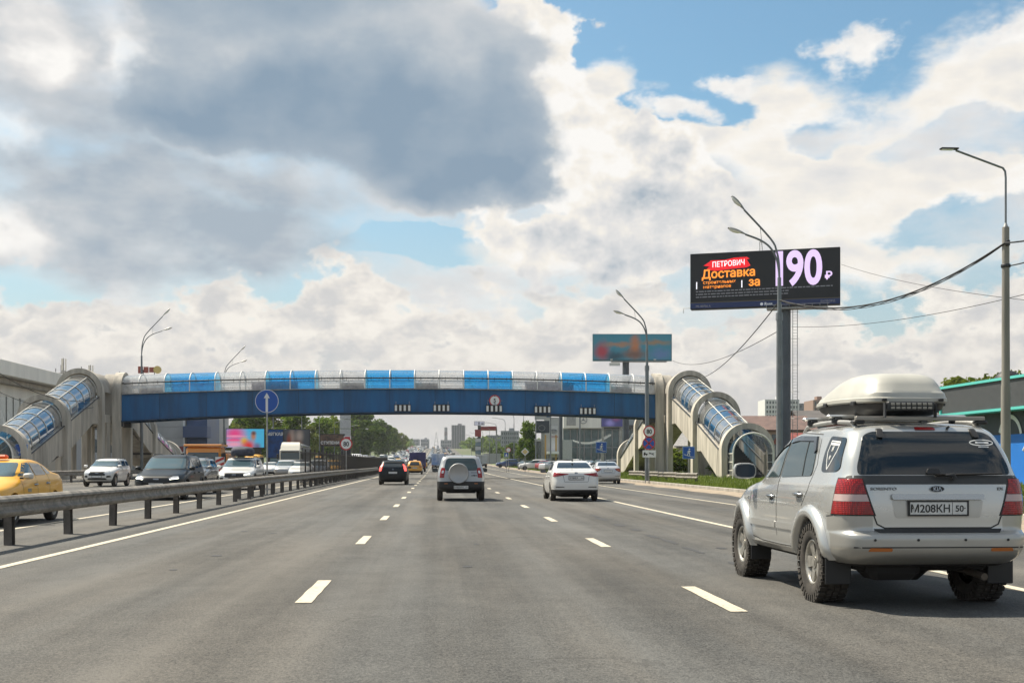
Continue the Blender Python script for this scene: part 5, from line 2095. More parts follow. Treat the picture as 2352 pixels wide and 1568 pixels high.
def trunk_mesh(seed, h, r, cl):
    rr_ = random.Random(seed)
    m = MB()
    top = h * .78
    pts = [(rr_.uniform(-.1, .1) * i / 4, rr_.uniform(-.1, .1) * i / 4, top * i / 5 - .2) for i in range(6)]
    m.tube(pts, r, 8, radii=[r * (1 - .15 * i) for i in range(6)])
    for (x, y, z, c) in cl[:9]:
        z0 = max(h * .15, z * .62)
        q = min(5, int(5 * z0 / top))
        m.tube([(pts[q][0], pts[q][1], z0), (x * .5, y * .5, (z0 + z) / 2 + .1), (x * .9, y * .9, z)], r * .3, 5, radii=[r * .38, r * .25, r * .1])
    return m.mesh('trunk', M_BARK)


TREES = []
for (seed, n, h, rx, base, leaf, mi, lob, tall) in ((1, 4200, 10, 3.6, 1.6, .52, 1, 9, 1), (2, 4200, 10, 3.1, 1.8, .50, 0, 8, 1.1), (3, 3600, 10, 2.6, 1.4, .48, 2, 7, 1.2), (4, 4600, 10, 4.0, 1.2, .55, 0, 11, 1), (5, 3200, 10, 3.3, 2.0, .45, 3, 8, 1)):
    cme, cl = crown_mesh(seed, n, h, rx, base, leaf, LEAF[mi], lob, tall)
    TREES.append((cme, trunk_mesh(seed, h, .22, cl)))


def tree(kind, x, y, h, wf, label, group=None, name='tree', cat='tree', z=None):
    t = thing(name, label, cat, (x, y, gz(y) if z is None else z), random.uniform(0, 6.28), group)
    cme, tme = TREES[kind]
    s = h / 10.0
    for nm, me in (('crown', cme), ('trunk', tme)):
        o = link(nm, me, t)
        o.scale = (s * wf, s * wf, s)
    return t


rt = random.Random(21)
G1 = 'trees behind the oncoming carriageway'
for (px, ytop, d, kind, wf, lab) in (
        (455, 950, 235, 1, 1.2, 'dark bushy tree behind the blue glazed corner of the grey hall'),
        (500, 945, 250, 4, 1.2, 'olive tree behind the white canopy on the left'),
        (548, 940, 262, 1, 1.2, 'dark tree behind the pink video screen'),
        (590, 946, 245, 0, 1.1, 'mid-green tree just left of the arrow sign pole'),
        (640, 940, 270, 4, 1.3, 'olive-green tree above the blue banner'),
        (672, 948, 260, 0, 1.1, 'mid-green tree above the brown hoarding'),
        (712, 975, 290, 4, .9, 'small olive tree in the gap right of the brown hoarding'),
        (735, 958, 300, 0, 1.1, 'fresh green tree above the black banner'),
        (765, 952, 330, 2, 1.0, 'lime-green tree left of the pale pylon'),
        (812, 938, 400, 3, 1.15, 'big dark tree right of the pale pylon'),
        (846, 946, 430, 1, 1.2, 'tall dark tree behind the far speed sign'),
        (875, 965, 520, 3, 1.0, 'dark tree where the left tree row starts to drop'),
        (893, 980, 600, 0, 1.1, 'mid-green tree near the end of the left tree row'),
        (908, 992, 640, 1, 1.0, 'last big dark tree of the left row before the hill')):
    q = P(px, ytop, d)
    tree(kind, q.x, q.y, q.z - gz(q.y), wf, lab, G1)
# second layer, lower
for i in range(16):
    d = 210 + i * 34
    px = 470 + i * 30
    q = P(px, 1000, d)
    labs = 'low leafy tree filling the gap under the taller trees along the oncoming side'
    tree(rt.choice((0, 1, 2, 4)), q.x - rt.uniform(0, 6), q.y + rt.uniform(-6, 6), rt.uniform(6, 8) * (1 + i * .05), 1.3, labs, 'low trees along the oncoming side')
# right side
q = P(1212, 968, 205)
tree(0, q.x, q.y, q.z - gz(q.y), .72, 'single leafy roadside tree on the verge beyond the footbridge')
q = P(1203, 985, 202)
tree(1, q.x + .6, q.y, 7.2, .75, 'darker low tree standing right behind the single roadside tree')
for i, (px, yt, d, k) in enumerate(((1140, 1022, 420, 0), (1156, 1016, 400, 1), (1172, 1020, 380, 0), (1128, 1026, 520, 3), (1108, 1030, 620, 1), (1085, 1034, 700, 0), (1075, 1036, 800, 3))):
    q = P(px, yt, d)
    tree(k, q.x + 4, q.y, max(5, q.z - gz(q.y)), 1.5, 'hazy round tree beside the far lamps on the right', 'far trees on the right')
for (px, yt, d, k, wf, lab) in ((2168, 862, 95, 4, 1.1, 'yellow-green tree rising between the roof box and the kiosk'), (2200, 866, 88, 2, 1.0, 'bright bushy tree behind the left end of the kiosk'), (2270, 850, 90, 4, .8, 'small tree top showing over the kiosk roof by the dome')):
    q = P(px, yt, d)
    tree(k, q.x + 1, q.y, q.z - gz(q.y), wf, lab)
for (px, d, h, k) in ((1560, 128, 2.6, 2), (1580, 124, 2.4, 2), (1640, 112, 2.2, 2), (1655, 104, 2.0, 0), (1548, 135, 3.0, 2), (1625, 118, 2.6, 0), (1668, 100, 1.9, 2)):
    q = P(px, 1060, d)
    tree(k, q.x, q.y, h, 1.9, 'bright green shrub under the right stairway', 'shrubs under the right stairway', 'shrub', 'shrub', verge_z(24, q.y) - .2)
q = P(1600, 1030, 133)
tree(4, q.x, q.y, 5.2, .8, 'thin small tree in front of the grey-roofed cottage')
for (px, d, h) in ((455, 185, 4.5), (475, 182, 5.0), (500, 186, 4.2), (518, 190, 4.6)):
    q = P(px, 1060, d)
    tree(2, q.x, q.y, h, 1.3, 'bright lime shrub in front of the brown canopy on the left', 'lime shrubs on the left', 'shrub', 'shrub')
# far wooded rise either side of the road end: too far to count
rg = np.random.RandomState(5)
vs, fs = [], []
for k in range(2600):
    y = rg.uniform(780, 1500)
    side = -1 if rg.rand() < .55 else 1
    x = side * (rg.uniform(28, 60) if rg.rand() < .5 else rg.uniform(40, 420))
    hgt = rg.uniform(4, 10)
    for j in range(5):
        c = np.array([x + rg.normal() * 2, y + rg.normal() * 2, gz(y) + hgt * rg.uniform(.2, 1)])
        u, w = rg.normal(size=3) * 1.3, rg.normal(size=3) * 1.3
        b = len(vs)
        vs += [tuple(c - u), tuple(c + w), tuple(c + u), tuple(c - w)]
        fs.append((b, b + 1, b + 2, b + 3))
me = bpy.data.meshes.new('far_wood')
me.from_pydata(vs, [], fs)
me.materials.append(LEAF[0])
o = link('far_wood', me)
o['kind'] = 'stuff'
o['label'] = 'far hazy woodland on the rise at the end of the road'
o['category'] = 'woodland'
# ================================================================== vehicles
# car space: y forward, x right, z up, origin on the ground in the middle of the car
G_DARK = glass_dark('privacy_glass')
G_TEAL = glass_dark('tinted_glass', (0.035, 0.055, 0.058))
G_WIND = glass_dark('windscreen_glass', (0.05, 0.085, 0.10), 0.04)
def m_lamp(name, c1, c2, scale=55.0):
    """moulded lamp lens with a grid of bright cells behind it"""
    m = bpy.data.materials.new(name)
    m.use_nodes = True
    nt = NT(m.node_tree)
    b = m.node_tree.nodes['Principled BSDF']
    tc = nt.node('ShaderNodeTexCoord')
    vo = nt.node('ShaderNodeTexVoronoi')
    vo.inputs['Scale'].default_value = scale
    vo.inputs['Randomness'].default_value = 0.15
    nt.put(vo.inputs['Vector'], tc.outputs['Object'])
    f = nt.smooth(vo.outputs['Distance'], 0.15, 0.55)
    nt.put(b.inputs['Base Color'], nt.mix(f, c1, c2))
    b.inputs['Roughness'].default_value = 0.2
    b.inputs['Coat Weight'].default_value = 0.3
    bp = nt.node('ShaderNodeBump')
    bp.inputs['Strength'].default_value = 0.35
    bp.inputs['Distance'].default_value = 0.01
    nt.put(bp.inputs['Height'], vo.outputs['Distance'])
    nt.put(b.inputs['Normal'], bp.outputs[0])
    MATS[name] = m
    return m


M_RED = m_lamp('tail_lamp_red', (0.50, 0.012, 0.010), (0.20, 0.002, 0.003))
M_REDD = mat('tail_lamp_dark', (0.22, 0.006, 0.008), 0.2, coat=0.6)
M_LAMP = mat('lamp_clear', (0.62, 0.62, 0.62), 0.12, 0.3, coat=0.6)
M_AMB = mat('amber_reflector', (0.45, 0.14, 0.03), 0.3)
M_BRAKE = mat('lit_brake_lamp', (1.0, 0.10, 0.08), 0.3, emit=1.6)
M_HEAD = mat('lit_headlamp', (1.0, 0.97, 0.78), 0.3, emit=3.0)
M_CHROME = mat('chrome', (0.38, 0.385, 0.39), 0.24, 1.0)
M_ALLOY = mat('alloy_rim', (0.42, 0.40, 0.36), 0.42, 0.7, var=0.3, scale=12)
M_ALLOYD = mat('rim_shadow', (0.03, 0.029, 0.027), 0.7)
M_PLATE = mat('plate_white', (0.66, 0.66, 0.64), 0.45, var=0.12, scale=14)
M_SEAMC = mat('panel_gap', (0.03, 0.03, 0.03), 0.7)
M_UNDER = mat('underbody', (0.016, 0.015, 0.015), 0.9)


def body_mesh(sl, N=112, sub=4, flare=None, crease=None):
    """sl: slices (z, y_rear, y_front, half width, n_rear, n_front) from bottom to top"""
    a = np.array(sl, float)
    # arc length parameter so that slices are spread evenly
    t = np.concatenate([[0], np.cumsum(np.sqrt((np.diff(a[:, 0])) ** 2 + (0.25 * np.diff(a[:, 2])) ** 2 + (0.25 * np.diff(a[:, 1])) ** 2 + .0004))])
    tt = []
    for i in range(len(t) - 1):
        tt += list(t[i] + (t[i + 1] - t[i]) * np.arange(sub) / sub)
    tt.append(t[-1])
    tt = np.array(tt)
    # monotone cubic through the keys
    def pchip(x, y, xs):
        h = np.diff(x)
        d = np.diff(y) / h
        m = np.zeros_like(y)
        m[0], m[-1] = d[0], d[-1]
        for i in range(1, len(y) - 1):
            if d[i - 1] * d[i] > 0:
                w1, w2 = 2 * h[i] + h[i - 1], h[i] + 2 * h[i - 1]
                m[i] = (w1 + w2) / (w1 / d[i - 1] + w2 / d[i])
        k = np.clip(np.searchsorted(x, xs) - 1, 0, len(h) - 1)
        s = (xs - x[k]) / h[k]
        return ((1 + 2 * s) * (1 - s) ** 2 * y[k] + s * (1 - s) ** 2 * h[k] * m[k] + s * s * (3 - 2 * s) * y[k + 1] + s * s * (s - 1) * h[k] * m[k + 1])
    cols = [pchip(t, a[:, c], tt) for c in range(6)]
    ph = np.arange(N) * 2 * np.pi / N
    # crowd points towards the corners of the square
    vs, fs = [], []
    for i in range(len(tt)):
        z, yr, yf, hw, nr, nf = (c[i] for c in cols)
        c0, L = (yr + yf) / 2, (yf - yr) / 2
        for p in ph:
            cx, sy = math.cos(p), math.sin(p)
            n = nr if sy < 0 else nf
            r = (abs(cx) ** n + abs(sy) ** n) ** (-1.0 / n)
            x, y, zz = hw * r * cx, c0 + L * r * sy, z
            if flare:
                x, y, zz = flare(x, y, zz)
            vs.append((x, y, zz))
    ns = len(tt)
    for i in range(ns - 1):
        for k in range(N):
            kk = (k + 1) % N
            fs.append((i * N + k, i * N + kk, i * N + N + kk, i * N + N + k))
    fs.append(tuple(reversed(range(N))))
    fs.append(tuple(range((ns - 1) * N, ns * N)))
    me = bpy.data.meshes.new('body')
    me.from_pydata(vs, [], fs)
    me.update()
    return me


def boolean_wells(me, cuts):
    """cut wheel wells: cuts = list of (x0, x1, y, z, r)"""
    ob = bpy.data.objects.new('tmp_body', me)
    COL.objects.link(ob)
    c = MB()
    for (x0, x1, y, z, r) in cuts:
        c.cyl((x0, y, z), (x1, y, z), r, n=40)
        c2 = None
    cm = c.mesh('tmp_cut', M_UNDER)
    bm = bmesh.new()
    bm.from_mesh(cm)
    bmesh.ops.remove_doubles(bm, verts=bm.verts, dist=1e-5)
    bmesh.ops.recalc_face_normals(bm, faces=bm.faces)
    bm.to_mesh(cm)
    bm.free()
    co = bpy.data.objects.new('tmp_cut', cm)
    COL.objects.link(co)
    md = ob.modifiers.new('b', 'BOOLEAN')
    md.object = co
    md.operation = 'DIFFERENCE'
    md.solver = 'EXACT'
    dg = bpy.context.evaluated_depsgraph_get()
    dg.update()
    out = bpy.data.meshes.new_from_object(ob.evaluated_get(dg))
    bpy.data.objects.remove(ob)
    bpy.data.objects.remove(co)
    return out


def split_mesh(me, pred):
    """faces for which pred(centre) holds go into a second mesh"""
    outs = []
    for want in (False, True):
        bm = bmesh.new()
        bm.from_mesh(me)
        dele = [f for f in bm.faces if bool(pred(f.calc_center_median())) != want]
        bmesh.ops.delete(bm, geom=dele, context='FACES')
        m2 = bpy.data.meshes.new('part')
        bm.to_mesh(m2)
        bm.free()
        outs.append(m2)
    return outs


def finish(me, m, angle=38):
    me.materials.clear()
    for q in (m if isinstance(m, (list, tuple)) else [m]):
        me.materials.append(q)
    me.polygons.foreach_set('use_smooth', [True] * len(me.polygons))
    me.set_sharp_from_angle(angle=R(angle))
    return me


def rounded(poly, r=0.04, n=4):
    """round the corners of a polygon; r may be per-corner"""
    out = []
    k = len(poly)
    for i in range(k):
        p = Vector((*poly[i], 0))
        a = Vector((*poly[i - 1], 0)) - p
        b = Vector((*poly[(i + 1) % k], 0)) - p
        rr = r[i] if isinstance(r, (list, tuple)) else r
        rr = min(rr, a.length * .45, b.length * .45)
        a, b = p + a.normalized() * rr, p + b.normalized() * rr
        for j in range(n + 1):
            t = j / n
            q = a * (1 - t) ** 2 + p * 2 * t * (1 - t) + b * t * t
            out.append((q.x, q.y))
    return out


def fill(poly, step):
    """triangulated polygon with interior points: returns 2D points and faces"""
    pts, edges = [], []
    k = len(poly)
    for i in range(k):
        a, b = Vector(poly[i]), Vector(poly[(i + 1) % k])
        n = max(1, int((b - a).length / step))
        for j in range(n):
            pts.append(a + (b - a) * (j / n))
    nb = len(pts)
    edges = [(i, (i + 1) % nb) for i in range(nb)]
    xs = [q.x for q in pts]
    ys = [q.y for q in pts]
    gx = np.arange(min(xs) + step / 2, max(xs), step)
    gy = np.arange(min(ys) + step / 2, max(ys), step)
    P2 = np.array([(q.x, q.y) for q in pts[:nb]])

    def inside(x, y):
        c = False
        j = nb - 1
        for i in range(nb):
            if (P2[i, 1] > y) != (P2[j, 1] > y) and x < (P2[j, 0] - P2[i, 0]) * (y - P2[i, 1]) / (P2[j, 1] - P2[i, 1] + 1e-12) + P2[i, 0]:
                c = not c
            j = i
        return c and np.min((P2[:, 0] - x) ** 2 + (P2[:, 1] - y) ** 2) > (step * .35) ** 2
    for x in gx:
        for y in gy:
            if inside(x, y):
                pts.append(Vector((x, y)))
    r = delaunay_2d_cdt(pts, edges, [list(range(nb))], 1, 1e-6)
    return r[0], r[2]


class Shell:
    """a body surface on which lamps, panes, plates and seams are laid"""
    def __init__(s, me):
        s.bvh = BVHTree.FromPolygons([v.co.copy() for v in me.vertices], [tuple(p.vertices) for p in me.polygons])

    def hit(s, axis, a, b):
        if axis in ('L', 'R'):
            sg = -1 if axis == 'L' else 1
            o, d = Vector((sg * 5, a, b)), Vector((-sg, 0, 0))
        elif axis == 'B':
            o, d = Vector((a, -9, b)), Vector((0, 1, 0))
        elif axis == 'F':
            o, d = Vector((a, 9, b)), Vector((0, -1, 0))
        elif axis in ('BL', 'BR', 'FL', 'FR'):           # across a corner; a runs outwards-in
            s1 = -1 if axis[1] == 'L' else 1
            s2 = -1 if axis[0] == 'B' else 1
            d = Vector((-s1 * .6, -s2 * .8, 0))
            e = Vector((-s1 * .8, s2 * .6, 0))
            o = e * a - d * 9 + Vector((0, 0, b))
        else:
            o, d = Vector((a, b, 6)), Vector((0, 0, -1))
        p, n, i, dist = s.bvh.ray_cast(o, d)
        return (p, -d) if p is not None else (None, -d)

    def patch(s, axis, poly, off=0.004, step=0.06, m=None, name='part', parent=None, thick=None, round_r=None, maxjump=None, angle=35):
        if round_r:
            poly = rounded(poly, round_r)
        pts, faces = fill(poly, step)
        hit = []
        for q in pts:
            p, out = s.hit(axis, q.x, q.y)
            hit.append((p, out))
        vs, ok = [], []
        good = [h[0] for h in hit if h[0] is not None]
        if not good:
            return None
        for (p, out), q in zip(hit, pts):
            if p is None:
                vs.append((0, 0, 0))
                ok.append(False)
            else:
                vs.append(tuple(p + out * off))
                ok.append(True)
        fs = [tuple(f) for f in faces if all(ok[i] for i in f)]
        if maxjump:
            fs = [f for f in fs if max((Vector(vs[f[i]]) - Vector(vs[f[i - 1]])).length for i in range(3)) < maxjump]
        # face outwards
        o3 = hit[0][1]
        out_f = []
        for f in fs:
            n = (Vector(vs[f[1]]) - Vector(vs[f[0]])).cross(Vector(vs[f[2]]) - Vector(vs[f[0]]))
            out_f.append(f if n.dot(o3) >= 0 else tuple(reversed(f)))
        mb = MB()
        mb.add(vs, out_f, 0, True)
        # rim back to the body gives it an edge
        cnt = {}
        for f in out_f:
            for i in range(3):
                e = (f[i], f[(i + 1) % 3])
                cnt[e] = cnt.get(e, 0) + 1
        th = thick or (off + 0.006)
        rv, rf = [], []
        for (a, b) in cnt:
            if (b, a) not in cnt:
                k = len(rv)
                A, B = Vector(vs[a]), Vector(vs[b])
                rv += [A, B, B - o3 * th, A - o3 * th]
                rf.append((k, k + 3, k + 2, k + 1))
        mb.add(rv, rf, 0, False)
        return mb.build(name, m, parent)

    def seam(s, axis, line, w=0.008, m=None, name='panel_gap', parent=None, off=0.002):
        """thin dark line laid along a polyline on the body"""
        pts = []
        for i in range(len(line) - 1):
            a, b = Vector(line[i]), Vector(line[i + 1])
            n = max(1, int((b - a).length / .06))
            pts += [a + (b - a) * (j / n) for j in range(n)]
        pts.append(Vector(line[-1]))
        vs, fs = [], []
        for i, q in enumerate(pts):
            t = (pts[min(i + 1, len(pts) - 1)] - pts[max(0, i - 1)])
            t = t.normalized() if t.length > 0 else Vector((1, 0))
            nrm = Vector((-t.y, t.x)) * w / 2
            pr = []
            for sg in (-1, 1):
                p, out = s.hit(axis, q.x + nrm.x * sg, q.y + nrm.y * sg)
                pr.append(None if p is None else p + out * off)
            if None in pr:
                continue
            vs += [tuple(pr[0]), tuple(pr[1])]
        k = len(vs) // 2
        fs = [(2 * i, 2 * i + 1, 2 * i + 3, 2 * i + 2) for i in range(k - 1)
              if (Vector(vs[2 * i]) - Vector(vs[2 * i + 2])).length < .3]
        return MB().add(vs, fs).build(name, m or M_SEAMC, parent)

    def letters(s, axis, body, size, x, z, m, parent, bold=0.0, sx=1.0, off=0.010, name='lettering'):
        me = text_mesh(body, size, m, bold, sx)
        sg = {'B': 1, 'F': -1, 'L': -1, 'R': 1}[axis]
        for v in me.vertices:
            a, b, dpt = v.co.x, v.co.y, v.co.z
            if axis in ('B', 'F'):
                p, out = s.hit(axis, x + sg * a, z + b)
            else:
                p, out = s.hit(axis, x + sg * a, z + b)
            if p is None:
                p = Vector((0, 0, 0))
            v.co = p + out * (off + dpt)
        me.update()
        return link(name, me, parent)


_wheels = {}


def wheel_meshes(key, r, w, rim_r, style, knob=False):
    if key in _wheels:
        return _wheels[key]
    h = w / 2
    m = MB()
    prof = [(-h * .78, rim_r - .005), (-h * .95, rim_r + .02), (-h * 1.02, (r + rim_r) / 2), (-h * .94, r - .03), (-h * .78, r - .006),
            (0, r), (h * .78, r - .006), (h * .94, r - .03), (h * 1.02, (r + rim_r) / 2), (h * .95, rim_r + .02), (h * .78, rim_r - .005)]
    m.lathe(prof, 40)
    if knob:                                         # chunky off-road tread blocks
        nb = 34
        for i in range(nb):
            a = 2 * math.pi * i / nb
            for (x, off_, ln) in ((-.40, 0, .30), (.40, .5, .30), (-.13, .5, .22), (.13, 0, .22)):
                aa = a + off_ * 2 * math.pi / nb
                Mx = Matrix.Rotation(aa, 4, 'X') @ Matrix.Translation((x * w * .98, 0, r + .002))
                m.box((0, 0, 0), (w * ln * .86, 2 * math.pi * r / nb * .62, .030), M=Mx)
            for sx in (-1, 1):
                aa = a + (.25 if sx > 0 else .75) * 2 * math.pi / nb
                Mx = Matrix.Rotation(aa, 4, 'X') @ Matrix.Translation((sx * h * .985, 0, r - .032))
                m.box((0, 0, 0), (.022, 2 * math.pi * r / nb * .5, .06), M=Mx)
    tyre = m.mesh('wheel', M_RUBBER)
    # rim, outer face towards -x (left side); right side wheels are turned round
    m = MB()
    m.lathe([(-h * .80, rim_r), (-h * .86, rim_r - .012), (-h * .70, rim_r - .03), (h * .6, rim_r - .045)], 36)
    m.lathe([(-h * .30, rim_r - .03), (-h * .28, .02)], 36, mi=1)
    ns = {'five': 5, 'steel': 0, 'multi': 10}[style]
    for i in range(ns):
        Mx = Matrix.Rotation(2 * math.pi * i / ns, 4, 'X')
        wi, wo = (.085, .125) if ns == 5 else (.035, .045)
        R0, R1 = .045, rim_r - .014
        vs = [(-h * .62, -wi / 2, R0), (-h * .62, wi / 2, R0), (-h * .74, wo / 2, R1), (-h * .74, -wo / 2, R1),
              (-h * .40, -wi / 2, R0), (-h * .40, wi / 2, R0), (-h * .45, wo / 2, R1), (-h * .45, -wo / 2, R1)]
        m.add(vs, [(0, 1, 2, 3), (0, 4, 5, 1), (1, 5, 6, 2), (3, 2, 6, 7), (0, 3, 7, 4)], 0, False, Mx)
    if ns == 0:
        m.lathe([(-h * .70, rim_r - .03), (-h * .55, rim_r * .75), (-h * .62, rim_r * .45), (-h * .60, .0)], 28)
        for i in range(8):
            Mx = Matrix.Rotation(2 * math.pi * i / 8, 4, 'X')
            m.box((-h * .60, 0, rim_r * .66), (.012, .045, .05), 1, Mx)
    m.cyl((-h * .70, 0, 0), (-h * .40, 0, 0), .062, n=16)
    m.cyl((-h * .73, 0, 0), (-h * .70, 0, 0), .035, n=12)
    rim = m.mesh('rim', [M_ALLOY, M_ALLOYD])
    _wheels[key] = (tyre, rim)
    return _wheels[key]


def add_wheels(car, key, r, w, rim_r, style, track, ya, yb, knob=False):
    tyre, rim = wheel_meshes(key, r, w, rim_r, style, knob)
    for y in (ya, yb):
        for s in (-1, 1):
            o = link('wheel', tyre, car)
            o.location = (s * (track / 2 - w / 2), y, r)
            o.rotation_euler = (random.uniform(0, 6), 0, 0 if s < 0 else math.pi)
            link('rim', rim, o)
    return car


def plate(shell, car, axis, z, txt, off=0.03, w=0.52, h=0.112, size=0.085, frame=True):
    p, out = shell.hit(axis, 0, z)
    if p is None:
        return
    s = 1 if axis == 'B' else -1
    y = p.y + out.y * off
    o = MB().box((0, 0, 0), (w, .012, h), bev=.004).build('number_plate', M_PLATE, car)
    o.location = (0, y, z)
    fr = MB()
    for zz in (-h / 2 - .006, h / 2 + .006):
        fr.box((0, 0, zz), (w + .026, .02, .013))
    for xx in (-w / 2 - .006, w / 2 + .006):
        fr.box((xx, 0, 0), (.013, .02, h + .002))
    f = fr.build('plate_frame', M_BLACK, o)
    if txt:
        big, reg = txt
        parts = [(big, -.078, size, 1.0), (reg, .195, size * .8, 1.0)]
        for (b, x, sz, sx) in parts:
            me = text_mesh(b, sz, M_BLACK, .012, sx, depth=.0015)
            lo = link('lettering', me, o)
            lo.location = (x * s, -.0075 * s, -sz * .36)
            lo.rotation_euler = (R(90), 0, 0 if s > 0 else math.pi)
        d = MB().box((.128 * s, -.0068 * s, 0), (.004, .002, h * .94)).build('plate_divider', M_BLACK, o)
        for xx in (-.245, .245):
            dd = MB().cyl((xx, -.006 * s, 0), (xx, -.009 * s, 0), .006, n=8).build('screw', M_BLACK, o)
    return o


def mirror(car, m, y, z, x, s, w=.22, h=.15):
    """door mirror on the side s (-1 left); faces backwards"""
    b = MB()
    rings = []
    for (dy, k) in ((-.05, .94), (.0, 1.0), (.06, .88), (.11, .5)):
        ring = []
        for i in range(16):
            a = 2 * math.pi * i / 16
            c, q = math.cos(a), math.sin(a)
            rr = (abs(c) ** 4 + abs(q) ** 4) ** (-.25)
            ring.append((w / 2 * k * rr * c, dy, h / 2 * k * rr * q))
        rings.append(ring)
    vs = [q for r_ in rings for q in r_]
    fs = [(i * 16 + (k + 1) % 16, i * 16 + k, i * 16 + 16 + k, i * 16 + 16 + (k + 1) % 16) for i in range(3) for k in range(16)]
    b.add(vs, fs, 0, True)
    b.add(rings[-1], [tuple(reversed(range(16)))])
    b.add(rings[0], [tuple(range(16))])
    o = b.build('mirror', m, car)
    o.location = (s * (x + w / 2 + .03), y, z)
    g = MB()
    g.add([(q[0] * .9, q[1] - .004, q[2] * .86) for q in rings[0]], [tuple(range(16))])
    g.build('mirror_glass', mat('mirror_glass', (0.02, 0.03, 0.05), 0.04, coat=.5), o)
    MB().box((-s * (w / 2 + .02), .02, -h * .3), (.10, .05, .05), bev=.01).build('mirror_arm', M_BLACK, o)
    return o


def handle(shell, car, axis, y, z, m):
    p, out = shell.hit(axis, y, z)
    if p is None:
        return
    s = out.x
    o = MB().tube([(0, -.105, 0), (s * .028, -.085, .004), (s * .036, 0, .006), (s * .028, .085, .004), (0, .105, 0)], .017, 8).build('door_handle', m, car)
    o.location = p
    c = MB()
    c.add([(s * .003, .075 * math.cos(a), .038 * math.sin(a) - .004) for a in [2 * math.pi * k / 20 for k in range(20)]], [tuple(range(20)) if s > 0 else tuple(reversed(range(20)))])
    c.build('handle_cup', M_SEAMC, o)
    return o
# ------------------------------------------------------------------ silver off-roader with roof box
M_LAMPR = mat('lamp_pale', (0.50, 0.36, 0.34), 0.2, coat=0.5)


def arch_lip(sh, car, ax, yc, zc, r, w, out, m, a0, a1, n=30):
    """raised lip round a wheel arch"""
    s = -1 if ax == 'L' else 1
    rows = []
    for i in range(n + 1):
        a = R(a0 + (a1 - a0) * i / n)
        c, q = math.cos(a), math.sin(a)
        row = []
        for (rr, o) in ((r - .012, -.05), (r - .012, out), (r + .012, out + .012), (r + w * .62, out + .006), (r + w * .9, out * .45), (r + w, .001)):
            yy, zz = yc + rr * c, zc + rr * q
            p, d = sh.hit(ax, yc + (r + w) * c, max(.44, zc + (r + w) * q))
            x = p.x if p is not None else s * .88
            row.append((x + s * o, yy, zz))
        rows.append(row)
    k = len(rows[0])
    vs = [p for row in rows for p in row]
    fs = [(i * k + j, i * k + j + 1, (i + 1) * k + j + 1, (i + 1) * k + j) if s < 0 else (i * k + j + 1, i * k + j, (i + 1) * k + j, (i + 1) * k + j + 1) for i in range(n) for j in range(k - 1)]
    b = MB()
    b.add(vs, fs, 0, True)
    return b.build('arch_lip', m, car)


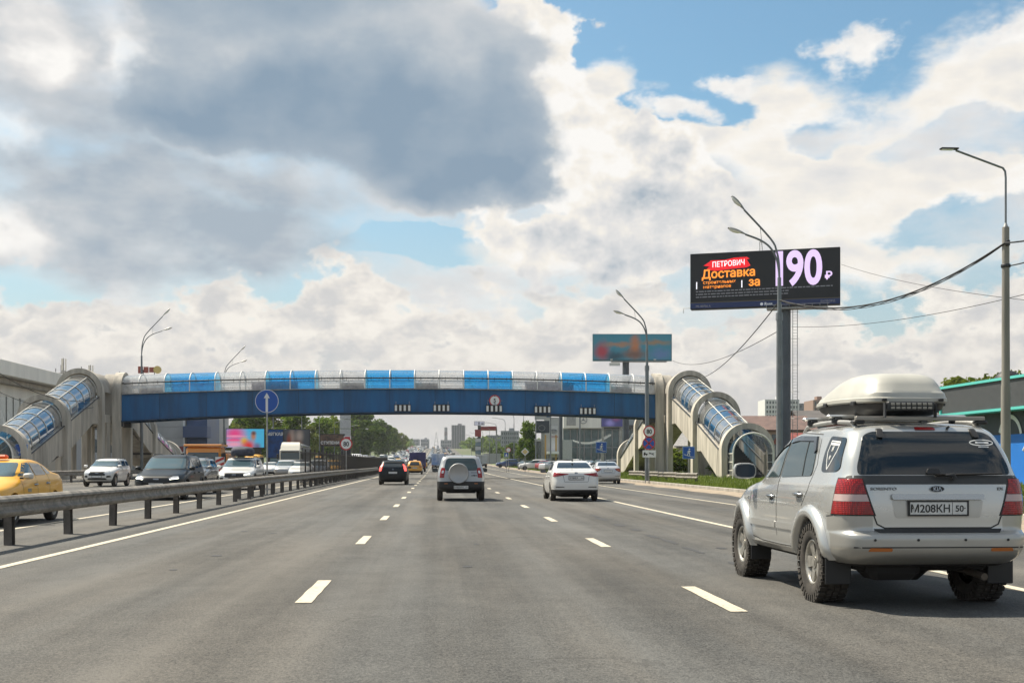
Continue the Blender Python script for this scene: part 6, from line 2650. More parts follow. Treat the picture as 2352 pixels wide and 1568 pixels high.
def hero():
    car = thing('off_road_car', 'silver off-road car with beige roof box and muddy knobbly tyres', 'car')
    WY, WR = (-1.30, 1.41), 0.385
    sl = [(.40, -2.04, 2.00, .80, 9, 6), (.45, -2.17, 2.14, .86, 9, 6), (.52, -2.27, 2.22, .895, 9, 5), (.59, -2.295, 2.26, .905, 10, 5),
          (.66, -2.295, 2.27, .91, 10, 5), (.70, -2.285, 2.27, .912, 10, 5), (.722, -2.25, 2.265, .912, 10, 5), (.745, -2.205, 2.26, .912, 11, 5),
          (.90, -2.20, 2.22, .912, 12, 4.5), (.98, -2.195, 2.08, .908, 12, 4.5), (1.06, -2.185, 1.85, .900, 12, 4.5), (1.11, -2.178, 1.58, .892, 12, 4.5), (1.155, -2.17, 1.22, .884, 12, 4.5),
          (1.19, -2.16, 1.04, .872, 12, 5), (1.26, -2.135, .90, .850, 11, 5), (1.41, -2.075, .62, .806, 11, 6), (1.56, -1.995, .33, .752, 10, 6),
          (1.635, -1.94, .14, .722, 9, 6), (1.685, -1.89, -.02, .682, 7, 5), (1.72, -1.80, -.18, .60, 6, 5), (1.74, -1.66, -.40, .48, 5, 4), (1.75, -1.3, -.8, .2, 4, 4)]
    me = body_mesh(sl, 128, 4)
    sh = Shell(me)
    cuts = [(s * .50, s * 1.3, y, WR + .02, .445) for y in WY for s in (-1, 1)]
    me = boolean_wells(me, cuts)
    P1 = paint('silver_paint', (0.54, 0.54, 0.52), 0.55, 0.25, 0.30)
    P2 = paint('bumper_paint', (0.42, 0.415, 0.39), 0.50, 0.30, 0.35)
    inside_well = lambda c: any(math.hypot(c.y - y, c.z - WR - .02) < .442 and abs(c.x) < .93 and c.z > .3 for y in WY)
    rest, well = split_mesh(me, lambda c: inside_well(c) or c.z < .42)
    rest, bump = split_mesh(rest, lambda c: c.y < -1.80 and (c.z < .735 or (c.z < .885 and abs(c.x) > .64)))
    link('body', finish(rest, P1), car)
    b = link('rear_bumper', finish(bump, P2), car)
    link('wheel_well', finish(well, M_UNDER), car)
    k = dict(parent=car)
    # rear window with the black band of the tailgate below it
    sh.patch('B', [(-.72, 1.255), (.72, 1.255), (.715, 1.33), (.615, 1.615), (.53, 1.655), (-.53, 1.655), (-.615, 1.615), (-.715, 1.33)], .008, .04, G_DARK, 'rear_window', car, round_r=.05)
    sh.patch('B', [(-.85, 1.165), (.85, 1.165), (.80, 1.245), (-.80, 1.245)], .005, .04, mat('satin_black', (.035, .036, .036), .42), 'tailgate_band', car, round_r=.02)
    # side glass
    for ax in ('L', 'R'):
        sh.patch(ax, [(.86, 1.20), (-.10, 1.215), (-.10, 1.605), (.15, 1.56), (.50, 1.405)], .008, .05, G_TEAL, 'front_side_window', car, round_r=[.03, .03, .05, .08, .08])
        sh.patch(ax, [(-.17, 1.215), (-1.20, 1.235), (-1.16, 1.42), (-1.02, 1.615), (-.45, 1.635), (-.17, 1.615)], .008, .05, G_TEAL, 'rear_side_window', car, round_r=[.03, .06, .06, .06, .05, .04])
        sh.patch(ax, [(-.90, 1.235), (-.925, 1.235), (-.80, 1.60), (-.775, 1.60)], .012, .06, M_BLACK, 'window_bar', car)
        sh.patch(ax, [(-1.46, 1.275), (-1.86, 1.28), (-1.93, 1.31), (-1.84, 1.60), (-1.43, 1.625), (-1.41, 1.45)], .008, .04, G_DARK, 'quarter_window', car, round_r=.06)
        # wind deflectors
        sh.patch(ax, [(.16, 1.575), (-.10, 1.625), (-.10, 1.57), (.14, 1.525), (.44, 1.395), (.49, 1.41)], .022, .06, mat('smoked_deflector', (.03, .035, .04), .1, coat=.4), 'wind_deflector', car)
        sh.patch(ax, [(-.17, 1.63), (-.45, 1.65), (-1.02, 1.632), (-1.14, 1.49), (-1.11, 1.46), (-.98, 1.585), (-.45, 1.60), (-.17, 1.58)], .022, .06, MATS['smoked_deflector'], 'wind_deflector', car)
        # door seams
        sh.seam(ax, [(-.135, 1.65), (-.13, 1.10), (-.13, .60), (-.12, .49)], .012, **k)
        sh.seam(ax, [(.93, 1.15), (.98, .95), (1.0, .75), (.93, .53)], .012, **k)
        sh.seam(ax, [(-1.02, .93), (-1.18, 1.10), (-1.27, 1.35), (-1.12, 1.65), (-.45, 1.68), (-.1, 1.66), (.28, 1.59), (.60, 1.43), (.95, 1.195)], .010, **k)
        sh.seam(ax, [(.93, .53), (.5, .495), (-.12, .49), (-.62, .495), (-.80, .53)], .012, **k)
        sh.seam(ax, [(-1.78, .86), (-2.1, .885), (-2.16, .95)], .010, **k)
        # side moulding
        sh.patch(ax, [(.93, .66), (-.11, .665), (-.11, .735), (.95, .735)], .016, .06, P1, 'side_moulding', car, round_r=.015)
        sh.patch(ax, [(-.15, .665), (-.83, .67), (-.80, .735), (-.15, .735)], .016, .06, P1, 'side_moulding', car, round_r=.015)
        # sill board
        sh.patch(ax, [(1.0, .43), (-.88, .43), (-.86, .485), (.98, .485)], .035, .08, P2, 'sill', car, round_r=.02)
        handle(sh, car, ax, .07, 1.00, M_CHROME)
        handle(sh, car, ax, -.92, 1.04, M_CHROME)
        # turn repeater
        sh.patch(ax, [(1.10, .965), (1.05, .965), (1.05, .99), (1.10, .99)], .012, .03, M_LAMP, 'side_repeater', car, round_r=.01)
        mirror(car, P1, .86, 1.275, .84, -1 if ax == 'L' else 1, .27, .185)
        # wheel arch lips
        for y in WY:
            arch_lip(sh, car, ax, y, WR + .02, .445, .105, .05, P1, 4, 180 if y > 0 else 176)
    # tail lamps wrap the corner
    for s in (-1, 1):
        ax = 'BL' if s < 0 else 'BR'
        tin = lambda z: .845 - .105 * (z - .885) / .325
        tout = lambda z: .425 + .075 * (z - .885) / .325
        for (z0, z1, m) in ((.888, 1.005, M_RED), (1.008, 1.072, M_LAMPR), (1.075, 1.215, M_RED)):
            sh.patch(ax, [(tout(z0), z0), (tin(z0), z0), (tin(z1), z1), (tout(z1), z1)], .016, .035, m, 'tail_lamp', car, maxjump=.4)
        sh.patch(ax, [(tout(.88) - .012, .875), (tin(.88) + .012, .875), (tin(1.22) + .010, 1.225), (tout(1.22) - .012, 1.225)], .006, .035, M_SEAMC, 'lamp_gasket', car, maxjump=.4)
        # wedge of lamp that runs into the tailgate, lower part
        sh.patch('B', [(s * .46, .555), (s * .68, .555), (s * .66, .588), (s * .46, .585)], .006, .05, M_AMB, 'bumper_reflector', car, round_r=.012)
        sh.patch('B', [(s * .43, 1.60), (s * .49, 1.60), (s * .47, 1.685), (s * .42, 1.685)], .035, .04, M_BLACK, 'glass_hinge', car, round_r=.012)
    # tailgate edges
    sh.seam('B', [(-.71, 1.16), (-.60, .88), (-.57, .80), (-.50, .765), (.50, .765), (.57, .80), (.60, .88), (.71, 1.16)], .014, **k)
    sh.patch('B', [(-.56, .722), (.56, .722), (.60, .758), (-.60, .758)], .003, .05, M_SEAMC, 'bumper_step', car)
    sh.patch('B', [(-.40, .855), (.40, .855), (.43, 1.02), (-.43, 1.02)], .003, .06, P2, 'plate_recess', car, round_r=.03)
    sh.patch('B', [(-.43, 1.025), (.43, 1.025), (.435, 1.075), (-.435, 1.075)], .030, .05, M_CHROME, 'chrome_strip', car, round_r=.018)
    plate(sh, car, 'B', .945, ('М208КН', '50'), .018, .54, .118, .100)
    # badges
    el = [(.072 * math.cos(2 * math.pi * i / 24), 1.122 + .030 * math.sin(2 * math.pi * i / 24)) for i in range(24)]
    sh.patch('B', el, .010, .03, M_CHROME, 'badge', car)
    el = [(.066 * math.cos(2 * math.pi * i / 24), 1.122 + .026 * math.sin(2 * math.pi * i / 24)) for i in range(24)]
    sh.patch('B', el, .013, .03, M_BLACK, 'badge', car)
    sh.letters('B', 'KIΛ', .050, 0, 1.105, M_CHROME, car, .02, off=.015)
    sh.letters('B', 'SORENTO', .036, -.50, 1.112, mat('badge_grey', (.20, .20, .20), .3, .8), car, .01, 1.5, off=.006)
    sh.letters('B', 'EX', .036, .60, 1.112, MATS['badge_grey'], car, .01, 1.3, off=.006)
    # high brake light, washer jet, wiper
    sh.patch('B', [(-.10, 1.672), (.10, 1.672), (.09, 1.70), (-.09, 1.70)], .010, .03, M_RED, 'high_brake_light', car, round_r=.01)
    MB().tube([(.22, -1.88, 1.68), (.22, -1.93, 1.70)], .012, 6).build('washer_jet', M_BLACK, car)
    MB().tube([(.16, -2.19, 1.215), (.15, -2.20, 1.25), (-.02, -2.19, 1.245), (.62, -2.17, 1.262)], .012, 6, radii=[.03, .022, .014, .008]).build('wiper', M_BLACK, car)
    sh.patch('B', [(-.09, 1.26), (.05, 1.26), (.03, 1.31), (-.07, 1.31)], .03, .03, M_BLACK, 'wiper_hub', car, round_r=.02)
    # parking sensors
    for x in (-.62, -.22, .22, .62):
        p, out = sh.hit('B', x, .66)
        MB().cyl(p, p + out * .008, .012, n=10).build('parking_sensor', M_SEAMC, car)
    sh.seam('B', [(-.86, .588), (-.46, .592), (.46, .592), (.86, .588)], .012, **k)
    # window stickers
    M_ST = mat('sticker_white', (.70, .70, .68), .5)
    st = [(-1.51, 1.575), (-1.75, 1.56), (-1.74, 1.47), (-1.66, 1.35), (-1.61, 1.30), (-1.57, 1.35), (-1.50, 1.47)]
    for i in range(len(st)):
        sh.seam('L', [st[i], st[(i + 1) % len(st)]], .012, M_ST, 'sticker', car, .009)
    sh.letters('L', 'И', .065, -1.622, 1.475, M_ST, car, .02, off=.008, name='sticker')
    sh.letters('L', 'И', .052, -1.615, 1.395, M_ST, car, .02, off=.008, name='sticker')
    sh.seam('L', [(-1.52, 1.548), (-1.74, 1.536)], .022, M_ST, 'sticker', car, .009)
    ell = [(.50 + .115 * math.cos(2 * math.pi * i / 28), 1.55 + .026 * math.sin(2 * math.pi * i / 28)) for i in range(29)]
    sh.seam('B', ell, .009, M_ST, 'sticker', car, .009)
    sh.letters('B', 'offroad', .036, .50, 1.490, M_ST, car, .01, off=.008, name='sticker') if False else None
    sh.seam('B', [(.44, 1.552), (.57, 1.549)], .016, M_ST, 'sticker', car, .009)
    sh.seam('B', [(.46, 1.510), (.56, 1.509)], .008, M_ST, 'sticker', car, .009)
    # windscreen, lamps at the front
    sh.patch('F', [(-.74, 1.21), (.74, 1.21), (.62, 1.64), (-.62, 1.64)], .008, .04, G_WIND, 'windscreen', car, round_r=.05)
    for s in (-1, 1):
        sh.patch('F', [(s * .52, .80), (s * .84, .82), (s * .84, .93), (s * .55, .95)], .01, .05, M_LAMP, 'headlamp', car)
    sh.patch('F', [(-.42, .78), (.42, .78), (.45, .93), (-.45, .93)], .01, .06, M_BLACK, 'grille', car)
    # roof rails, cross bars, light bar
    for s in (-1, 1):
        pts = [(s * .60, y, 1.715 + .055 * math.sin(math.pi * (y + 1.75) / 1.6) ** .4 if -1.74 < y < -.16 else 1.69) for y in np.linspace(-1.75, -.15, 15)]
        MB().tube(pts, .022, 8).build('roof_rail', M_STEEL, car)
    alu = mat('aluminium_bar', (.62, .62, .60), .35, .8)
    for y in (-1.20, -.42):
        MB().box((0, y, 1.825), (1.42, .07, .035), bev=.015).build('cross_bar', alu, car)
        for s in (-1, 1):
            MB().box((s * .60, y, 1.782), (.10, .10, .075), bev=.02).build('bar_foot', M_BLACK, car)
    MB().box((.02, -1.74, 1.785), (1.26, .055, .040), bev=.006).build('rear_bar', mat('bar_raw', (.30, .28, .25), .5, .6), car)
    for s in (-1, 1):
        MB().box((s * .60 + .02, -1.72, 1.75), (.12, .10, .04), bev=.015).build('bar_foot', M_BLACK, car)
    lb = MB().box((-.10, -1.80, 1.900), (.46, .07, .085), bev=.012).build('light_bar', M_DARK, car)
    led = MB()
    for i in range(8):
        for j in range(2):
            led.box((-.10 - .18 + .0515 * i, -1.84, 1.883 + .034 * j), (.040, .012, .026), bev=.004)
    led.build('light_lens', mat('led_lens', (.22, .22, .20), .15, .5), lb)
    for s in (-1, 1):
        MB().box((-.10 + s * .245, -1.80, 1.86), (.012, .05, .14)).build('light_bracket', M_DARK, car)
    # roof box: lofted lid and dark tray
    RB = thing('roof_box', 'beige streamlined roof box strapped on top of the silver off-road car', 'roof box')
    def loft(zs, dims, n=64):
        vs, fs = [], []
        for z, (yr, yf, hw, e, dy) in zip(zs, dims):
            c, L = (yr + yf) / 2, (yf - yr) / 2
            for i in range(n):
                a = 2 * math.pi * i / n
                cx, s_ = math.cos(a), math.sin(a)
                r = (abs(cx) ** e + abs(s_) ** e) ** (-1 / e)
                y = c + L * r * s_
                nose = max(0, (y + .3) / 1.3)
                vs.append((hw * .93 * r * cx * (1 - .16 * nose ** 2), y, z - dy * max(0, y + .5) ** 2))
        for i in range(len(zs) - 1):
            for k_ in range(n):
                kk = (k_ + 1) % n
                fs.append((i * n + k_, i * n + kk, i * n + n + kk, i * n + n + k_))
        fs.append(tuple(reversed(range(n))))
        fs.append(tuple(range((len(zs) - 1) * n, len(zs) * n)))
        return vs, fs
    beige = mat('roof_box_beige', (.44, .43, .385), .42, var=.08, scale=3)
    zs = [.135, .15, .185, .195, .24, .27, .33, .39, .43, .452, .46]
    dims = [(-1.07, .66, .475, 5, .03), (-1.10, .69, .49, 5, .03), (-1.10, .68, .49, 5, .03), (-1.085, .65, .478, 5, .03), (-1.075, .59, .465, 5, .04), (-1.05, .53, .448, 4.5, .06),
            (-1.02, .38, .425, 4.2, .10), (-.97, .13, .385, 4, .12), (-.90, -.06, .335, 3.6, .12), (-.80, -.2, .25, 3.2, .1), (-.6, -.35, .1, 3, .1)]
    v_, f_ = loft(zs, dims)
    m_ = MB()
    m_.add(v_, f_, 0, True)
    m_.build('lid', beige, RB, 30)
    zs = [.0, .02, .07, .13]
    dims = [(-.85, .42, .34, 5, .0), (-.97, .50, .40, 5, .0), (-1.04, .60, .45, 5, .01), (-1.065, .65, .468, 5, .03)]
    v_, f_ = loft(zs, dims)
    m_ = MB()
    m_.add(v_, f_, 0, True)
    m_.build('tray', M_BLACK, RB, 30)
    for x_ in (-.28, .28):
        MB().box((x_, -1.105, .165), (.05, .02, .03), bev=.005).build('lock', M_BLACK, RB)
    for y_ in (-.75, .05):
        for s_ in (-1, 1):
            MB().box((s_ * .452, y_, .135), (.03, .10, .05), bev=.008).build('side_catch', M_BLACK, RB)
    # underneath
    m_ = MB().box((0, 0, .40), (1.25, 3.7, .12), bev=.03)
    m_.box((0, -1.30, .385), (1.2, .13, .13), bev=.04)
    m_.box((.1, -1.30, .36), (.30, .34, .30), bev=.09)
    m_.box((-.30, -1.75, .36), (.5, .45, .20), bev=.07)
    m_.build('underbody', M_UNDER, car)
    MB().tube([(.42, -1.3, .36), (.44, -1.8, .34), (.46, -2.16, .31)], .035, 8).build('exhaust', mat('exhaust', (.12, .10, .08), .6, .6), car)
    for s in (-1, 1):
        MB().box((s * .79, -1.78, .34), (.25, .02, .26), bev=.006).build('mud_flap', M_BLACK, car)
        MB().box((s * .79, .92, .36), (.24, .02, .24), bev=.006).build('mud_flap', M_BLACK, car)
    MB().tube([(-.62, .55, 1.68), (-.62, .50, 1.70)], .01, 6).build('aerial', M_BLACK, car) if False else None
    add_wheels(car, 'hero', .385, .265, .225, 'five', 1.82, WY[0], WY[1], True)
    car.location = (4.585, 12.92, gz(12.9))
    RB.location = (4.57 - .04, 12.92 - .60, gz(12.9) + 1.84)
    RB.rotation_euler = (R(1.5), 0, R(1.0))
    RB.scale = (1, 1, .93)
    return car


hero()
# ------------------------------------------------------------------ the other vehicles
def sedan_slices(L, W, H, deck=1.10, hood=.98, low=.20):
    h, r, f = W / 2, -L / 2, L / 2
    k = H / 1.47
    S = [(low, r + .28, f - .30, h * .86, 7, 6), (low + .07, r + .09, f - .12, h * .94, 8, 5), (.42, r, f, h * .985, 8, 4.5), (.58, r, f, h, 9, 4.5),
         (.70, r + .01, f - .05, h, 9, 4.5), (.80, r + .03, f - .22, h * .995, 9, 4.5), (.88, r + .04, f - .55, h * .985, 9, 4.5), (.94, r + .055, f - .88, h * .975, 9, 5),
         (hood + .02, r + .07, f - 1.18, h * .96, 8, 5), (hood + .06, r + .10, f - 1.30, h * .94, 8, 5), (deck - .01, r + .16, f - 1.42, h * .915, 8, 5), (deck + .025, r + .42, f - 1.47, h * .895, 8, 5),
         (deck + .06, r + .66, f - 1.55, h * .87, 8, 6), (1.28 * k, r + .98, f - 1.84, h * .80, 8, 6), (1.38 * k, r + 1.28, f - 2.08, h * .735, 7, 6), (1.435 * k, r + 1.52, f - 2.30, h * .66, 6, 5),
         (1.46 * k, r + 1.72, f - 2.5, h * .52, 5, 4), (H, r + 1.95, f - 2.7, h * .25, 4, 4)]
    return S


def suv_slices(L, W, H, hood=1.05, low=.26, rake=.32):
    h, r, f = W / 2, -L / 2, L / 2
    return [(low, r + .22, f - .28, h * .86, 8, 6), (low + .08, r + .06, f - .10, h * .95, 9, 5), (.50, r, f, h * .985, 9, 5), (.66, r, f, h, 10, 5), (.80, r + .02, f - .04, h, 10, 5),
            (.92, r + .03, f - .22, h * .995, 10, 4.5), (hood - .06, r + .045, f - .60, h * .985, 10, 4.5), (hood, r + .06, f - 1.00, h * .97, 10, 5), (hood + .06, r + .08, f - 1.22, h * .95, 10, 5),
            (hood + .14, r + .11, f - 1.36, h * .925, 10, 5), (H - .32, r + .22, f - 1.72, h * .865, 10, 6), (H - .15, r + rake, f - 2.02, h * .80, 9, 6), (H - .08, r + rake + .07, f - 2.18, h * .76, 8, 6),
            (H - .035, r + rake + .17, f - 2.4, h * .67, 6, 5), (H - .012, r + rake + .35, f - 2.6, h * .5, 5, 4), (H, r + rake + .6, f - 2.8, h * .22, 4, 4)]


def make_car(name, label, cat, sl, WY, wr, tw, W, body, clad=None, clad_z=0, rim='multi', fill_step=.09, group=None, knob=False, extra=None, n=96, glass=None, well=None):
    car = thing(name, label, cat, group=group)
    me = body_mesh(sl, n, 3)
    sh = Shell(me)
    wc = wr + .02
    R0 = wr + .055
    me = boolean_wells(me, [(s * (W / 2 - .36), s * 1.4, y, wc, R0) for y in WY for s in (-1, 1)])
    lowz = sl[0][0] + .02
    rest, wl = split_mesh(me, lambda c: (any(math.hypot(c.y - y, c.z - wc) < R0 - .003 for y in WY) and c.z > sl[0][0] + .01 and abs(c.x) < W / 2 - .01) or c.z < lowz)
    if clad:
        rest, low = split_mesh(rest, lambda c: clad_z(c) if callable(clad_z) else c.z < clad_z)
        link('bumper', finish(low, clad), car)
    link('body', finish(rest, body), car)
    link('wheel_well', finish(wl, M_UNDER), car)
    add_wheels(car, 'w%.3f%.2f%s%d' % (wr, tw, rim, knob), wr, tw, wr * .62, rim, W - .02, WY[0], WY[1], knob)
    MB().box((0, 0, sl[0][0] + .02), (W * .62, abs(WY[0]) + abs(WY[1]) + .9, .14), bev=.03).build('underbody', M_UNDER, car)
    return car, sh


def side_glass(sh, car, pts_list, m=None, names=None):
    for ax in ('L', 'R'):
        for i, p in enumerate(pts_list):
            sh.patch(ax, p, .007, .07, m or G_TEAL, 'side_window', car, round_r=.04)


def place(car, x, y, facing=1, lift=0.0, yaw=0.0):
    car.location = (x, y, gz(y) + lift)
    car.rotation_euler = (math.atan2(gz(y + 2) - gz(y - 2), 4) * facing, 0, (0 if facing > 0 else math.pi) + yaw)
    return car


W_PAINT = paint('white_paint', (.68, .67, .64), 0.0, .35, .14)
S_PAINT = paint('light_silver_paint', (.52, .52, .52), .4, .34, .2)
K_PAINT = paint('black_blue_paint', (.005, .008, .011), 0.0, .35, .03, .22, .2)
T_PAINT = paint('taxi_yellow', (.80, .40, .018), 0.0, .4, .08, .4)
O_PAINT = paint('orange_yellow', (.78, .36, .03), 0.0, .35, .1)
N_PAINT = paint('niva_silver', (.38, .385, .39), .4, .34, .25)

# ---- silver compact off-roader with a covered spare wheel, in our lane
sl = suv_slices(3.86, 1.74, 1.66, 1.02, .33, .30)
car, sh = make_car('compact_off_roader', 'silver compact off-roader with round spare wheel cover on its tailgate', 'car', sl, (-1.18, 1.26), .345, .205, 1.74, N_PAINT, M_BLACK,
                   lambda c: c.z < .70 and (c.y < -1.45 or c.y > 1.3 or c.z < .48), 'five')
sh.patch('B', [(-.56, 1.10), (.56, 1.10), (.60, 1.22), (.52, 1.50), (.44, 1.545), (-.44, 1.545), (-.52, 1.50), (-.60, 1.22)], .014, .05, G_TEAL, 'rear_window', car, round_r=.08)
side_glass(sh, car, [[(.68, 1.12), (-.05, 1.13), (-.05, 1.50), (.25, 1.48)], [(-.12, 1.13), (-.85, 1.14), (-.85, 1.49), (-.12, 1.51)], [(-.95, 1.15), (-1.48, 1.16), (-1.45, 1.47), (-.95, 1.49)]])
for s in (-1, 1):
    ax = 'BL' if s < 0 else 'BR'
    sh.patch(ax, [(.50, .84), (.66, .84), (.645, 1.20), (.50, 1.20)], .014, .06, M_RED, 'tail_lamp', car, round_r=.03)
    sh.patch(ax, [(.555, 1.00), (.625, 1.00), (.625, 1.10), (.555, 1.10)], .019, .05, M_LAMP, 'tail_lamp', car, round_r=.03)
    mirror(car, M_BLACK, .62, 1.10, .80, s, .22, .16)
    sh.patch('B', [(s * .48, .62), (s * .60, .62), (s * .60, .645), (s * .48, .645)], .006, .06, M_AMB, 'bumper_reflector', car)
spare = MB().lathe([(-.09, .30), (-.10, .345), (-.06, .365), (.14, .365), (.14, .0)], 40, axis='Z')
spare.lathe([(-.09, .30), (-.08, .285), (-.085, .0)], 40, axis='Z')
o = spare.build('spare_wheel', N_PAINT, car, 40)
o.location = (-.09, -1.98, 1.00)
o.rotation_euler = (R(-90), 0, 0)
plate(sh, car, 'B', .50, ('М903УМ', '77'), .02)
sh.patch('B', [(.36, 1.015), (.58, 1.015), (.58, 1.035), (.36, 1.035)], .006, .05, M_DARK, 'badge', car)
sh.patch('B', [(.36, .905), (.46, .905), (.47, .895), (.50, .895), (.51, .905), (.60, .905), (.58, .935), (.50, .935), (.49, .95), (.45, .95), (.44, .935), (.38, .935)], .006, .05, M_DARK, 'badge', car)
sh.patch('F', [(-.66, 1.12), (.66, 1.12), (.56, 1.52), (-.56, 1.52)], .014, .05, G_WIND, 'windscreen', car, round_r=.05)
for s in (-1, 1):
    sh.patch('F', [(s * .5, .78), (s * .78, .78), (s * .78, .94), (s * .5, .94)], .01, .06, M_LAMP, 'headlamp', car, round_r=.04)
    MB().tube([(s * .58, -1.5, 1.62), (s * .58, -1.35, 1.665), (s * .58, -.2, 1.665), (s * .58, -.05, 1.62)], .018, 6).build('roof_rail', M_DARK, car)
MB().tube([(.05, -1.38, 1.60), (.05, -1.46, 1.64)], .012, 6).build('washer_jet', M_BLACK, car)
place(car, .86, 45.0)

# ---- white saloon in the right lane
def saloon(label, body, lamps, plate_txt, name='saloon_car', mirrors=True, clad=True, steel='multi'):
    sl = sedan_slices(4.40, 1.73, 1.47)
    car, sh = make_car(name, label, 'car', sl, (-1.28, 1.32), .315, .195, 1.73, body, M_BLACK if clad else None, lambda c: c.z < (.43 if c.y < -1.6 else .27), steel)
    sh.patch('B', [(-.64, 1.185), (.64, 1.185), (.53, 1.385), (-.53, 1.385)], .014, .05, G_DARK, 'rear_window', car, round_r=.05)
    side_glass(sh, car, [[(.62, 1.09), (-.08, 1.10), (-.08, 1.37), (.12, 1.365)], [(-.15, 1.10), (-.85, 1.115), (-.95, 1.19), (-.70, 1.34), (-.15, 1.37)]], G_DARK)
    sh.patch('F', [(-.66, 1.08), (.66, 1.08), (.54, 1.375), (-.54, 1.375)], .014, .05, G_WIND, 'windscreen', car, round_r=.05)
    sh.seam('B', [(-.60, 1.10), (-.46, .90), (-.42, .70), (.42, .70), (.46, .90), (.60, 1.10)], .012, parent=car)
    for ax in ('L', 'R'):
        sh.seam(ax, [(-.12, 1.38), (-.12, .36)], .012, parent=car)
        sh.seam(ax, [(.72, 1.05), (.74, .40)], .012, parent=car)
        sh.seam(ax, [(-.95, 1.15), (-.90, .75), (-.80, .45)], .012, parent=car)
        handle(sh, car, ax, .02, .86, body)
        handle(sh, car, ax, -.78, .88, body)
    for s in (-1, 1):
        ax = 'BL' if s < 0 else 'BR'
        if lamps == 'long':
            sh.patch(ax, [(.52, .90), (.60, .885), (.82, .905), (1.06, .965), (1.06, .985), (.80, 1.015), (.54, 1.04)], .014, .06, M_RED, 'tail_lamp', car, maxjump=.5)
            sh.patch(ax, [(.60, .925), (.80, .945), (.80, .965), (.60, .955)], .019, .05, M_REDD, 'tail_lamp', car, maxjump=.5)
        else:
            sh.patch(ax, [(.46, .80), (.70, .78), (.86, .86), (.94, .98), (.80, 1.00), (.50, 1.02)], .014, .06, M_RED, 'tail_lamp', car, maxjump=.5)
            sh.patch(ax, [(.70, .85), (.84, .89), (.86, .96), (.70, .95)], .019, .05, M_AMB, 'tail_lamp', car, maxjump=.5)
        sh.patch('B', [(s * .42, .50), (s * .72, .50), (s * .74, .53), (s * .44, .525)], .006, .06, M_BLACK, 'bumper_slot', car)
        sh.patch('F', [(s * .45, .66), (s * .80, .68), (s * .80, .78), (s * .50, .74)], .01, .06, M_LAMP, 'headlamp', car)
        if mirrors:
            mirror(car, M_BLACK if lamps == 'long' else body, .66, 1.06, .80, s, .21, .13)
    plate(sh, car, 'B', .84, plate_txt, .02)
    el = [(.06 * math.cos(2 * math.pi * i / 20), 1.015 + .03 * math.sin(2 * math.pi * i / 20)) for i in range(20)]
    sh.patch('B', el, .008, .04, M_CHROME, 'badge', car)
    MB().tube([(0, -.88, 1.45), (0, -.95, 1.50), (0, -1.02, 1.50)], .02, 6, radii=[.035, .02, .008]).build('aerial', M_BLACK, car)
    return car


place(saloon('white saloon car with slim red tail lamps and black lower bumper in the right lane', W_PAINT, 'long', ('Р780ЕА', '40')), 4.95, 44.6)
place(saloon('light silver saloon car by the kerb ahead of the white saloon', S_PAINT, 'wrap', ('', ''), clad=False), 11.15, 79.0, yaw=R(-3))

# ---- dark hatchback by the median
def hatch(name, label, body, H=1.52, W=1.80, L=4.35, lit=True, clad=None, taxi=False, hi=True, glass=None):
    sl = suv_slices(L, W, H, .98, .22, .42)
    car, sh = make_car(name, label, 'car', sl, (-1.30, 1.33), .33, .2, W, body, clad, lambda c: c.z < .40, 'multi')
    sh.patch('B', [(-.60, 1.06), (.60, 1.06), (.50, H - .18), (-.50, H - .18)], .014, .05, glass or G_DARK, 'rear_window', car, round_r=.05)
    side_glass(sh, car, [[(.70, 1.06), (-.05, 1.07), (-.05, H - .12), (.25, H - .13)], [(-.12, 1.07), (-.95, 1.09), (-.90, H - .15), (-.12, H - .12)], [(-1.05, 1.12), (-1.45, 1.16), (-1.30, H - .20), (-1.02, H - .17)]])
    sh.patch('F', [(-.66, 1.08), (.66, 1.08), (.56, H - .13), (-.56, H - .13)], .014, .05, G_WIND, 'windscreen', car, round_r=.05)
    for s in (-1, 1):
        ax = 'BL' if s < 0 else 'BR'
        if hi:
            sh.patch(ax, [(.52, .86), (.70, .86), (.72, 1.05), (.63, H - .24), (.56, H - .24), (.54, 1.08)], .012, .06, M_BRAKE if lit else M_RED, 'tail_lamp', car, maxjump=.5)
        else:
            sh.patch(ax, [(.48, .84), (.90, .86), (.88, .96), (.48, .98)], .012, .06, M_RED, 'tail_lamp', car, maxjump=.5)
        mirror(car, body, .70, 1.07, .84, s, .2, .14)
        sh.patch('F', [(s * .48, .70), (s * .82, .72), (s * .82, .83), (s * .52, .80)], .01, .06, M_LAMP, 'headlamp', car)
    plate(sh, car, 'B', .76, ('', ''), .02)
    sh.patch('B', [(-.50, H - .13), (.50, H - .13), (.48, H - .10), (-.48, H - .10)], .05, .06, M_BLACK, 'spoiler', car)
    sh.patch('B', [(-.05, .94), (.05, .94), (.05, .98), (-.05, .98)], .008, .04, M_CHROME, 'badge', car)
    if taxi:
        MB().box((0, .05, H + .05), (.42, .14, .12), bev=.03).build('taxi_light', mat('taxi_light', (.75, .70, .55), .4), car)
    return car


place(hatch('hatchback_car', 'dark blue-black hatchback with glowing brake lamps beside the median rail', K_PAINT), -2.72, 76.2)
place(hatch('hatchback_car', 'orange-yellow hatchback taxi ahead of the dark hatchback', O_PAINT, 1.6, 1.80, 4.3, False, M_BLACK, True, False), -2.62, 143)

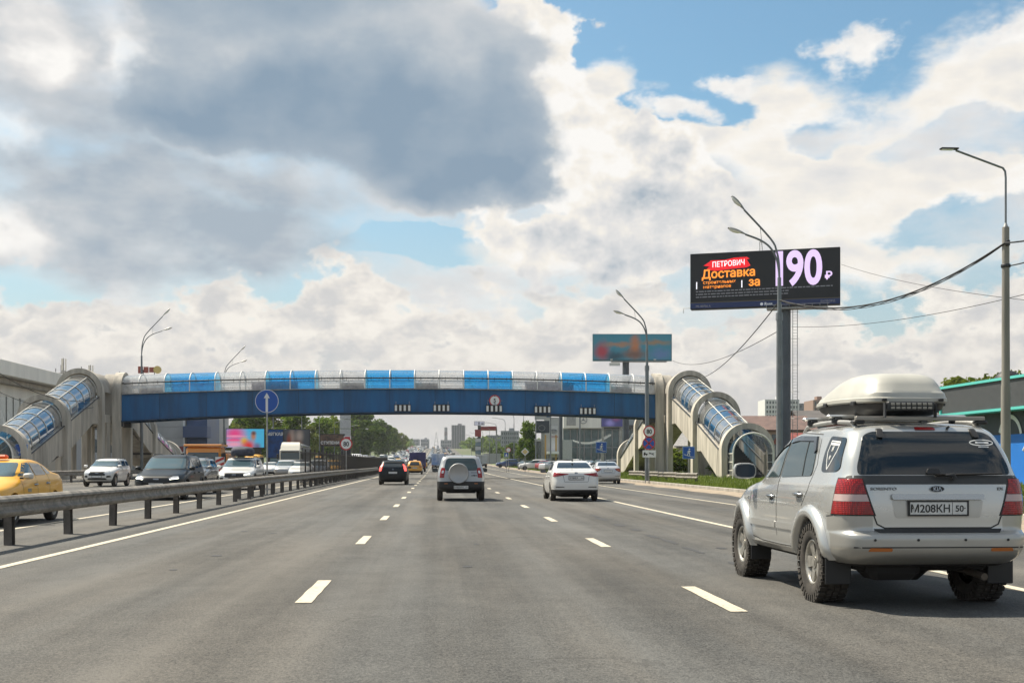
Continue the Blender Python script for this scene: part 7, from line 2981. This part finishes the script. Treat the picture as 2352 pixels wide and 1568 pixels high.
# ---- cars coming towards us on the oncoming carriageway
def front_kit(sh, car, W, hood_z, body, plate_z, style, lit=True, H=1.6):
    for s in (-1, 1):
        ax = 'FL' if s < 0 else 'FR'
        if style == 'slim':
            sh.patch(ax, [(.62, hood_z - .24), (.86, hood_z - .25), (1.02, hood_z - .29), (1.02, hood_z - .22), (.84, hood_z - .16), (.62, hood_z - .15)], .014, .06, M_LAMP, 'headlamp', car, maxjump=.5)
            sh.patch(ax, [(.66, hood_z - .245), (.84, hood_z - .255), (1.0, hood_z - .285), (1.0, hood_z - .26), (.84, hood_z - .225), (.66, hood_z - .21)], .02, .05, M_HEAD if lit else M_LAMP, 'headlamp', car, maxjump=.5)
        else:
            sh.patch(ax, [(.56, hood_z - .30), (.90, hood_z - .34), (.98, hood_z - .24), (.80, hood_z - .14), (.58, hood_z - .12)], .014, .06, M_LAMP, 'headlamp', car, maxjump=.5)
            if lit:
                sh.patch(ax, [(.78, hood_z - .29), (.88, hood_z - .29), (.88, hood_z - .22), (.78, hood_z - .22)], .02, .04, M_HEAD, 'headlamp', car, round_r=.02)
        sh.patch('F', [(s * .52, plate_z - .06), (s * .76, plate_z - .04), (s * .74, plate_z + .06), (s * .54, plate_z + .06)], .008, .06, M_BLACK, 'fog_lamp_recess', car, round_r=.03)
    sh.patch('F', [(-.44, hood_z - .40), (.44, hood_z - .40), (.54, hood_z - .17), (-.54, hood_z - .17)], .010, .07, M_BLACK, 'grille', car, round_r=.03)
    for k in range(3):
        z = hood_z - .36 + .07 * k
        sh.patch('F', [(-.44, z), (.44, z), (.44, z + .018), (-.44, z + .018)], .018, .08, M_DARK, 'grille_bar', car)
    sh.patch('F', [(-.10, hood_z - .28), (.10, hood_z - .28), (.10, hood_z - .24), (-.10, hood_z - .24)], .026, .05, M_CHROME, 'badge', car)
    sh.patch('F', [(-.56, plate_z - .18), (.56, plate_z - .18), (.48, plate_z - .08), (-.48, plate_z - .08)], .006, .08, M_BLACK, 'air_intake', car, round_r=.03)
    plate(sh, car, 'F', plate_z, ('', ''), .025)


def front_suv(name, label, body, L=4.6, W=1.86, H=1.68, style='slim', lit=True, clad=None, glass=None, rails=True, group=None):
    sl = suv_slices(L, W, H, 1.06, .26, .30)
    car, sh = make_car(name, label, 'car', sl, (-1.36, 1.38), .355, .22, W, body, clad, lambda c: c.z < .48, 'five', group=group)
    sh.patch('F', [(-.76, 1.16), (.76, 1.16), (.66, H - .14), (-.66, H - .14)], .014, .05, glass or G_WIND, 'windscreen', car, round_r=.06)
    side_glass(sh, car, [[(.82, 1.15), (-.05, 1.16), (-.05, H - .13), (.35, H - .15)], [(-.13, 1.16), (-1.0, 1.18), (-.98, H - .15), (-.13, H - .13)], [(-1.1, 1.19), (-1.75, 1.22), (-1.62, H - .19), (-1.1, H - .16)]], G_DARK)
    sh.patch('B', [(-.62, 1.12), (.62, 1.12), (.54, H - .16), (-.54, H - .16)], .014, .05, G_DARK, 'rear_window', car, round_r=.05)
    front_kit(sh, car, W, 1.04, body, .58, style, lit, H)
    for ax in ('L', 'R'):
        s = -1 if ax == 'L' else 1
        mirror(car, body, .85, 1.17, W / 2 - .07, s, .22, .16)
        sh.seam(ax, [(-.09, H - .1), (-.09, .45)], .014, parent=car)
        sh.seam(ax, [(.92, 1.1), (.90, .48)], .014, parent=car)
        handle(sh, car, ax, .02, .99, body)
        handle(sh, car, ax, -.85, 1.01, body)
        for y in (-1.36, 1.38):
            if clad is not None:
                arch_lip(sh, car, ax, y, .375, .41, .07, .02, clad, 2, 178, 16)
        sh.patch('B', [(s * .62, .86), (s * .84, .86), (s * .84, 1.06), (s * .66, 1.06)], .012, .06, M_RED, 'tail_lamp', car, maxjump=.5)
        if rails:
            MB().tube([(s * .62, -1.55, H - .04), (s * .62, -1.4, H + .02), (s * .62, -.1, H + .02), (s * .62, .05, H - .05)], .018, 6).build('roof_rail', M_DARK, car)
    MB().tube([(-.6, 1.05, 1.13), (-.3, .98, 1.15), (.05, .93, 1.165)], .012, 5).build('wiper', M_BLACK, car)
    return car, sh


# yellow saloon taxi
sl = sedan_slices(4.66, 1.80, 1.47)
car, sh = make_car('taxi_car', 'yellow saloon taxi with red roof light beyond the median guard rail', 'taxi', sl, (-1.34, 1.36), .325, .205, 1.80, T_PAINT, None, 0, 'multi')
sh.patch('F', [(-.69, 1.075), (.69, 1.075), (.57, 1.385), (-.57, 1.385)], .014, .05, G_WIND, 'windscreen', car, round_r=.06)
side_glass(sh, car, [[(.74, 1.08), (-.06, 1.09), (-.06, 1.385), (.18, 1.375)], [(-.13, 1.09), (-.88, 1.105), (-.80, 1.35), (-.13, 1.385)], [(-.95, 1.11), (-1.25, 1.14), (-1.0, 1.29), (-.87, 1.335)]], G_TEAL)
front_kit(sh, car, 1.80, .96, T_PAINT, .48, 'round', True)
for ax in ('L', 'R'):
    s = -1 if ax == 'L' else 1
    mirror(car, mat('pale_mirror', (.55, .53, .48), .3, coat=.5), .78, 1.08, .83, s, .22, .14)
    sh.seam(ax, [(-.095, 1.39), (-.10, .36)], .014, parent=car)
    sh.seam(ax, [(.86, 1.04), (.84, .40)], .014, parent=car)
    sh.seam(ax, [(-.98, 1.12), (-.95, .75), (-.85, .42)], .014, parent=car)
    handle(sh, car, ax, .02, .88, M_CHROME)
    handle(sh, car, ax, -.82, .90, M_CHROME)
    sh.patch(ax, [(.58, .72), (.34, .72), (.34, .80), (.58, .80)], .004, .1, mat('door_decal', (.42, .36, .22), .6, var=.5, scale=30, dark=(.14, .12, .10)), 'door_decal', car)
sh.patch('B', [(-.6, 1.17), (.6, 1.17), (.5, 1.38), (-.5, 1.38)], .014, .05, G_DARK, 'rear_window', car, round_r=.05)
MB().box((0, .0, 1.515), (.50, .17, .10), bev=.035).build('taxi_light', mat('taxi_light_red', (.75, .12, .03), .35), car)
place(car, -10.10, 28.2, -1)

car, sh = front_suv('suv_car', 'white sport utility car beside the concrete stairway, behind the yellow taxi', W_PAINT, 4.3, 1.80, 1.62, 'round', False)
place(car, -19.3, 71.5, -1)
car, sh = front_suv('suv_car', 'glossy dark sport utility car with lit green-white running lamps', K_PAINT, 4.7, 1.88, 1.69, 'slim', True, M_BLACK)
place(car, -10.25, 46.8, -1)
car, sh = front_suv('suv_car', 'white sport utility car with a soft luggage bag on its roof', W_PAINT, 4.7, 1.86, 1.66, 'slim', True, M_BLACK)
place(car, -10.15, 63.0, -1)
for y in (-.95, -.15):
    MB().box((0, y, 1.72), (1.35, .06, .03), bev=.01).build('cross_bar', M_DARK, car)
# soft bag
bag = MB()
rr = random.Random(4)
rings = []
for (z, a, b) in ((0, .50, .60), (.04, .56, .66), (.18, .58, .68), (.33, .55, .64), (.43, .45, .52), (.47, .25, .3)):
    ring = []
    for i in range(28):
        t_ = 2 * math.pi * i / 28
        c, s_ = math.cos(t_), math.sin(t_)
        q = (abs(c) ** 4 + abs(s_) ** 4) ** -.25 * (1 + rr.uniform(-.035, .035))
        ring.append((a * q * c, b * q * s_, z + rr.uniform(-.02, .02)))
    rings.append(ring)
vs = [q for r_ in rings for q in r_]
bag.add(vs, [(i * 28 + k, i * 28 + (k + 1) % 28, i * 28 + 28 + (k + 1) % 28, i * 28 + 28 + k) for i in range(5) for k in range(28)] + [tuple(range(140, 168))], 0, True)
bo = bag.build('luggage_bag', mat('bag_cloth', (.045, .050, .075), .75, var=.4, scale=7, bump=.4, bscale=12))
tag(bo, 'dark crumpled soft luggage bag lying on the white car roof', 'bag')
bo.location = (-10.15, 63.4, gz(63.4) + 1.735)
car, sh = front_suv('suv_car', 'grey dusty car close behind the dark sport utility car', paint('dusty_grey', (.16, .165, .17), .3, .4, .3), 4.3, 1.8, 1.60, 'round', False)
place(car, -11.0, 54.6, -1)

# ---- vans and lorries
def panel_box(t, name, c, size, m, bev=.06):
    return MB().box(c, size, bev=bev).build(name, m, t)


def cab_front(t, w, y, z0, z1, body, glass_z, rear=0, lamps=True):
    """flat-nosed cab whose front face is at y (car space, forward +)"""
    panel_box(t, 'cab', (0, y - .85, (z0 + z1) / 2), (w, 1.7, z1 - z0), body, .12)
    panel_box(t, 'windscreen', (0, y + .004, (glass_z[0] + glass_z[1]) / 2), (w * .88, .05, glass_z[1] - glass_z[0]), G_WIND, .02)
    for s in (-1, 1):
        panel_box(t, 'side_window', (s * (w / 2), y - .60, (glass_z[0] + glass_z[1]) / 2), (.03, .8, (glass_z[1] - glass_z[0]) * .85), G_DARK, .01)
        panel_box(t, 'headlamp', (s * w * .36, y + .01, z0 + .30), (.42, .06, .18), M_LAMP, .02)
        o = panel_box(t, 'mirror', (s * (w / 2 + .20), y - .05, glass_z[0] + .35), (.22, .14, .55), M_BLACK, .04)
    panel_box(t, 'grille', (0, y + .006, (z0 + glass_z[0]) / 2 + .12), (w * .62, .05, (glass_z[0] - z0) * .5), M_BLACK, .02)
    panel_box(t, 'bumper', (0, y - .02, z0 + .06), (w * 1.01, .24, .34), M_DARK, .05)


def truck_wheels(t, ys, w, r=.48, tw=.30):
    add_wheels_y(t, ys, w, r, tw)


def add_wheels_y(t, ys, w, r, tw):
    tyre, rim = wheel_meshes('truck%.2f' % r, r, tw, r * .6, 'steel')
    for y in ys:
        for s in (-1, 1):
            o = link('wheel', tyre, t)
            o.location = (s * (w / 2 - tw / 2 - .04), y, r)
            o.rotation_euler = (0, 0, 0 if s < 0 else math.pi)
            link('rim', rim, o)


CREAM = paint('cab_cream', (.70, .66, .56), 0, .4, .15)
t = thing('articulated_lorry', 'white-topped lorry tractor with roof fairing and dark trailer on the oncoming carriageway', 'lorry')
cab_front(t, 2.45, 5.2, .45, 2.95, CREAM, (1.75, 2.55))
m = MB()
vs = []
for (y, z, w) in ((5.1, 2.9, 1.12), (4.75, 3.35, 1.10), (4.35, 3.72, 1.02), (3.6, 3.78, .98), (3.5, 2.95, 1.12)):
    vs += [(-w, y, z), (w, y, z)]
m.add(vs, [(2 * i, 2 * i + 1, 2 * i + 3, 2 * i + 2) for i in range(4)] + [(0, 2, 4, 6, 8), (9, 7, 5, 3, 1)])
m.build('roof_fairing', CREAM, t, 40)
panel_box(t, 'sun_visor', (0, 5.22, 2.66), (2.1, .18, .14), M_DARK, .04)
panel_box(t, 'trailer', (0, -1.3, 2.05), (2.48, 9.0, 2.3), mat('trailer_tarp', (.10, .10, .10), .7, var=.3, scale=1.5), .04)
panel_box(t, 'trailer_chassis', (0, -1.0, .75), (1.2, 10, .25), M_DARK, .04)
# peaked frame above the load
m = MB()
for y in np.linspace(-5.5, 3.0, 7):
    m.tube([(-1.2, y, 3.2), (-1.2, y, 3.35), (0, y, 3.75), (1.2, y, 3.35), (1.2, y, 3.2)], .03, 5)
m.build('tarp_frame', M_STEEL, t)
add_wheels_y(t, (4.1, 1.6, -3.4, -4.6), 2.45, .5, .32)
place(t, -17.1, 146, -1)

def box_truck(label, body, boxcol, W=2.2, H=2.7, L=5.2, facing=1, x=0, y=0, name='box_truck', group=None):
    t = thing(name, label, 'truck', group=group)
    bx_ = panel_box(t, 'cargo_box', (0, -L * .16, (H + .75) / 2), (W, L * .68, H - .75), boxcol, .03)
    for s in (-1, 1):
        MB().box((s * W / 4, -L * .16 - L * .34 - .012, (H + .75) / 2), (W / 2 - .04, .02, H - .85)).build('rear_door', boxcol, bx_)
        MB().box((s * W * .42, -L * .5, .68), (.22, .06, .16), bev=.02).build('tail_lamp', M_RED, t)
    MB().box((0, -L * .16 - L * .34 - .028, (H + .75) / 2), (.04, .02, H - .9)).build('door_bar', M_DARK, bx_)
    cab_front(t, W * .92, L * .5, .42, 2.05, body, (1.25, 1.85))
    MB().box((0, -.3, .58), (W * .5, L * .85, .2)).build('chassis', M_DARK, t)
    MB().box((0, -L * .5 + .05, .48), (W * .9, .08, .12)).build('under_run_bar', M_DARK, t)
    plate_o = MB().box((0, -L * .5, .66), (.52, .02, .11)).build('number_plate', M_PLATE, t)
    add_wheels_y(t, (L * .5 - .95, -L * .28), W, .38, .26)
    return place(t, x, y, facing)


box_truck('small truck with a dark violet-blue tarpaulin body ahead of the orange taxi', W_PAINT, mat('violet_tarp', (.045, .04, .13), .7, var=.3, scale=1.5), 2.3, 2.75, 5.6, 1, -2.75, 172)
box_truck('grey-white box truck partly hidden behind the silver compact off-roader', W_PAINT, mat('grey_box', (.40, .42, .41), .6, var=.2, scale=1.0), 2.25, 2.6, 5.2, 1, 8.95, 243)
box_truck('white panel truck with a blue side stripe left of the silver compact off-roader', W_PAINT, mat('blue_white_box', (.55, .60, .66), .6, var=.3, dark=(.05, .16, .42), scale=.6), 2.2, 2.7, 5.2, 1, .15, 205)
# orange road-service lorry with striped board
t = thing('service_lorry', 'orange road-service lorry with red and white striped board beside the luggage-laden car', 'lorry')
ORG = paint('service_orange', (.75, .27, .03), 0, .45, .2)
cab_front(t, 2.1, 2.6, .5, 2.35, ORG, (1.35, 2.0))
panel_box(t, 'tipper_body', (0, -.9, 1.45), (2.25, 3.4, .95), ORG, .04)
panel_box(t, 'roof_shield', (0, 1.7, 2.43), (2.3, 2.2, .14), ORG, .03)
panel_box(t, 'load', (0, -.9, 1.99), (1.9, 2.9, .35), mat('load_grey', (.25, .24, .22), .9, var=.4, scale=4), .12)
sb = panel_box(t, 'striped_board', (-1.02, 2.68, 1.10), (.55, .05, 1.25), M_WHITE, .01)
M_REDS = mat('stripe_red', (.45, .035, .03), .5)
for k in range(4):
    z = .62 + .32 * k
    MB().add([(-1.28, 2.709, z), (-.76, 2.709, z - .22), (-.76, 2.709, z - .06), (-1.28, 2.709, z + .16)], [(0, 3, 2, 1)]).build('red_stripe', M_REDS, sb)
panel_box(t, 'chassis', (0, 0, .6), (1.0, 5.0, .2), M_DARK, .02)
add_wheels_y(t, (1.7, -1.5), 2.1, .42, .28)
place(t, -14.3, 77, -1)


def van(label, body, x, y, facing, L=5.2, W=2.0, H=2.35, group=None, rz=0.0):
    h, r, f = W / 2, -L / 2, L / 2
    sl = [(.30, r + .12, f - .2, h * .9, 12, 6), (.42, r + .02, f - .05, h * .97, 12, 6), (.65, r, f, h, 14, 6), (.95, r, f - .06, h, 14, 6), (1.12, r + .01, f - .35, h * .995, 14, 6), (1.22, r + .01, f - .72, h * .99, 14, 6),
          (1.75, r + .03, f - 1.25, h * .96, 14, 7), (H - .15, r + .06, f - 1.6, h * .92, 12, 7), (H - .05, r + .12, f - 1.8, h * .84, 9, 6), (H, r + .4, f - 2.2, h * .5, 6, 5)]
    car, sh = make_car('van', label, 'van', sl, (-L * .30, L * .30), .34, .22, W, body, M_DARK, lambda c: c.z < .45, 'steel', group=group, n=72)
    sh.patch('F', [(-.80, 1.28), (.80, 1.28), (.74, H - .38), (-.74, H - .38)], .014, .05, G_WIND, 'windscreen', car, round_r=.06)
    sh.patch('B', [(-.82, 1.25), (.82, 1.25), (.78, H - .38), (-.78, H - .38)], .014, .05, G_DARK, 'rear_window', car, round_r=.06)
    side_glass(sh, car, [[(f - 1.05, 1.27), (f - 2.0, 1.27), (f - 2.0, H - .45), (f - 1.6, H - .45)], [(f - 2.15, 1.27), (r + .5, 1.27), (r + .5, H - .45), (f - 2.15, H - .45)]], G_DARK)
    for s in (-1, 1):
        sh.patch('F', [(s * .55, .75), (s * .88, .75), (s * .88, .98), (s * .58, .98)], .01, .08, M_LAMP, 'headlamp', car, round_r=.03)
        sh.patch('B', [(s * .86, .9), (s * .96, .9), (s * .94, 1.5), (s * .86, 1.5)], .01, .08, M_RED, 'tail_lamp', car)
        mirror(car, M_BLACK, f - 1.1, 1.35, h - .02, s, .18, .26)
    sh.patch('F', [(-.45, .72), (.45, .72), (.48, .92), (-.48, .92)], .01, .08, M_BLACK, 'grille', car, round_r=.03)
    plate(sh, car, 'F' if facing < 0 else 'B', .55, ('', ''), .02)
    return place(car, x, y, facing, yaw=rz)


van('low white van far behind the dark sport utility car, before the footbridge', W_PAINT, -18.0, 98, -1, 4.9, 1.95, 2.05)
van('white minibus on the forecourt road beyond the white saloon', W_PAINT, 18.6 + 12, 268 - 110, 1, 5.0, 2.0, 2.3)
van('white high-roofed van in the oncoming queue beside the poplars', W_PAINT, -12.6, 186, -1, 5.6, 2.0, 2.6)
# ------------------------------------------------------------------ distant traffic, one mesh each
def tiny_car(kind, body):
    if kind == 'suv':
        sl, W, wy, wr = suv_slices(4.5, 1.84, 1.66), 1.84, 1.35, .34
        belt, top = 1.12, 1.50
    elif kind == 'van':
        L, h = 5.2, 1.0
        r, f = -L / 2, L / 2
        sl, W, wy, wr = [(.3, r + .1, f - .2, h * .92, 10, 6), (.7, r, f, h, 12, 6), (1.15, r, f - .4, h, 12, 6), (1.3, r, f - .75, h * .98, 12, 6), (2.0, r + .04, f - 1.4, h * .94, 12, 7), (2.25, r + .1, f - 1.75, h * .85, 9, 6), (2.35, r + .5, f - 2.2, h * .5, 6, 5)], 2.0, 1.55, .34
        belt, top = 1.3, 2.0
    else:
        sl, W, wy, wr = sedan_slices(4.5, 1.78, 1.46), 1.78, 1.32, .31
        belt, top = 1.14, 1.37
    me0 = body_mesh(sl, 28, 1)
    m = MB()
    vs = [tuple(v.co) for v in me0.vertices]
    for p in me0.polygons:
        c = p.center
        g = belt < c.z < top
        lamp_r = (not g) and c.y < sl[2][1] + .15 and .8 < c.z < 1.08 and abs(c.x) > W * .33
        lamp_f = (not g) and c.y > sl[2][2] - .35 and .6 < c.z < .86 and abs(c.x) > W * .26
        low = c.z < .42
        b = len(m.v)
        m.add([vs[i] for i in p.vertices], [tuple(range(len(p.vertices)))], 1 if g else 2 if lamp_r else 3 if lamp_f else 4 if low else 0, True)
    for y in (-wy, wy):
        for s in (-1, 1):
            m.cyl((s * (W / 2 - .2), y, wr), (s * (W / 2 + .01), y, wr), wr, n=12, mi=4)
    return m.mesh('car', [body, G_TEAL, M_RED, M_LAMP, M_BLACK])


TINY = {}
PAL = {'white': W_PAINT, 'silver': S_PAINT, 'black': K_PAINT, 'grey': paint('mid_grey_paint', (.12, .125, .13), .4, .35, .2), 'red': paint('red_paint', (.30, .02, .02), .1, .35, .15),
       'blue': paint('navy_paint', (.02, .05, .16), .2, .35, .15), 'yellow': T_PAINT, 'beige': paint('beige_paint', (.40, .34, .25), .2, .38, .2)}
rq = random.Random(99)


def tiny(kind, colr, x, y, facing, where, group):
    k = (kind, colr)
    if k not in TINY:
        TINY[k] = tiny_car(kind, PAL[colr])
    nm = {'suv': 'suv_car', 'van': 'van', 'sedan': 'saloon_car'}[kind]
    o = link(nm, TINY[k])
    tag(o, 'distant %s %s %s' % (colr, {'suv': 'sport utility car', 'van': 'van', 'sedan': 'saloon car'}[kind], where), 'van' if kind == 'van' else 'car', group)
    o.location = (x, y, gz(y))
    o.rotation_euler = (math.atan2(gz(y + 2) - gz(y - 2), 4) * facing, 0, 0 if facing > 0 else math.pi)
    return o


for lane, x in enumerate((-10.5, -14.3, -18.1, -21.9)):
    y = 96 + lane * 7 + (20 if lane == 2 else 0) + (10 if lane == 1 else 0)
    while y < 1230:
        if not (lane == 2 and 130 < y < 162) and not (lane == 1 and 176 < y < 196):
            tiny(rq.choices(('sedan', 'suv', 'van'), (5, 4, 1.6))[0], rq.choices(tuple(PAL), (7, 4, 3, 3, 1, 1, 1, 1))[0], x + rq.uniform(-.4, .4), y, -1,
                 'in the oncoming queue', 'queue on the oncoming carriageway')
        y += rq.uniform(8.5, 15) * (1 + y / 700)
for x, y0 in ((-3.1, 195), (.9, 235), (4.6, 185), (8.2, 290)):
    y = y0
    while y < 1200:
        tiny(rq.choices(('sedan', 'suv', 'van'), (5, 4, 1))[0], rq.choices(tuple(PAL), (4, 3, 5, 4, 1, 1, 1, 1))[0], x + rq.uniform(-.4, .4), y, 1,
             'driving ahead of us up the hill', 'cars ahead on our carriageway')
        y += rq.uniform(22, 55)
# cars parked on the dealership forecourt
for (px, d, k, c) in ((1253, 172, 'sedan', 'red'), (1225, 182, 'suv', 'white'), (1275, 160, 'sedan', 'silver'), (1210, 196, 'sedan', 'grey'), (1305, 205, 'suv', 'black'), (1350, 200, 'sedan', 'silver'), (1375, 190, 'suv', 'black'), (1330, 230, 'suv', 'white'),
                      (1395, 165, 'suv', 'grey'), (1165, 230, 'suv', 'blue'), (1180, 240, 'sedan', 'white'), (1240, 215, 'suv', 'grey')):
    q = P(px, 1060, d)
    o = tiny(k, c, q.x, q.y, 1, 'parked on the dealership forecourt', 'cars parked at the dealerships')
    o.rotation_euler.z = rq.choice((R(90), R(-60), R(20), R(200)))
    o.location.z += .10
# ================================================================== the air
m = bpy.data.materials.new('haze_air')
m.use_nodes = True
m.node_tree.nodes.clear()
nt = NT(m.node_tree)
vol = nt.node('ShaderNodeVolumePrincipled')
vol.inputs['Color'].default_value = (.86, .88, .92, 1)
vol.inputs['Density'].default_value = 0.00012
vol.inputs['Anisotropy'].default_value = 0.2
out = nt.node('ShaderNodeOutputMaterial')
nt.l.new(vol.outputs[0], out.inputs['Volume'])
MATS['haze_air'] = m
hz = MB().box((0, 2400, 35), (7200, 5400, 74)).build('haze', m)
hz['kind'] = 'stuff'
hz['label'] = 'pale summer haze over the road and the far city'
hz['category'] = 'haze'
hz.visible_shadow = True
